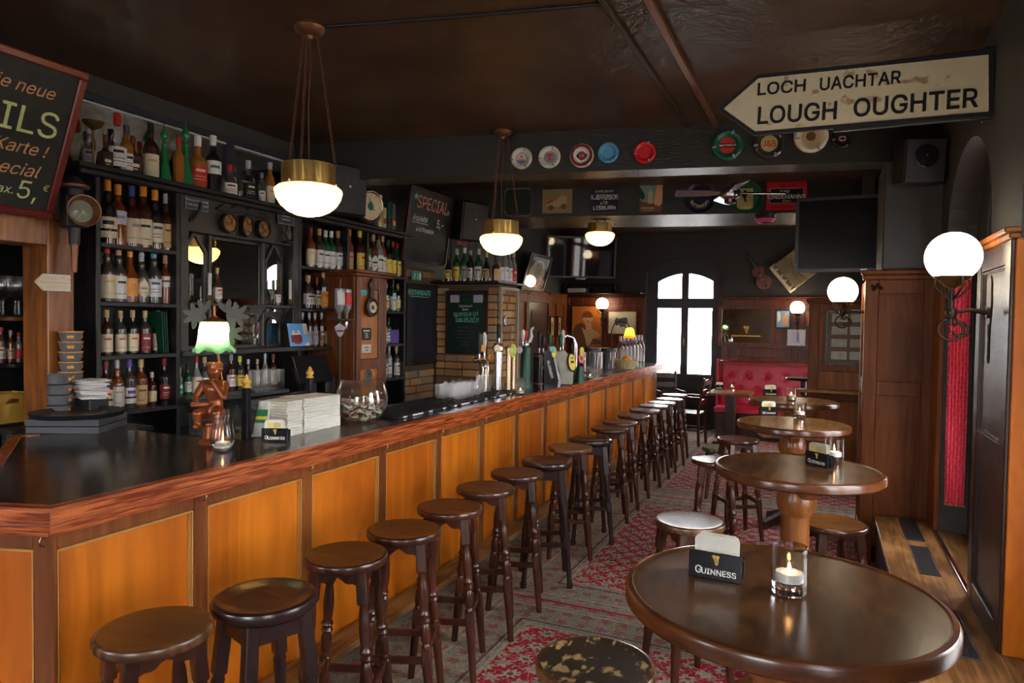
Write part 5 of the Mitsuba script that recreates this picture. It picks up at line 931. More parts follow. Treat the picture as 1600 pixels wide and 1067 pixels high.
k = thing('side_table', 'black service ledge carrying the bowls, napkins and trays beside the left door frame', 'side table'); part(k, 'top', ext(Polygon([(-3.795, 2.10), (-3.795, 2.55), (-3.22, 2.55), (-3.22, 2.455), (-3.55, 2.02), (-3.62, 2.10)]), .025, 1.095), 'm_black'); part(k, 'leg', bx(-3.78, -3.74, 2.12, 2.16, 0, 1.095, .003), 'm_black'); part(k, 'leg', bx(-3.28, -3.24, 2.50, 2.54, 0, 1.095, .003), 'm_black'); part(k, 'leg', bx(-3.78, -3.74, 2.50, 2.54, 0, 1.095, .003), 'm_black')
for i in range(9):
    k = thing('snack_bowl', f'grey bowl with {"orange" if i > 3 else "grey"} rim, {ORD[8 - i]} from the top of the tall bowl tower', 'bowl', 'grey bowls in the tall tower'); M = TR(-3.735, 2.445, 1.1205 + .0545 * i, 0, .965); part(k, 'body', BOWL, 'm_bowl', 40, M=M); part(k, 'rim', RIM, 'c_orange' if i > 3 else 'm_bowl', 40, M=M); part(k, 'script', band(.054, .018, .034, .6, 1.2), 'c_orange', M=M); part(k, 'script', band(.054, .018, .034, -.9, -.3), 'c_orange', M=M)
mat('m_bowl', prin((0.13, 0.13, 0.14), .3, .5))
for i in range(5):
    k = thing('snack_bowl', f'grey bowl, {ORD[4 - i]} from the top of the short bowl stack', 'bowl', 'grey bowls in the short stack'); M = TR(-3.645, 2.325, 1.1205 + .0545 * i, 0, .965); part(k, 'body', BOWL, 'm_bowl', 40, M=M); part(k, 'script', band(.054, .018, .034, .2, .8), 'c_orange', M=M)
k = solo('napkin_box', bx(-3.635, -3.515, 2.40, 2.51, 1.1205, 1.255, .006), 'm_black', 'black box under the pile of white napkins beside the bowls', 'box')
k = thing('napkin_stack', 'untidy stack of white folded napkins beside the grey bowls', 'napkins', kind=None)
for i in range(11): part(k, 'napkin', bx(-.06, .06, -.06, .06, 0, .008, .002), 'c_white', M=TR(-3.575, 2.455 + random.uniform(-.012, .012), 1.2555 + .0092 * i, random.uniform(-.5, .5), 1, random.uniform(-.05, .05), random.uniform(-.05, .05)))
k = thing('serving_tray', 'large round black tray lying on the wooden boxes', 'tray'); part(k, 'dish', mv(lathe([(0, .004), (.19, .004), (.205, .022), (.212, .022), (.2, 0), (0, 0)], 40), TR(-3.42, 2.275, 1.194)), 'm_black', 40); part(k, 'liner', mv(cyl(.18, .0045, .006, 36), TR(-3.42, 2.275, 1.194)), 'm_walnut')
for i in range(2): solo('tray_box', cat(bx(-.17, .17, -.15, .15, 0, .006), bx(-.17, .17, -.15, -.14, 0, .034), bx(-.17, .17, .14, .15, 0, .034), bx(-.17, -.16, -.15, .15, 0, .034), bx(.16, .17, -.15, .15, 0, .034)), 'm_blackgrey', ['lower', 'upper'][i] + ' of two flat dark wooden trays at the back left corner of the bar', 'tray', M=TR(-3.44, 2.29, BT + .0005 + .0365 * i, .513))
WG = lathe([(0, 0), (.034, 0), (.035, .003), (.005, .010), (.004, .075), (.02, .09), (.040, .12), (.042, .15), (.034, .19), (.033, .19), (.040, .15), (.036, .12), (.012, .095), (0, .092)], 18)
for i in range(6): solo('wine_glass', WG, 'm_glass', f'clear stemmed glass in the niche behind the door frame, {"front" if i < 3 else "back"} row, {ORD[i % 3]} from the left', 'glass', 'stemmed glasses in the niche', 40, TR(-4.31 - .12 * (i // 3), 2.345 + .085 * (i % 3) + .05 * (i // 3), 1.6855, 0, 1.25))
for i, (y, lab, g_, capc, h) in enumerate([(2.375, 'white', 'black', 'grey', .20), (2.43, 'white', 'brown', 'red', .21), (2.48, 'cream', 'amber', 'white', .19), (2.525, 'red', 'clear', 'red', .18)]): place(bottle('t', g_, lab, capc, 'a', 'red'), 'bottle', TR(-4.33, y, 1.4155, -.4, h), f'small sauce bottle with {capc} cap, {ORD[i]} from left in the niche', 'bottle', 'sauce bottles in the niche')
k = thing('yellow_crate', 'ochre wooden box with a hand hole in the niche', 'box'); part(k, 'front', mv(ext(sbox(-.10, 0, .10, .17).difference(rrect(.07, .025, .012, 0, .125)), .012), FR((-4.28, 2.46, 1.0705), (0, 1, 0), (0, 0, 1))), 'm_ochre'); part(k, 'body', cat(bx(-4.45, -4.28, 2.36, 2.37, 1.0705, 1.24), bx(-4.45, -4.28, 2.55, 2.56, 1.0705, 1.24), bx(-4.45, -4.28, 2.36, 2.56, 1.0705, 1.08), bx(-4.45, -4.44, 2.36, 2.56, 1.0705, 1.24)), 'm_ochre')

# ================================================================= TAPS AND THINGS ALONG THE BAR
tp = [(-2.488, 5.061), (-2.373, 5.074), (-2.318, 5.168), (-2.329, 5.544), (-2.263, 5.725), (-2.148, 5.729), (-2.097, 5.904), (-2.113, 6.277), (-2.145, 6.776), (-2.062, 7.023), (-2.036, 7.674), (-2.12, 8.225)]
def badge(k, o, r, mm, ring='m_brass', name='badge', facing=(1, -.6, 0), el=1.0):
    f = np.array(facing, float); f /= np.linalg.norm(f); rt = np.cross([0, 0, 1], f); F = FR(o, rt, (0, 0, 1)) @ TR(0, 0, 0, 0, (1, el, 1))
    part(k, name, mv(cyl(r, 0, .008, 22, .002), F), mm, 40); part(k, name + '_ring', mv(lathe([(r * .55, .008), (r * .62, .0095), (r * .70, .008)], 22), F), 'c_white', 40)
def lever(k, o, h, mm, cap='m_chrome', lean=(0, 0)):
    x, y, z = o; part(k, 'lever', mv(lathe([(0, 0), (.006, 0), (.009, h * .15), (.014, h * .35), (.019, h * .70), (.016, h * .90), (.006, h), (0, h)], 14), TR(x, y, z, 0, 1, lean[0], lean[1])), mm, True); part(k, 'lever_ferrule', mv(lathe([(0, -.02), (.009, -.02), (.009, h * .12), (.006, h * .2), (0, h * .2)], 12), TR(x, y, z, 0, 1, lean[0], lean[1])), cap, True)
x, y = tp[0]; x -= .02
k = thing('beer_tap', 'brass beer tap bridge with a black and a white lever and orange round badges', 'beer tap')
part(k, 'column', mv(lathe([(0, 0), (.04, 0), (.04, .008), (.018, .016), (.016, .19), (.026, .20), (.026, .215), (.018, .23), (0, .235)], 18), TR(x, y, BT)), 'm_brass', 40)
part(k, 'bridge', tube([(x, y + .02, BT + .235), (x, y - .03, BT + .26), (x, y - .10, BT + .275), (x, y - .20, BT + .265)], .014, 10), 'm_brass', True)
for dy, mm in [(-.09, 'white'), (-.18, 'ink')]:
    part(k, 'spout', tube([(x, y + dy, BT + .265), (x + .05, y + dy, BT + .255), (x + .065, y + dy, BT + .20), (x + .062, y + dy, BT + .14)], .008, 8), 'm_chrome', True); lever(k, (x + .03, y + dy, BT + .29), .20, 'c_' + mm)
badge(k, (x + .03, y - .125, BT + .36), .030, 'c_orange'); badge(k, (x + .03, y + .03, BT + .285), .032, 'c_orange')
x, y = tp[1]; x -= .03
k = thing('beer_tap', 'tall silver tap column with brass collar next to the brass tap bridge', 'beer tap')
part(k, 'column', mv(lathe([(0, 0), (.05, 0), (.05, .012), (.034, .02), (.034, .34), (0, .34)], 24), TR(x, y, BT)), 'm_chrome', 40); part(k, 'collar', mv(lathe([(.034, .33), (.046, .34), (.046, .37), (.036, .385), (.03, .40), (0, .405)], 22), TR(x, y, BT)), 'm_brass', 40)
badge(k, (x + .02, y - .07, BT + .36), .030, 'c_cream'); lever(k, (x, y + .01, BT + .42), .14, 'c_ink')
x, y = tp[2]; x -= .02
k = thing('beer_tap', 'twin brass tap columns with a yellow green oval badge', 'beer tap')
for dy in (-.03, .06): part(k, 'column', mv(lathe([(0, 0), (.034, 0), (.034, .01), (.020, .018), (.020, .32), (.028, .33), (.028, .36), (.012, .38), (0, .38)], 18), TR(x, y + dy, BT)), 'm_brass', 40)
badge(k, (x + .03, y - .02, BT + .34), .034, 'c_lime', el=1.6); badge(k, (x + .03, y + .11, BT + .34), .032, 'c_grey')
x, y = tp[3]; x -= .03
k = thing('beer_tap', 'dark green tap column with coloured lever heads', 'beer tap')
part(k, 'column', mv(lathe([(0, 0), (.055, 0), (.05, .05), (.045, .33), (.035, .36), (0, .37)], 24), TR(x, y, BT)), 'c_darkgreen', 40); part(k, 'top', mv(lathe([(0, .36), (.03, .36), (.02, .40), (0, .41)], 16), TR(x, y, BT)), 'm_chrome', True)
for dy, mm in [(-.07, 'white'), (-.01, 'red'), (.05, 'green')]: lever(k, (x, y + dy, BT + .39), .12, 'c_' + mm)
part(k, 'swan_figure', mv(cat(tube([(0, 0, 0), (.02, .0, .05), (.01, 0, .10), (.035, 0, .13)], [.018, .014, .012, .01], 8)), TR(x + .02, y + .03, BT + .40)), 'c_white', True)
x, y = tp[4]; x -= .03
k = thing('beer_tap', 'black cylindrical tap with copper rings and a red emblem', 'beer tap')
part(k, 'column', mv(lathe([(0, 0), (.066, 0), (.066, .27), (.06, .30), (0, .31)], 28), TR(x, y, BT)), 'm_black_gloss', 40)
for z in (.02, .265): part(k, 'ring', mv(lathe([(.066, z), (.070, z + .004), (.070, z + .014), (.066, z + .018)], 28), TR(x, y, BT)), 'm_copper', 40)
part(k, 'emblem', mv(ext(Polygon([(0, -.022), (.022, .004), (.012, .018), (0, .010), (-.012, .018), (-.022, .004)]), .003), FR((x + .055, y - .038, BT + .10), (.57, .82, 0), (0, 0, 1))), 'c_red'); part(k, 'emblem_band', mv(bx(-.028, .028, -.008, .012, 0, .003, 0), FR((x + .055, y - .038, BT + .17), (.57, .82, 0), (0, 0, 1))), 'c_gold')
lever(k, (x, y - .03, BT + .32), .17, 'c_ink'); lever(k, (x, y + .06, BT + .32), .13, 'c_ink')
x, y = tp[5]; x -= .02
k = thing('beer_tap', 'black slanted tap with silver edge and vertical white lettering', 'beer tap')
F = FR((x, y, BT), (.90, .43, 0), (0, 0, 1))
sl = Polygon([(-.085, 0), (.04, 0), (.06, .06), (-.02, .31), (-.06, .33), (-.095, .30)])
part(k, 'body', mv(ext(sl, .08, -.04), F), 'm_black_gloss'); part(k, 'edge', mv(ext(Polygon([(.03, 0), (.055, 0), (.062, .06), (-.01, .32), (-.045, .34), (-.015, .30), (.04, .06)]), .086, -.043), F), 'c_silver')
part(k, 'lettering', mv(txt('GUINNESS', .022, True), F @ TR(-.035, .16, .041, -PI / 2 + .26)), 'c_white'); badge(k, (x + .02, y - .09, BT + .34), .030, 'c_teal'); lever(k, (x - .03, y - .02, BT + .34), .14, 'c_darkgreen')
part(k, 'yellow_badge', mv(cyl(.038, 0, .012, 22, .002), FR((x + .01, y - .035, BT + .315), (.80, .60, 0), (-.5, -.2, 1)) @ TR(0, 0, 0, 0, (.6, 1.35, 1))), 'c_yellow', 40)
x, y = tp[6]; x -= .02
k = thing('beer_tap', 'stone grey curved tap with a large yellow oval badge', 'beer tap'); F = FR((x, y, BT), (.90, .43, 0), (0, 0, 1))
part(k, 'body', mv(ext(Polygon([(-.05, .03), (.05, .03), (.055, .12), (.03, .26), (-.02, .31), (-.09, .30), (-.10, .25), (-.05, .14)]).buffer(.01), .09, -.045), F), 'm_stone'); mat('m_stone', prin((0.36, 0.34, 0.26), .35, .5))
part(k, 'foot', mv(bx(-.05, .05, 0, .03, -.035, .035), F), 'm_black'); part(k, 'badge_rim', mv(cyl(.055, 0, .018, 26, .004), FR((x + .055, y - .02, BT + .215), (.62, .78, 0), (-.35, -.1, 1)) @ TR(0, 0, 0, 0, (.8, 1.55, 1))), 'm_black', 40); part(k, 'badge', mv(cyl(.047, .018, .024, 26, .002), FR((x + .055, y - .02, BT + .215), (.62, .78, 0), (-.35, -.1, 1)) @ TR(0, 0, 0, 0, (.8, 1.6, 1))), 'c_yellow', 40)
part(k, 'badge_print', mv(cat(bx(-.02, .02, -.006, .006, .024, .0255, 0), bx(-.015, .015, .02, .026, .024, .0255, 0)), FR((x + .055, y - .02, BT + .215), (.62, .78, 0), (-.35, -.1, 1)) @ TR(0, 0, 0, 0, (.8, 1.6, 1))), 'c_ink'); lever(k, (x - .05, y - .02, BT + .33), .14, 'c_darkgreen'); lever(k, (x - .05, y + .05, BT + .33), .18, 'c_white')
x, y = tp[7]; x -= .05
k = thing('beer_tap', 'chrome swan neck tap behind a green font with red and yellow badge', 'beer tap')
part(k, 'column', tube([(x, y, BT), (x, y, BT + .36), (x - .02, y - .03, BT + .43), (x - .06, y - .10, BT + .45), (x - .08, y - .16, BT + .42)], .026, 14), 'm_chrome', True); part(k, 'font', mv(lathe([(0, 0), (.045, 0), (.04, .06), (.03, .16), (0, .18)], 20), TR(x + .07, y - .06, BT)), 'c_darkgreen', 40); badge(k, (x + .08, y - .05, BT + .24), .040, 'c_red', el=1.4); part(k, 'upper_badge', mv(cyl(.03, 0, .014, 20), FR((x + .08, y - .05, BT + .30), (.5, .85, 0), (0, 0, 1)) @ TR(0, 0, 0, 0, (.9, 1.5, 1))), 'c_yellow', 40)
JY = [7.611, 8.255]
for i, (q, h) in enumerate([(tp[8], .25), (tp[9], .23)]):
    x, y = -2.42, JY[i]
    k = thing('glass_jar', f'tall clear glass jar with a black lid on the bar, {["left", "right"][i]} of two', 'jar'); part(k, 'body', mv(lathe([(0, 0), (.085, 0), (.09, .01), (.10, h), (.097, h), (.085, .012), (0, .010)], 30), TR(x, y, BT)), 'm_glass', 40); part(k, 'lid', mv(lathe([(0, h + .04), (.10, h + .035), (.106, h + .02), (.106, h - .01), (0, h - .01)], 30), TR(x, y, BT)), 'm_black', 40)
    part(k, 'inner_cylinder', mv(cyl(.05, .012, h - .02, 24), TR(x, y, BT)), 'm_blackgrey', 40)
bxs = [(-2.379, 8.738), (-2.396, 8.956), (-2.387, 9.122), (-2.386, 9.287), (-2.385, 9.458), (-2.384, 9.635), (-2.383, 9.818), (-2.165, 9.712)]
WBY = [9.134, 9.332, 9.537, 9.752, 9.936, 10.129, 10.324]
for i, (x, y) in enumerate(bxs[:7]): place(bottle('w', 'glass', 'white', 'white', 'n', 'ink'), 'bottle', TR(-2.50, WBY[i], BT, 0, .40), f'clear glass water bottle at the far end of the bar, {ORD[i]} from the left', 'bottle', 'clear bottles at the far end of the bar')
place(bottle('t', 'glass', 'white', 'white', 'n', 'ink'), 'bottle', TR(-2.25, 9.35, BT, 0, .24), 'small clear bottle alone at the very end of the bar before the window', 'bottle')
x, y = -2.26, 8.538
k = thing('fruit_basket', 'pale woven basket holding an orange on the bar', 'basket')
part(k, 'weave', mv(lathe([(0, .006), (.09, .006), (.14, .11), (.148, .112), (.142, .10), (.10, 0), (0, 0)], 30), TR(x, y, BT)), 'c_wicker', 40); mat('c_wicker', prin((.62, .50, .27), .6, .3))
part(k, 'strands', mv(cat(*[tube([(.102 * math.cos(a), .102 * math.sin(a), .004), (.125 * math.cos(a + .12), .125 * math.sin(a + .12), .055), (.146 * math.cos(a + .24), .146 * math.sin(a + .24), .108)], .004, 5) for a in np.arange(30) * PI / 15]), TR(x, y, BT)), 'c_wicker', True); labels[k + '__strands'] = {'kind': 'stuff'}
solo('orange', lathe([(0, -.042)] + [(.045 * math.sin(t), -.045 * math.cos(t)) for t in np.linspace(.3, PI - .2, 12)] + [(0, .041)], 22), 'c_orangefruit', 'bright orange lying in the pale basket on the bar', 'orange', smooth=True, M=TR(x + .01, y - .01, BT + .11, 0, 1.25)); mat('c_orangefruit', prin((.85, .30, .02), .45, .4))
# amber shaded reading lamp at the end of the bar
x, y = -2.50, 8.70
k = thing('reading_lamp', 'small curved lamp with a glowing amber shade at the far end of the bar', 'lamp')
part(k, 'stem', tube([(x, y, BT), (x, y, BT + .48), (x + .03, y + .01, BT + .56), (x + .10, y + .03, BT + .60), (x + .19, y + .06, BT + .57), (x + .22, y + .07, BT + .52)], .008, 8), 'm_iron', True); part(k, 'base', mv(cyl(.06, 0, .015, 20, .004), TR(x, y, BT)), 'm_iron')
part(k, 'shade', mv(lathe([(.025, .14), (.05, .12), (.075, .03), (.085, 0)], 24), TR(x + .22, y + .07, BT + .38)), 'm_shade_amber', True, label='amber glass shade'); part(k, 'bulb', mv(lathe([(0, .03), (.02, .045), (.024, .07), (.012, .10), (0, .10)], 12), TR(x + .22, y + .07, BT + .38)), 'm_opal', True, **em(22, 14, 5))

# ================================================================= LAMPS
def chain(p0, p1, w=.007, L=.026, wire=.0017):
    p0, p1 = np.array(p0), np.array(p1); D = np.linalg.norm(p1 - p0); n = int(D / (L * .8)); z = (p1 - p0) / D; ms = []
    x = np.cross(z, [0, 1, 0]); x /= np.linalg.norm(x); y = np.cross(z, x)
    link = tube([(w * math.cos(t), 0, L / 2 * math.sin(t)) for t in np.arange(10) * PI / 5], wire, 4, closed=True)
    for i in range(n):
        m = np.eye(4); a, b = (x, y) if i % 2 == 0 else (y, -x); m[:3, 0] = a; m[:3, 1] = b; m[:3, 2] = z; m[:3, 3] = p0 + z * (i + .5) * D / n; ms.append(mv(link, m))
    return cat(ms)
def pendant(x, y, z, zc, lb, chains=True):
    """z: height of the widest part of the bowl; zc: ceiling above"""
    k = thing('pendant_lamp', lb, 'lamp', 'brass pendant lamps over the bar')
    bowl = lathe([(.118, .018), (.150, .012), (.165, -.002), (.168, -.014), (.160, -.045), (.138, -.082), (.105, -.110), (.065, -.128), (.025, -.136), (0, -.137)], 40)
    part(k, 'glass_bowl', mv(bowl, TR(x, y, z)), 'm_opal_bowl', True, label='glowing opal glass bowl', **em(1.9, 1.10, .36))
    part(k, 'bulb', mv(lathe([(0, -.09), (.02, -.085), (.034, -.06), (.030, -.035), (.016, -.01), (.014, .02), (0, .02)], 16), TR(x, y, z)), 'm_opal', True, **em(9 * LAMP, 7 * LAMP, 4 * LAMP))
    part(k, 'brass_band', mv(lathe([(.0, .128), (.12, .126), (.133, .122), (.133, .022), (.136, .016), (.128, .014), (.128, .116), (.0, .120)], 40), TR(x, y, z)), 'm_brass_brushed', 40, label='brass band')
    for q in range(3):
        a = q * 2 * PI / 3 + .5; part(k, 'screw', mv(lathe([(0, 0), (.006, 0), (.006, .012), (.003, .016), (0, .016)], 8), TR(x, y, z) @ TR(.136 * math.cos(a), .136 * math.sin(a), .02)), 'm_chrome', True)
        if chains: part(k, 'chain', chain((x + .132 * math.cos(a), y + .132 * math.sin(a), z + .122), (x + .04 * math.cos(a), y + .04 * math.sin(a), zc - .05)), 'm_copper', True)
        else: part(k, 'chain', mv(tube([(0, 0, 0), (0, 0, zc - z - .11)], .008, 8), TR(x + .06 * math.cos(a), y + .06 * math.sin(a), z + .12)), 'm_copper', True)
    if chains:
        part(k, 'canopy', mv(lathe([(0, -.075), (.015, -.07), (.022, -.055), (.05, -.045), (.068, -.035), (.078, -.015), (.074, 0), (0, 0)], 26), TR(x, y, zc)), 'm_copper', 40); part(k, 'cord', tube([(x, y, zc - .07), (x + .01, y, zc - .2), (x - .005, y, zc - .4), (x + .003, y, z + .125)], .003, 6), 'c_brown', True)
    return k
mat('m_brass_brushed', prin((0.80, 0.52, 0.16), 0.28, 0.5, metal=0.95, anisotropic=0.6))
pendant(-2.39, 2.78, 2.35, CEIL, 'large brass pendant lamp with glowing bowl hanging nearest over the bar')
pendant(-2.29, 4.86, 2.345, CEIL, 'brass pendant lamp hanging in front of the first ceiling beam')
pendant(-2.335, 7.58, 2.70, 2.862, 'brass pendant lamp hanging short under the second ceiling beam', chains=False)
solo('ceiling_cable', tube([(-2.39, 2.80, 3.165), (-1.6, 2.98, 3.166), (-.97, 3.10, 3.165)], .010, 8), 'm_black', 'dark cable running on the ceiling from the nearest pendant lamp', 'cable', smooth=True)
def sconce(g, w, r, lb, E=1.0, scale=1.0):
    """g: globe centre; w: plate on the wall"""
    g, w = np.array(g), np.array(w); k = thing('globe_lamp', lb, 'wall lamp', 'white globe wall lamps'); s = r / .105
    sp = trimesh.creation.icosphere(4, r)
    part(k, 'globe', mv(sp, TR(*g)), 'm_opal', True, label='glowing white glass globe', **em(LAMP * E, LAMP * .84 * E, LAMP * .58 * E))
    part(k, 'gallery', mv(lathe([(.050 * s, -.098 * s), (.062 * s, -.092 * s), (.070 * s, -.080 * s), (.066 * s, -.080 * s), (.054 * s, -.092 * s), (.03 * s, -.118 * s), (.012 * s, -.13 * s), (0, -.13 * s)], 24), TR(*g)), 'm_brass_dark', 40)
    for q in range(4):
        a = q * PI / 2 + .4; part(k, 'scroll_arm', mv(tube([(.068 * s * math.cos(a), .068 * s * math.sin(a), -.085 * s), (.075 * s * math.cos(a), .075 * s * math.sin(a), -.12 * s), (.04 * s * math.cos(a), .04 * s * math.sin(a), -.155 * s), (.008 * math.cos(a), .008 * math.sin(a), -.175 * s)], .0045 * s, 6), TR(*g)), 'm_iron', True)
    d = w - g; d[2] = 0; L = np.linalg.norm(d); u = d / L; az = w[2]
    part(k, 'stem', tube([(g[0], g[1], g[2] - .12 * s), (g[0], g[1], az - .05 * s)], .010 * s, 10), 'm_iron', True)
    part(k, 'arm', tube([np.array([g[0], g[1], az]), np.array([g[0], g[1], az]) + u * L * .5 + [0, 0, .012], np.array([g[0], g[1], az]) + u * L * .99], [.007 * s, .008 * s, .013 * s], 10), 'm_iron', True)
    part(k, 'knuckle', mv(lathe([(0, -.03), (.018, -.025), (.022, 0), (.018, .02), (0, .025)], 14), TR(g[0], g[1], az, 0, s)), 'm_iron', True)
    def ring(cx, cz, rr, t0, t1): return tube([np.array([g[0], g[1], az]) + u * (cx + rr * math.cos(t)) * s + np.array([0, 0, (cz + rr * math.sin(t)) * s]) for t in np.linspace(t0, t1, 16)], .006 * s, 7)
    part(k, 'scroll', cat(ring(0.0, -.07, .045, -4.4, 1.2), ring(.035, -.07, .028, -3, 2.6)), 'm_iron', True)
    rt = np.cross([0, 0, 1], -u); F = FR(np.array([w[0], w[1], az]), rt, (0, 0, 1))
    part(k, 'wall_plate', cat(mv(ext(Polygon([(-.012, -.05), (.012, -.05), (.022, .0), (.03, .05), (.02, .10), (.025, .13), (0, .16), (-.025, .13), (-.02, .10), (-.03, .05), (-.022, 0)]).buffer(.004), .008), F), mv(tube([(0, -.05, .006), (.004, -.12, .006), (-.002, -.20, .005), (0, -.22, .004)], [.008, .006, .007, .004], 6), F), mv(cyl(.024, 0, .018, 16, .004), F)), 'm_iron')
    return k
sconce((0.519, 3.62, 2.012), (.668, 3.62, 1.765), .112, 'nearest white globe wall lamp on the dark panelled pier at the right')
sconce((0.129, 5.85, 1.963), (.300, 5.85, 1.803), .108, 'white globe wall lamp on the left side of the tall brown pier')
sconce((-0.359, 11.16, 1.957), (-0.359, 11.37, 1.74), .105, 'white globe wall lamp on the red brown back wall above the bench')
sconce((-3.377, 11.16, 2.006), (-3.377, 11.37, 1.76), .108, 'white globe wall lamp between the woman poster and the drawing on the back wall')

# ================================================================= ROUND TABLES
def round_table(x, y, R, top, lb, brackets=0.3):
    k = thing('round_table', lb, 'table')
    part(k, 'table_top', mv(lathe([(0, 1.066), (R - .022, 1.066), (R - .016, 1.070)], 72), TR(x, y, 0)), top, 40); part(k, 'table_rim', mv(lathe([(R - .016, 1.070), (R - .006, 1.068), (R, 1.060), (R, 1.035), (R - .006, 1.028), (R - .02, 1.025), (0, 1.025)], 72), TR(x, y, 0)), 'm_table_edge', 40)
    part(k, 'column', mv(lathe([(0, .10), (.065, .10), (.07, .13), (.058, .18), (.057, .85), (.064, .86), (.080, .885), (.086, .92), (.078, .955), (.068, .985), (0, .985)], 28), TR(x, y, 0)), 'm_tcol', 40)
    for q in range(2):
        a = brackets + q * PI / 2; b = Polygon([(-.24, .04), (.24, .04), (.24, .02), (.18, -.02), (-.18, -.02), (-.24, .02)])
        part(k, 'bracket', mv(ext(b, .05, -.025), TR(x, y, .985, a) @ FR((0, 0, 0), (1, 0, 0), (0, 0, 1))), 'm_tcol')
    for q in range(4):
        a = brackets + q * PI / 2; f = Polygon([(0, .14), (.08, .13), (.20, .085), (.27, .06), (.28, .0), (.24, .0), (.22, .02), (.08, .05), (0, .05)])
        part(k, 'foot', mv(ext(f, .06, -.03), TR(x, y, 0, a) @ FR((0, 0, 0), (1, 0, 0), (0, 0, 1))), 'm_stool')
mat('m_tcol', prin(proc(wood((0.13, 0.040, 0.010), (0.30, 0.105, 0.026), (40, 40, 2.5), .5, .5)), .28, .5, coat=.4))
round_table(-.076, 1.742, .363, 'm_table', 'large dark brown round bar table in the right foreground', .5)
round_table(-.090, 3.315, .355, 'm_table', 'brown round bar table, second from the camera')
round_table(-.165, 4.81, .345, 'm_table_tan', 'lighter brown round bar table, third from the camera', .1)
round_table(-.215, 6.25, .355, 'm_table_tan', 'lighter brown round bar table, farthest of the four', .7)
TT = 1.0665
for (px, py), (hx, hy), rz, w, dk in [((-0.059, 1.748), (-0.229, 1.778), -4, 'on the nearest round table', 1.1), ((0.061, 3.52), (-0.001, 3.406), -42, 'on the second round table', 1.05), ((-0.13, 5.052), (-0.338, 5.151), 20, 'on the third round table', 1.0), ((-0.23, 6.214), (-0.419, 6.56), 22, 'on the farthest round table', 1.0)]:
    votive(px, py, TT, w); mat_holder(hx, hy, TT, math.radians(rz), w, 3, dk)

# ================================================================= SIGNS, TRAYS AND ASHTRAYS ON THE BEAMS
k = thing('road_sign', 'cream arrow road sign with black lettering hanging from the right wall', 'road sign')
C = [(-0.536, 4.0, 2.892), (-0.355, 4.0, 3.037), (0.693, 4.0, 3.014), (0.701, 4.0, 2.739), (-0.365, 4.0, 2.749)]
pts = [(c[0], c[2]) for c in C]; arrow = Polygon(pts)
part(k, 'plate', mv(ext(arrow, .012), FR((0, 4.012, 0), (1, 0, 0), (0, 0, 1))), 'm_enamel'); part(k, 'edge_frame', mv(ext(arrow.buffer(.018, join_style=2).difference(arrow.buffer(-.001)), .022), FR((0, 4.018, 0), (1, 0, 0), (0, 0, 1))), 'm_signblack'); mat('m_signblack', prin((.012, .012, .014), .45, .5))
part(k, 'rear_bar', bx(.02, .75, 4.014, 4.04, 2.715, 2.745, .004), 'm_signblack'); part(k, 'rear_bar', bx(.12, .75, 4.014, 4.04, 3.02, 3.05, .004), 'm_signblack'); part(k, 'bracket', bx(.68, .76, 4.02, 4.06, 2.70, 3.06, .004), 'm_signblack')
def signtext(t, p0, p1, hh, y):   # along the measured baseline
    m = txt(t, hh, True, .003); w = m.bounds[1, 0] - m.bounds[0, 0]; L = math.hypot(p1[0] - p0[0], p1[1] - p0[1])
    return mv(m, FR(((p0[0] + p1[0]) / 2, y, (p0[1] + p1[1]) / 2), (p1[0] - p0[0], 0, p1[1] - p0[1]), (0, 0, 1)) @ TR(0, 0, 0, 0, (L / w, 1, 1)))
L4 = [(-0.357, 2.976), (-0.116, 2.969), (-0.048, 2.964), (0.325, 2.955), (-0.353, 2.834), (0.037, 2.821), (0.115, 2.823), (0.655, 2.814)]
part(k, 'lettering', signtext('LOCH', L4[0], L4[1], .062, 3.999), 'c_ink'); part(k, 'lettering', signtext('UACHTAR', L4[2], L4[3], .062, 3.999), 'c_ink'); part(k, 'lettering', signtext('LOUGH', L4[4], L4[5], .088, 3.999), 'c_ink'); part(k, 'lettering', signtext('OUGHTER', L4[6], L4[7], .088, 3.999), 'c_ink')
def beamF(c, s, x, z, out=.001):
    n = np.array([s, -1, 0]) / math.hypot(s, 1); return FR(np.array([x, c + s * x, z]) + n * out, (1, s, 0), (0, 0, 1))
def ashtray(x, z, r, body, centre, lb, emb=None, embm='c_red', band_=None):
    F = beamF(B1c, B1s, x, z); k = thing('ashtray', lb, 'ashtray', None); s = r / .096
    part(k, 'dish', mv(lathe([(0, .012), (.052, .012), (.058, .020), (.070, .032), (.082, .034), (.092, .028), (.096, .012), (.090, 0), (0, 0)], 34), F @ TR(0, 0, 0, 0, s)), body, 40)
    part(k, 'centre', mv(cyl(.050, .0125, .0135, 28), F @ TR(0, 0, 0, 0, s)), centre)
    if band_: part(k, 'rim_band', mv(lathe([(.066, .0305), (.074, .0345), (.082, .0350), (.088, .0325)], 34), F @ TR(0, 0, 0, 0, s)), band_, 40)
    for a in (1.2, 3.3, 5.2) if not band_ else (): part(k, 'notch', mv(bx(.068, .094, -.006, .006, .030, .0345, .001), F @ TR(0, 0, 0, a, s)), 'c_grey')
    if emb: 
        for m, mm in emb: part(k, 'emblem', mv(m, F @ TR(0, 0, 0, 0, s) @ TR(0, 0, .0136)), mm)
tri = ext(Polygon([(-.014, -.0), (.014, 0), (0, .026)]), .001)
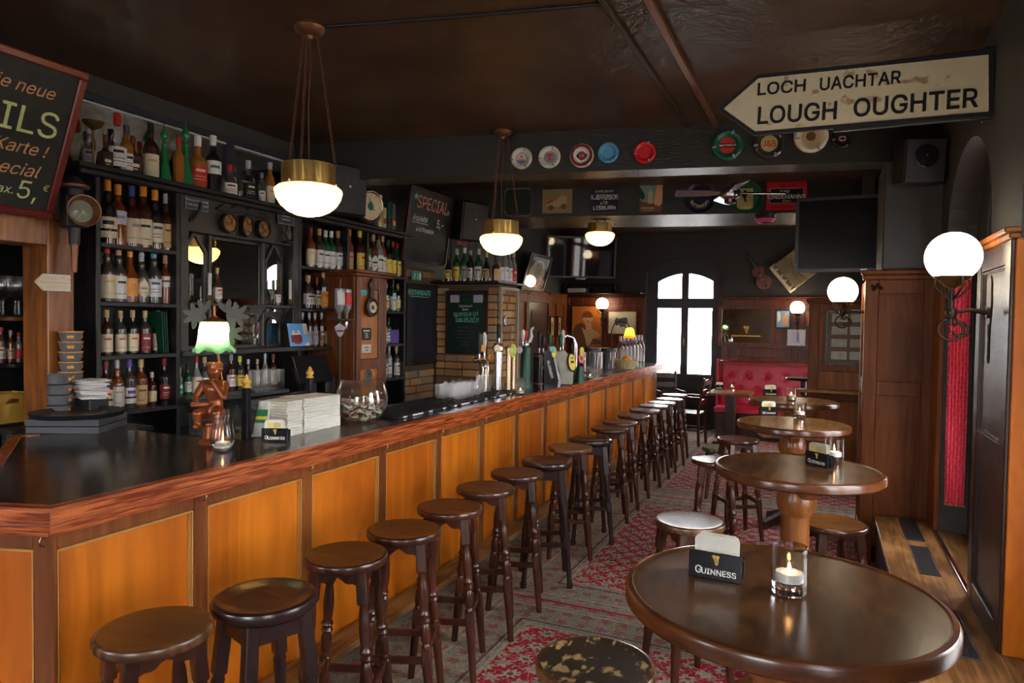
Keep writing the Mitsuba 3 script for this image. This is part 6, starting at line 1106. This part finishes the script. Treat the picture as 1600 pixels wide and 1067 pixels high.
ashtray(-2.185, 2.972, .086, 'c_offwhite', 'c_grey', 'white ashtray with a red triangle and blue band, first from left on the first beam', [(cyl(.042, 0, .0006, 24), 'c_offwhite'), (mv(tri, TR(0, .006, .0006)), 'c_red'), (mv(txt('Bass', .016, True, .0008, .15), TR(0, -.006, .0006)), 'c_red'), (mv(ext(Point(0, 0).buffer(.042).intersection(sbox(-.05, -.05, .05, -.018)), .0008), TR(0, 0, .0006)), 'c_bandblue')])
mat('c_offwhite', prin((.66, .62, .52), .35, .5)); mat('c_bandblue', prin((.10, .16, .38), .4, .4))
ashtray(-1.968, 2.973, .088, 'c_offwhite', 'c_grey', 'white ashtray with a large red letter T on the first beam', [(cat(bx(-.024, .024, .014, .030, 0, .001, 0), bx(-.008, .008, -.026, .016, 0, .001, 0), bx(-.016, .016, -.030, -.022, 0, .001, 0), bx(-.026, -.019, .006, .03, 0, .001, 0), bx(.019, .026, .006, .03, 0, .001, 0)), 'c_red')])
ashtray(-1.722, 2.973, .092, 'c_offwhite', 'c_white', 'white ashtray with a maroon rim and red round emblem on the first beam', [(cyl(.036, 0, .0008, 24), 'c_red'), (mv(bx(-.042, .042, -.014, .014, .0008, .0014, 0), np.eye(4)), 'c_ink'), (cat(mv(txt('DOUBLE', .009, True, .0006), TR(0, .006, .0014)), mv(txt('MAXIM', .009, True, .0006), TR(0, -.006, .0014))), 'c_white')], band_='c_maroon')
ashtray(-1.525, 2.987, .080, 'c_lightblue', 'c_lightblue', 'plain light blue ashtray on the first beam'); ashtray(-1.258, 2.980, .084, 'c_brightred', 'c_brightred', 'plain bright red ashtray on the first beam'); mat('c_brightred', prin((.62, .015, .02), .35, .5))
ashtray(-.675, 3.006, .112, 'c_darkgreen2', 'c_red', 'dark green ashtray with a red banner centre left of the road sign tip', [(bx(-.055, .055, -.013, .013, .001, .002, 0), 'c_ink'), (mv(txt('SMITHWICKS', .011, True, .0008), TR(0, 0, .002)), 'c_cream')]); mat('c_darkgreen2', prin((.008, .10, .05), .35, .5))
ashtray(-.392, 3.007, .112, 'g_smoke', 'c_yellowdim', 'smoky glass ashtray with red initials on yellow below the road sign', [(mv(txt('J&B', .036, True, .001, 0, .9), np.eye(4)), 'c_red')]); mat('c_yellowdim', prin((.45, .38, .14), .4, .4))
ashtray(-.117, 3.045, .118, 'c_cream', 'c_tan', 'cream gold ashtray with a brown head emblem half behind the road sign', [(mv(ext(Point(0, 0).buffer(.026), .001), np.eye(4)), 'c_brown')])
ashtray(.088, 3.022, .07, 'c_ink', 'c_ink', 'black ashtray with a red rounded emblem below the road sign', [(ext(rrect(.066, .052, .018), .001), 'c_red'), (ext(rrect(.054, .038, .010), .0012), 'c_silver'), (ext(rrect(.046, .024, .004), .0016), 'c_ink')])
def b2(name, lb, cat_, x, z, w, h, mm, r=.006, d=.012):
    k = thing(name, lb, cat_); F = beamF(B2c, B2s, x, z); part(k, 'plate', mv(ext(rrect(w, h, r), d), F), mm); return k, F @ TR(0, 0, d)
k, F = b2('tin_tray', 'dark green rounded metal tray behind the second pendant lamp chains', 'tray', -3.13, 3.02, .30, .30, 'c_dgtray', .05); mat('c_dgtray', prin((.012, .022, .014), .3, .5)); part(k, 'rim', mv(ext(rrect(.31, .31, .055).difference(rrect(.29, .29, .045)), .018, -.012), F), 'm_chrome')
k, F = b2('car_picture', 'hammered brass picture of a veteran car on the second beam', 'picture', -2.70, 3.022, .33, .26, 'c_hammer'); mat('c_hammer', bump(prin((.34, .24, .11), .45, .5, metal=.4), plaster, .01))
part(k, 'car', cat(mv(ext(Polygon([(-.12, -.06), (-.10, -.01), (-.02, .01), (.06, .07), (.10, .05), (.10, -.03), (.06, -.06)]), .004), F)), 'c_tan'); part(k, 'car_hood', mv(ext(Polygon([(-.13, -.03), (-.06, .02), (-.04, -.0), (-.10, -.03)]), .005), F), 'c_red'); part(k, 'wheel', mv(cyl(.03, 0, .007, 16), F @ TR(-.07, -.07, 0)), 'c_brown'); part(k, 'wheel', mv(cyl(.03, 0, .007, 16), F @ TR(.07, -.06, 0)), 'c_brown')
k, F = b2('enamel_sign', 'dark blue enamel sign lettered Supplied by on the second beam', 'sign', -2.198, 3.026, .285, .255, 'c_navy'); mat('c_navy', prin((.012, .014, .035), .3, .5))
part(k, 'lettering', cat(mv(txt('SUPPLIED BY', .022, True, .001, .15), F @ TR(0, .092, 0)), mv(txt('R.JEFFERSON', .052, True, .001, 0, .62), F @ TR(0, .03, 0)), mv(txt('LTD', .030, True, .001), F @ TR(0, -.032, 0)), mv(txt('LISBURN', .040, True, .001, 0, 1.02), F @ TR(0, -.085, 0))), 'c_offwhite')
k, F = b2('travel_poster', 'small poster of a pale tower and a brown figure on the second beam', 'poster', -1.715, 3.035, .24, .29, 'c_skyposter'); mat('c_skyposter', prin((.22, .30, .26), .5, .4))
part(k, 'tower', mv(ext(Polygon([(-.03, -.06), (-.025, .07), (-.01, .08), (-.005, .125), (0, .08), (.015, .07), (.02, -.06)]), .001), F), 'c_tan'); part(k, 'figure', mv(ext(Polygon([(.03, -.07), (.06, .145), (.12, .145), (.12, -.05), (.09, -.09)]), .0014), F), 'c_skin'); part(k, 'ground', mv(ext(Polygon([(-.12, -.145), (.12, -.145), (.12, -.06), (-.05, -.05), (-.12, -.02)]), .0008), F), 'c_brown'); part(k, 'foliage', mv(ext(Polygon([(-.12, .0), (-.12, .12), (-.09, .08), (-.06, .02), (-.08, -.02)]), .001), F), 'c_darkgreen'); part(k, 'lettering', cat(mv(txt('Worthington', .017, True), F @ TR(-.03, -.105, .001)), mv(txt('makes the most', .010, False), F @ TR(-.03, -.13, .001))), 'c_yellow')
k = thing('round_tray', 'round black tray with yellow lettering around its rim on the second beam', 'tray'); F = beamF(B2c, B2s, -1.224, 3.024); part(k, 'dish', mv(lathe([(0, .004), (.125, .004), (.145, .022), (.158, .024), (.16, .016), (.14, 0), (0, 0)], 40), F), 'c_navy', 40); part(k, 'lettering', mv(arc_text('SMITHWICKS', .032, .088, -PI / 2, 2.3, True, True), F @ TR(0, 0, .0042)), 'c_yellowdim'); part(k, 'small_lettering', mv(arc_text('ALE', .022, .088, 2.5, .6, True), F @ TR(0, 0, .0042)), 'c_yellowdim')
k = thing('round_tray', 'round green tray with a dark bird picture behind the ceiling fan', 'tray'); F = beamF(B2c, B2s, -.771, 3.024); part(k, 'dish', mv(lathe([(0, .004), (.135, .004), (.155, .022), (.168, .024), (.17, .016), (.15, 0), (0, 0)], 40), F), 'c_darkgreen2', 40); part(k, 'picture', mv(bx(-.085, .075, -.13, .09, .0045, .006, 0), F), 'c_yellowdim'); part(k, 'bird', mv(ext(Polygon([(-.03, .05), (-.01, .075), (.01, .06), (.02, .03), (.0, -.01), (.01, -.05), (-.01, -.05), (-.02, -.01), (-.04, .02)]), .001, .006), F), 'c_ink'); part(k, 'lettering', mv(txt('LIEBER', .022, True), F @ TR(0, -.108, .0062)), 'c_yellow')
k, F = b2('enamel_sign', 'red and black enamel sign partly hidden by the large television', 'sign', -.38, 3.026, .39, .29, 'c_brightred', .004)
part(k, 'black_field', mv(ext(rrect(.33, .155, .004), .001), F), 'c_ink'); part(k, 'border', mv(ext(rrect(.33, .155, .004).difference(rrect(.322, .147, .004)), .0016), F), 'c_silver'); part(k, 'lettering', cat(mv(txt('Erich', .030, True, .001, .2), F @ TR(-.02, .045, .001)), mv(txt('LINDEMANNS', .042, True, .001, 0, .95), F @ TR(.0, -.008, .001)), mv(txt('Weine', .020, False, .001), F @ TR(.0, -.052, .001))), 'c_cream'); part(k, 'red_lettering', cat(mv(txt('Seit 1880', .022, False, .001, .2), F @ TR(0, .108, 0)), mv(txt('Spirituosen', .022, False, .001, .2), F @ TR(0, -.11, 0))), 'c_maroon')
k = thing('hanging_dish', 'small dark dish with a pink rim under the second beam', 'ornament'); part(k, 'dish', mv(lathe([(0, -.10), (.06, -.085), (.10, -.04), (.115, 0), (0, 0)], 24), TR(-.58, 7.72, 2.853)), 'm_black', 40); part(k, 'rim', mv(lathe([(.074, -.088), (.080, -.082), (.108, -.045), (.100, -.046)], 24), TR(-.58, 7.72, 2.853)), 'c_pink', 40)
# ceiling fan, televisions, loudspeaker
k = thing('ceiling_fan', 'chrome ceiling fan between the two beams', 'ceiling fan'); fx_, fy_ = -.80, 6.55
part(k, 'rod', mv(cyl(.014, 2.93, CEIL, 12), TR(fx_, fy_, 0)), 'm_chrome', True); part(k, 'motor', mv(lathe([(0, 2.78), (.03, 2.785), (.05, 2.80), (.05, 2.83), (.085, 2.85), (.095, 2.885), (.085, 2.915), (.04, 2.935), (0, 2.94)], 28), TR(fx_, fy_, 0)), 'm_chrome', 40)
for q in range(4):
    bl = ext(Polygon([(.09, -.025), (.18, -.05), (.47, -.065), (.49, -.05), (.49, .05), (.47, .06), (.18, .045), (.09, .025)]), .006); part(k, 'blade', mv(bl, TR(fx_, fy_, 2.885, q * PI / 2 - 1.24, 1, .32)), 'm_chrome')
def tv(o, right, up, w, h, d, lb, bez=.03, sm='m_screen'):
    F = FR(o, right, up); k = thing('television', lb, 'television'); part(k, 'case', mv(bx(-w / 2, w / 2, -h / 2, h / 2, -d, 0, .01), F), 'm_black'); part(k, 'screen', mv(bx(-w / 2 + bez, w / 2 - bez, -h / 2 + bez, h / 2 - bez, 0, .002, 0), F), sm); part(k, 'bezel', mv(ext(sbox(-w / 2, -h / 2, w / 2, h / 2).difference(sbox(-w / 2 + bez, -h / 2 + bez, w / 2 - bez, h / 2 - bez)), .006), F), 'm_bezel'); return k, F
mat('m_screen', prin((.012, .012, .017), .03, .8)); mat('m_bezel', prin((.03, .03, .034), .3, .5))
k, F = tv((.33, 6.70, 2.50), (1, 0, 0), (0, 0, 1), 1.16, .66, .09, 'large black television hanging in front of the second beam at the right', sm='m_screen_off'); mat('m_screen_off', prin((.004, .004, .004), .25, .25)); part(k, 'hanger', bx(.28, .38, 6.76, 6.80, 2.5, CEIL, .004), 'm_iron'); part(k, 'maker_plate', mv(bx(-.05, .0, -.318, -.306, .006, .0075, 0), F), 'c_silver')
k, F = tv((-3.55, 10.55, 2.735), (.88, .46, 0), (.055, -.105, 1), 1.12, .66, .07, 'wall television above the red brown panelling reflecting the window'); part(k, 'wall_arm', mv(bx(-.05, .05, -.05, .05, -.9, -.07, .004), F), 'm_iron'); part(k, 'stand_stub', mv(bx(-.08, .08, -.355, -.33, -.03, .004, .003), F), 'c_silver')
k = thing('media_shelf', 'dark shelf with small boxes under the wall television', 'shelf'); part(k, 'board', bx(-4.10, -2.72, 11.10, 11.38, 2.175, 2.20, .003), 'm_walnut'); part(k, 'compartment', cat(bx(-4.05, -3.15, 11.14, 11.36, 2.33, 2.345), bx(-4.05, -4.03, 11.14, 11.36, 2.2, 2.33), bx(-3.62, -3.60, 11.14, 11.36, 2.2, 2.33), bx(-3.17, -3.15, 11.14, 11.36, 2.2, 2.33)), 'm_black')
solo('media_player', bx(-3.98, -3.66, 11.12, 11.34, 2.2005, 2.27, .004), 'c_white', 'small white media player box on the shelf under the wall television', 'media player'); solo('media_box', bx(-3.56, -3.22, 11.16, 11.34, 2.2005, 2.25, .004), 'm_black', 'flat black receiver box beside the white media player', 'receiver')
k, M = speaker((.555, 5.36, 2.80), -PI / 2 + .25, .12, .26, .22, .30, 'dark loudspeaker mounted high on the pier below the road sign', dot=False); part(k, 'cone', mv(lathe([(0, .002), (.02, .012), (.06, .004), (.07, .008), (.075, .002)], 24), M @ FR((.122, 0, .03), (0, 1, 0), (0, 0, 1))), 'm_black_gloss', True); part(k, 'bracket', bx(.53, .58, 5.44, 5.53, 2.78, 2.82, .003), 'm_iron')
# curtain
cp = []; n_ = 40
xs_ = [(.735 + .11 * t / n_, 5.16 + .018 * math.sin(t * .95)) for t in range(n_ + 1)]
v_, f_ = [], []
for j, z in enumerate(np.linspace(.56, 2.12, 12)):
    for i, (a, b) in enumerate(xs_): v_.append((a - .012 * (j / 11) * (1 - i / n_), b + .006 * math.sin(j * .9 + i), z))
for j in range(11):
    for i in range(n_): a = j * (n_ + 1) + i; f_.append([a, a + 1, a + n_ + 2, a + n_ + 1])
k = thing('curtain', 'red curtain with a fine gold lattice hanging in the right window recess', 'curtain'); part(k, 'cloth', tm(*(np.array(v_), np.vstack([np.array(f_)[:, [0, 1, 2]], np.array(f_)[:, [0, 2, 3]]]))), 'm_curtain', True); part(k, 'rod', tube([(.87, 5.17, 2.13), (.70, 5.17, 2.13)], .008, 8), 'm_brass_dark', True); part(k, 'hem', tube([(a, b - .002, .565) for a, b in xs_], .004, 5), 'c_gold', True)

# ================================================================= FAR END OF THE ROOM
def framed(name, lb, cat_, o, right, W, H, fm, fw, layers, glass=False, up=(0, 0, 1)):
    k = thing(name, lb, cat_); F = FR(o, right, up); fr = sbox(-W / 2, -H / 2, W / 2, H / 2)
    part(k, 'frame', mv(ext(fr.difference(fr.buffer(-fw, join_style=2)), .022), F), fm); part(k, 'sheet', mv(bx(-W / 2 + fw * .9, W / 2 - fw * .9, -H / 2 + fw * .9, H / 2 - fw * .9, .002, .008, 0), F), layers[0])
    for i, (nm, m, mm) in enumerate(layers[1:]): part(k, nm, mv(m, F @ TR(0, 0, .008 + .0006 * i)), mm)
    return k, F
YB = 11.368
def pl(pts, d=.0006): return ext(Polygon(pts), d)
# bench
k = thing('red_bench', 'long buttoned red leather bench along the back wall', 'bench')
def cushion(W, H, D, btn, o, right, up):
    nx, ny = 60, 28; X, Y = np.meshgrid(np.linspace(0, W, nx), np.linspace(0, H, ny)); Z = np.full(X.shape, D)
    e = np.minimum.reduce([X, W - X, Y, H - Y]); Z = D * np.clip(1 - np.exp(-e / .02), 0, 1)
    for bx_, by_ in btn: r = np.hypot(X - bx_, Y - by_); Z -= .022 * np.exp(-(r / .05) ** 2)
    v = np.stack([X, Y, Z], -1).reshape(-1, 3); f = []
    for j in range(ny - 1):
        for i in range(nx - 1): a = j * nx + i; f += [[a, a + 1, a + nx + 1], [a, a + nx + 1, a + nx]]
    return mv(tm(v, f), FR(o, right, up))
bt = [(.16 + .27 * i, .50) for i in range(5)] + [(.295 + .27 * i, .28) for i in range(5)]
part(k, 'backrest', cushion(1.62, .73, .09, bt, (-1.46, 11.10, .42), (1, 0, 0), (0, .10, 1)), 'm_leather', True); part(k, 'backrest_frame', bx(-1.48, .18, 11.08, 11.36, 0, 1.13, .01), 'm_redwood')
FB = FR((-1.46, 11.10, .42), (1, 0, 0), (0, .10, 1))
for a, b in bt: part(k, 'button', mv(lathe([(0, .012), (.016, .010), (.024, 0)], 12), FB @ TR(a, b, .066)), 'm_leather', True)
part(k, 'seat_cushion', bx(-1.46, .16, 10.62, 11.06, .38, .47, .03), 'm_leather', 40); part(k, 'seat_base', bx(-1.44, .16, 10.66, 11.08, 0, .38, .005), 'm_walnut'); part(k, 'end_rail', bx(-1.49, -1.455, 10.98, 11.12, .40, 1.16, .012), 'm_leather')
# square table with things on it
k = thing('square_table', 'small square wooden table in front of the red bench', 'table'); part(k, 'table_top', bx(-1.43, -.86, 9.62, 10.32, .735, .765, .006), 'm_table_tan'); part(k, 'pedestal', bx(-1.21, -1.08, 9.90, 10.04, .06, .735, .008), 'm_walnut'); part(k, 'foot', bx(-1.38, -.91, 9.92, 10.02, 0, .06, .01), 'm_walnut'); part(k, 'foot', bx(-1.19, -1.10, 9.72, 10.22, 0, .058, .01), 'm_walnut')
sx = [(-1.167, 10.341), (-1.341, 10.342)]
votive(sx[0][0], min(max(sx[0][1], 9.70), 10.25), .766, 'on the small square table'); mat_holder(sx[1][0], min(max(sx[1][1], 9.72), 10.25), .766, .45, 'on the small square table', 2, 1.05)
# wooden armchairs and low stools
def chair_proto():
    o = []
    def add(n, m, s=False): o.append((n, P(m, 'm_chair', s), None))
    add('seat', bx(-.22, .22, -.21, .21, .43, .455, .012))
    for sx_ in (-1, 1):
        add('leg', bar2((sx_ * .19, -.19, 0), (sx_ * .19, -.19, .66), .036, .036, .005)); add('leg', bar2((sx_ * .19, .21, 0), (sx_ * .19, .19, .45), .036, .036, .005)); add('back_post', bar2((sx_ * .19, .19, .45), (sx_ * .19, .27, .95), .034, .034, .005))
        add('arm', cat(bar2((sx_ * .19, -.22, .67), (sx_ * .19, .24, .67), .05, .028, .006)))
    for z, y in [(.60, .21), (.74, .235), (.88, .26)]:
        s = Polygon([(-.19, -.035), (.19, -.035), (.19, .02)] + [(.19 - .38 * t, .02 + .025 * math.sin(PI * t)) for t in np.linspace(0, 1, 9)] + [(-.19, .02)]); add('back_slat', mv(ext(s, .018), FR((0, y + .01, z), (1, 0, 0), (0, .1, 1))))
    for y in (-.19, .2): add('stretcher', bar2((-.19, y, .18), (.19, y, .18), .022, .022, .003))
    for x in (-.19, .19): add('stretcher', bar2((x, -.19, .22), (x, .2, .22), .022, .022, .003))
    return o
mat('m_chair', prin(proc(wood((0.030, 0.011, 0.006), (0.085, 0.03, 0.012), (40, 40, 8))), .3, .5, coat=.4))
CH = chair_proto()
place(CH, 'armchair', TR(-1.72, 9.95, 0, -PI / 2 - .1), 'dark ladder back wooden armchair at the left of the small square table', 'chair')
place(CH, 'armchair', TR(-2.14, 10.62, 0, .5), 'dark wooden armchair with curved arms in front of the arched window', 'chair')
LS = [('seat', P(lathe([(0, .44), (.15, .44), (.17, .45), (.175, .465), (.165, .485), (.10, .492), (0, .494)], 30), 'm_tapestry', 40), None)] + [('leg', P(turned((.15 * a, .15 * b, 0), (.10 * a, .10 * b, .44), [(0, .015), (.3, .02), (.34, .015), (.38, .021), (.7, .018), (1, .02)], 8), 'm_stool', 40), None) for a, b in [(1, 1), (-1, 1), (-1, -1), (1, -1)]]
def tap_c(p, n, uv): 
    a = dr.sin(p.x * 160) * dr.sin(p.y * 160); return mix((0.22, 0.20, 0.12), (0.05, 0.06, 0.03), smoothstep(-.2, .2, a))
mat('m_tapestry', prin(proc(tap_c), .8, .2))
place(LS, 'low_stool', TR(-.90, 7.05, 0, .3), 'low stool with a green patterned seat behind the third round table', 'stool')
k = thing('side_console', 'small dark console table with a grey chair back behind the farthest round table', 'table'); part(k, 'table_top', lathe([(0, 1.035), (.20, 1.035), (.215, 1.05), (.205, 1.065), (0, 1.065)], 30).apply_translation([-.20, 9.10, 0]), 'm_walnut', 40); part(k, 'column', mv(cyl(.035, .05, 1.035, 14), TR(-.20, 9.10, 0)), 'm_walnut'); part(k, 'foot', mv(cyl(.18, 0, .05, 24, .01), TR(-.20, 9.10, 0)), 'm_walnut')
place(CH, 'armchair', TR(-.10, 8.62, 0, PI, 1.0), 'wooden chair showing its tan back beside the brown partition', 'chair')
# pictures on the back wall
gold_ = 'c_gold'
k = thing('pub_mirror', 'brown framed advertising mirror with dark arched lettering above the red bench', 'mirror'); F = FR((-1.10, YB, 1.675), (1, 0, 0), (0, 0, 1)); fr = sbox(-.42, -.315, .42, .315); part(k, 'frame', mv(ext(fr.difference(fr.buffer(-.055, join_style=2)), .035), F), 'm_redwood'); part(k, 'glass', mv(bx(-.366, .366, -.262, .262, .004, .010, 0), F), 'm_mirror'); part(k, 'lettering', mv(arc_text('GUINNESS', .075, .62, PI / 2, .92, True), F @ TR(0, -.52, .010)), 'c_ink'); part(k, 'harp_emblem', mv(ext(HARPH, .001), F @ TR(0, -.06, .010, 0, (4, 4, 1))), 'c_gold'); part(k, 'small_lettering', cat(mv(txt('17', .07, True), F @ TR(-.12, -.05, .010)), mv(txt('59', .07, True), F @ TR(.13, -.05, .010))), 'c_ink'); part(k, 'gilt_bar', mv(bx(-.22, .22, -.165, -.145, .010, .011, 0), F), 'c_gold')
framed('framed_photo', 'black framed blue and tan photograph left of the back wall globe lamp', 'picture', (-.565, YB, 1.79), (1, 0, 0), .235, .30, 'm_black', .025, ['c_photoblue', ('figure', pl([(.0, -.10), (-.01, .02), (.02, .08), (.06, .06), (.08, -.10)]), 'c_skin'), ('highlight', pl([(-.08, -.06), (-.08, .11), (-.04, .11), (-.03, -.02)]), 'c_white')]); mat('c_photoblue', prin((.22, .34, .55), .3, .5))
framed('framed_photo', 'black framed reddish photograph right of the back wall globe lamp', 'picture', (-.17, YB, 1.80), (1, 0, 0), .20, .28, 'm_black', .022, ['c_brown', ('figure', pl([(-.04, -.10), (-.05, .03), (0, .08), (.05, .02), (.04, -.10)]), 'c_red'), ('face', pl([(-.02, .02), (-.02, .07), (.02, .07), (.02, .02)]), 'c_skin')])
framed('framed_print', 'pale square framed print below the back wall globe lamp', 'picture', (-.37, YB, 1.51), (1, 0, 0), .26, .25, 'c_silver', .012, ['c_white', ('picture', pl([(-.07, -.09), (-.07, .09), (.05, .09), (.05, -.09)]), 'c_lavender'), ('figure', pl([(.01, -.07), (.0, .05), (.03, .07), (.04, -.07)]), 'c_grey')])
k, F = framed('banknote_frame', 'large dark green frame with two columns of old banknotes on the brown partition', 'picture', (.245, 8.00, 1.575), (1, 0, 0), .44, .57, 'c_framegreen', .02, ['c_tanmat'] ); mat('c_framegreen', prin((.008, .022, .012), .35, .5)); mat('c_tanmat', prin((.11, .065, .04), .6, .3))
for r_ in range(4):
    for c_ in range(2):
        part(k, 'banknote', mv(bx(-.075, .075, -.042, .042, .0082, .0095, 0), F @ TR(-.09 + .175 * c_, .205 - .13 * r_, 0)), ['c_note1', 'c_note2', 'c_note3'][(r_ + 2 * c_) % 3]); part(k, 'note_print', mv(cyl(.024, .0095, .010, 14), F @ TR(-.09 + .175 * c_ + .02, .205 - .13 * r_, 0)), ['c_note2', 'c_note3', 'c_note1'][(r_ + c_) % 3])
mat('c_note1', prin((.36, .34, .26), .6, .3)); mat('c_note2', prin((.30, .25, .20), .6, .3)); mat('c_note3', prin((.30, .31, .25), .6, .3))
k, F = framed('lady_poster', 'orange poster of a woman with dark fur and pale shoulder left of a globe lamp', 'poster', (-3.70, YB, 1.59), (1, 0, 0), .58, .80, 'm_walnut', .018, ['c_posterorange', ('dark_fur', pl([(-.27, -.37), (-.26, -.05), (-.20, .06), (-.10, .10), (-.02, .04), (.0, -.06), (.06, -.16), (.26, -.20), (.26, -.37)]), 'c_brown'), ('shoulder', pl([(-.10, .02), (-.04, -.02), (.08, .0), (.20, -.06), (.24, -.13), (.10, -.18), (.05, -.30), (-.0, -.30), (-.04, -.14)]), 'c_tan'), ('neck', pl([(-.03, -.02), (-.02, .12), (.07, .12), (.09, -.02)]), 'c_skin'), ('head', ext(Point(0.01, .17).buffer(.085), .0006), 'c_skin'), ('features', cat(pl([(-.03, .175), (-.012, .175), (-.012, .183), (-.03, .183)]), pl([(.03, .175), (.048, .175), (.048, .183), (.03, .183)]), pl([(-.008, .12), (.03, .12), (.03, .13), (-.008, .13)])), 'c_maroon'), ('hair', ext(Point(0.0, .20).buffer(.10).intersection(sbox(-.2, .19, .2, .4)), .0006), 'c_hair'), ('lettering', mv(txt('ARS', .095, True), TR(.13, -.315, 0)), 'c_posterorange')]); mat('c_posterorange', prin((.58, .17, .03), .5, .4)); mat('c_hair', prin((.20, .06, .02), .6, .3))
framed('drawing', 'cream drawing of a dark horse group in a thin frame right of a globe lamp', 'picture', (-3.085, YB, 1.70), (1, 0, 0), .50, .40, 'm_oak', .014, ['c_cream', ('horse', pl([(-.13, .02), (-.10, .09), (-.06, .06), (.0, .08), (.08, .09), (.10, .02), (.06, -.03), (.08, -.10), (.03, -.06), (-.03, -.08), (-.05, -.03), (-.11, -.06)]), 'c_darkgrey')])
for i, (y, lb) in enumerate([(9.52, 'small narrow tan picture on the oak panelling, left of two'), (9.64, 'x')][:1] + [(10.64, 'small narrow tan picture on the oak panelling beside the dark door, left of two'), (10.98, 'small narrow tan picture on the oak panelling beside the dark door, right of two')]):
    if i == 0: continue
    framed('small_picture', lb, 'picture', (-4.075, y, 1.62), (0, 1, 0), .20, .34, 'm_walnut', .02, ['c_tan', ('figure', pl([(-.02, -.10), (-.03, .04), (0, .09), (.03, .04), (.02, -.10)]), 'c_brown')])
k, F = framed('oval_portrait', 'framed oval portrait leaning out from the top of the oak panelling', 'picture', (-3.98, 9.72, 2.44), (0, 1, 0), .88, .56, 'm_walnut', .05, ['c_ink', ('oval', ext(Point(0, 0).buffer(1), .0006).apply_transform(TR(0, -.02, 0, 0, (.30, .21, 1))), 'c_tanbook'), ('face', ext(Point(0, 0).buffer(1), .0006).apply_transform(TR(.02, .03, 0, 0, (.13, .13, 1))), 'c_note1'), ('coat', pl([(-.22, -.12), (-.05, -.06), (.10, -.06), (.22, -.12), (.12, -.19), (-.12, -.19)]), 'c_darkgrey'), ('hat', pl([(-.10, .10), (-.08, .16), (.12, .16), (.14, .10)]), 'c_brown')], up=(.30, 0, 1)); part(k, 'glazing', mv(bx(-.40, .40, -.24, .24, .0125, .0135, 0), F), 'm_pane'); part(k, 'prop', bx(-4.12, -4.0, 9.70, 9.74, 2.50, 2.52, .003), 'm_iron')
# violin and accordion on the wall
k = thing('violin', 'red brown violin hanging tilted on the dark back wall right of the window', 'violin'); F = FR((-.90, 11.398, 2.44), (.80, 0, .45), (-.45, 0, .80))
bd = unary_union([Point(0, -.09).buffer(.115), Point(0, .09).buffer(.092), sbox(-.065, -.09, .065, .09)]).difference(unary_union([Point(-.125, .015).buffer(.055), Point(.125, .015).buffer(.055)])).buffer(-.008).buffer(.008)
part(k, 'body', mv(ext(bd, .045), F), 'm_violin'); mat('m_violin', prin((.17, .022, .012), .22, .5, coat=.6)); part(k, 'neck', mv(bx(-.014, .014, .02, .40, .045, .062, .004), F), 'm_black'); part(k, 'scroll', mv(cyl(.022, .03, .06, 12), F @ TR(0, .42, 0)), 'm_walnut'); part(k, 'bridge', mv(bx(-.03, .03, -.05, -.045, .045, .075, .001), F), 'c_cork'); part(k, 'tailpiece', mv(pl([(-.014, -.18), (.014, -.18), (.022, -.08), (-.022, -.08)], .012), F @ TR(0, 0, .046)), 'm_black'); part(k, 'strings', cat(*[mv(bx(-.008 + .005 * i, -.0072 + .005 * i, -.15, .38, .074, .0748, 0), F) for i in range(4)]), 'c_silver')
k = thing('accordion', 'old cream accordion hanging tilted on the back wall beside the television', 'accordion'); F = FR((-.47, 11.398, 2.50), (.62, 0, -.78), (.78, 0, .62))
part(k, 'treble_body', mv(bx(-.24, .24, -.10, .10, 0, .16, .012), F), 'm_accord'); mat('m_accord', prin((.30, .22, .12), .35, .5)); part(k, 'keyboard_base', mv(bx(-.25, .25, -.20, -.09, .04, .10, .006), F), 'c_cream')
for i in range(16): part(k, 'white_key', mv(bx(-.245 + .0306 * i, -.217 + .0306 * i, -.20, -.06, .10, .112, .002), F), 'c_cream')
for i in range(15):
    if i % 7 not in (2, 6): part(k, 'black_key', mv(bx(-.245 + .0306 * (i + 1) - .010, -.245 + .0306 * (i + 1) + .008, -.15, -.06, .112, .124, .002), F), 'm_black')
part(k, 'grille', cat(*[mv(bx(-.20 + .024 * i, -.19 + .024 * i, -.02, .085, .16, .166, .001), F) for i in range(17)]), 'm_brass_dark'); part(k, 'bellows', cat(*[mv(bx(-.235, .235, .10 + .02 * i, .114 + .02 * i, .01, .15 - .008 * (i % 2), .003), F) for i in range(9)]), 'c_tanbook'); part(k, 'bass_body', mv(bx(-.235, .235, .28, .36, 0, .15, .012), F), 'm_accord')
# outside the arched window: parasol of the terrace
k = thing('terrace_parasol', 'green folded parasol with an orange pole outside the arched window', 'parasol'); part(k, 'canopy', mv(lathe([(0, .55), (.03, .50), (.10, .30), (.16, .05), (.20, 0)], 12), TR(-1.75, 13.2, 1.05, 0, 1, 0, .9)), 'c_parasol', True); part(k, 'pole', tube([(-1.66, 13.2, -.2), (-1.66, 13.2, 1.15)], .03, 8), 'c_orange', True); mat('c_parasol', prin((.01, .16, .05), .8, .1))
struct('ground_outside', bx(-30, 30, 11.9, 60, -.30, -.20, 0), 'm_ground'); mat('m_ground', prin((.35, .34, .32), .9, .1))
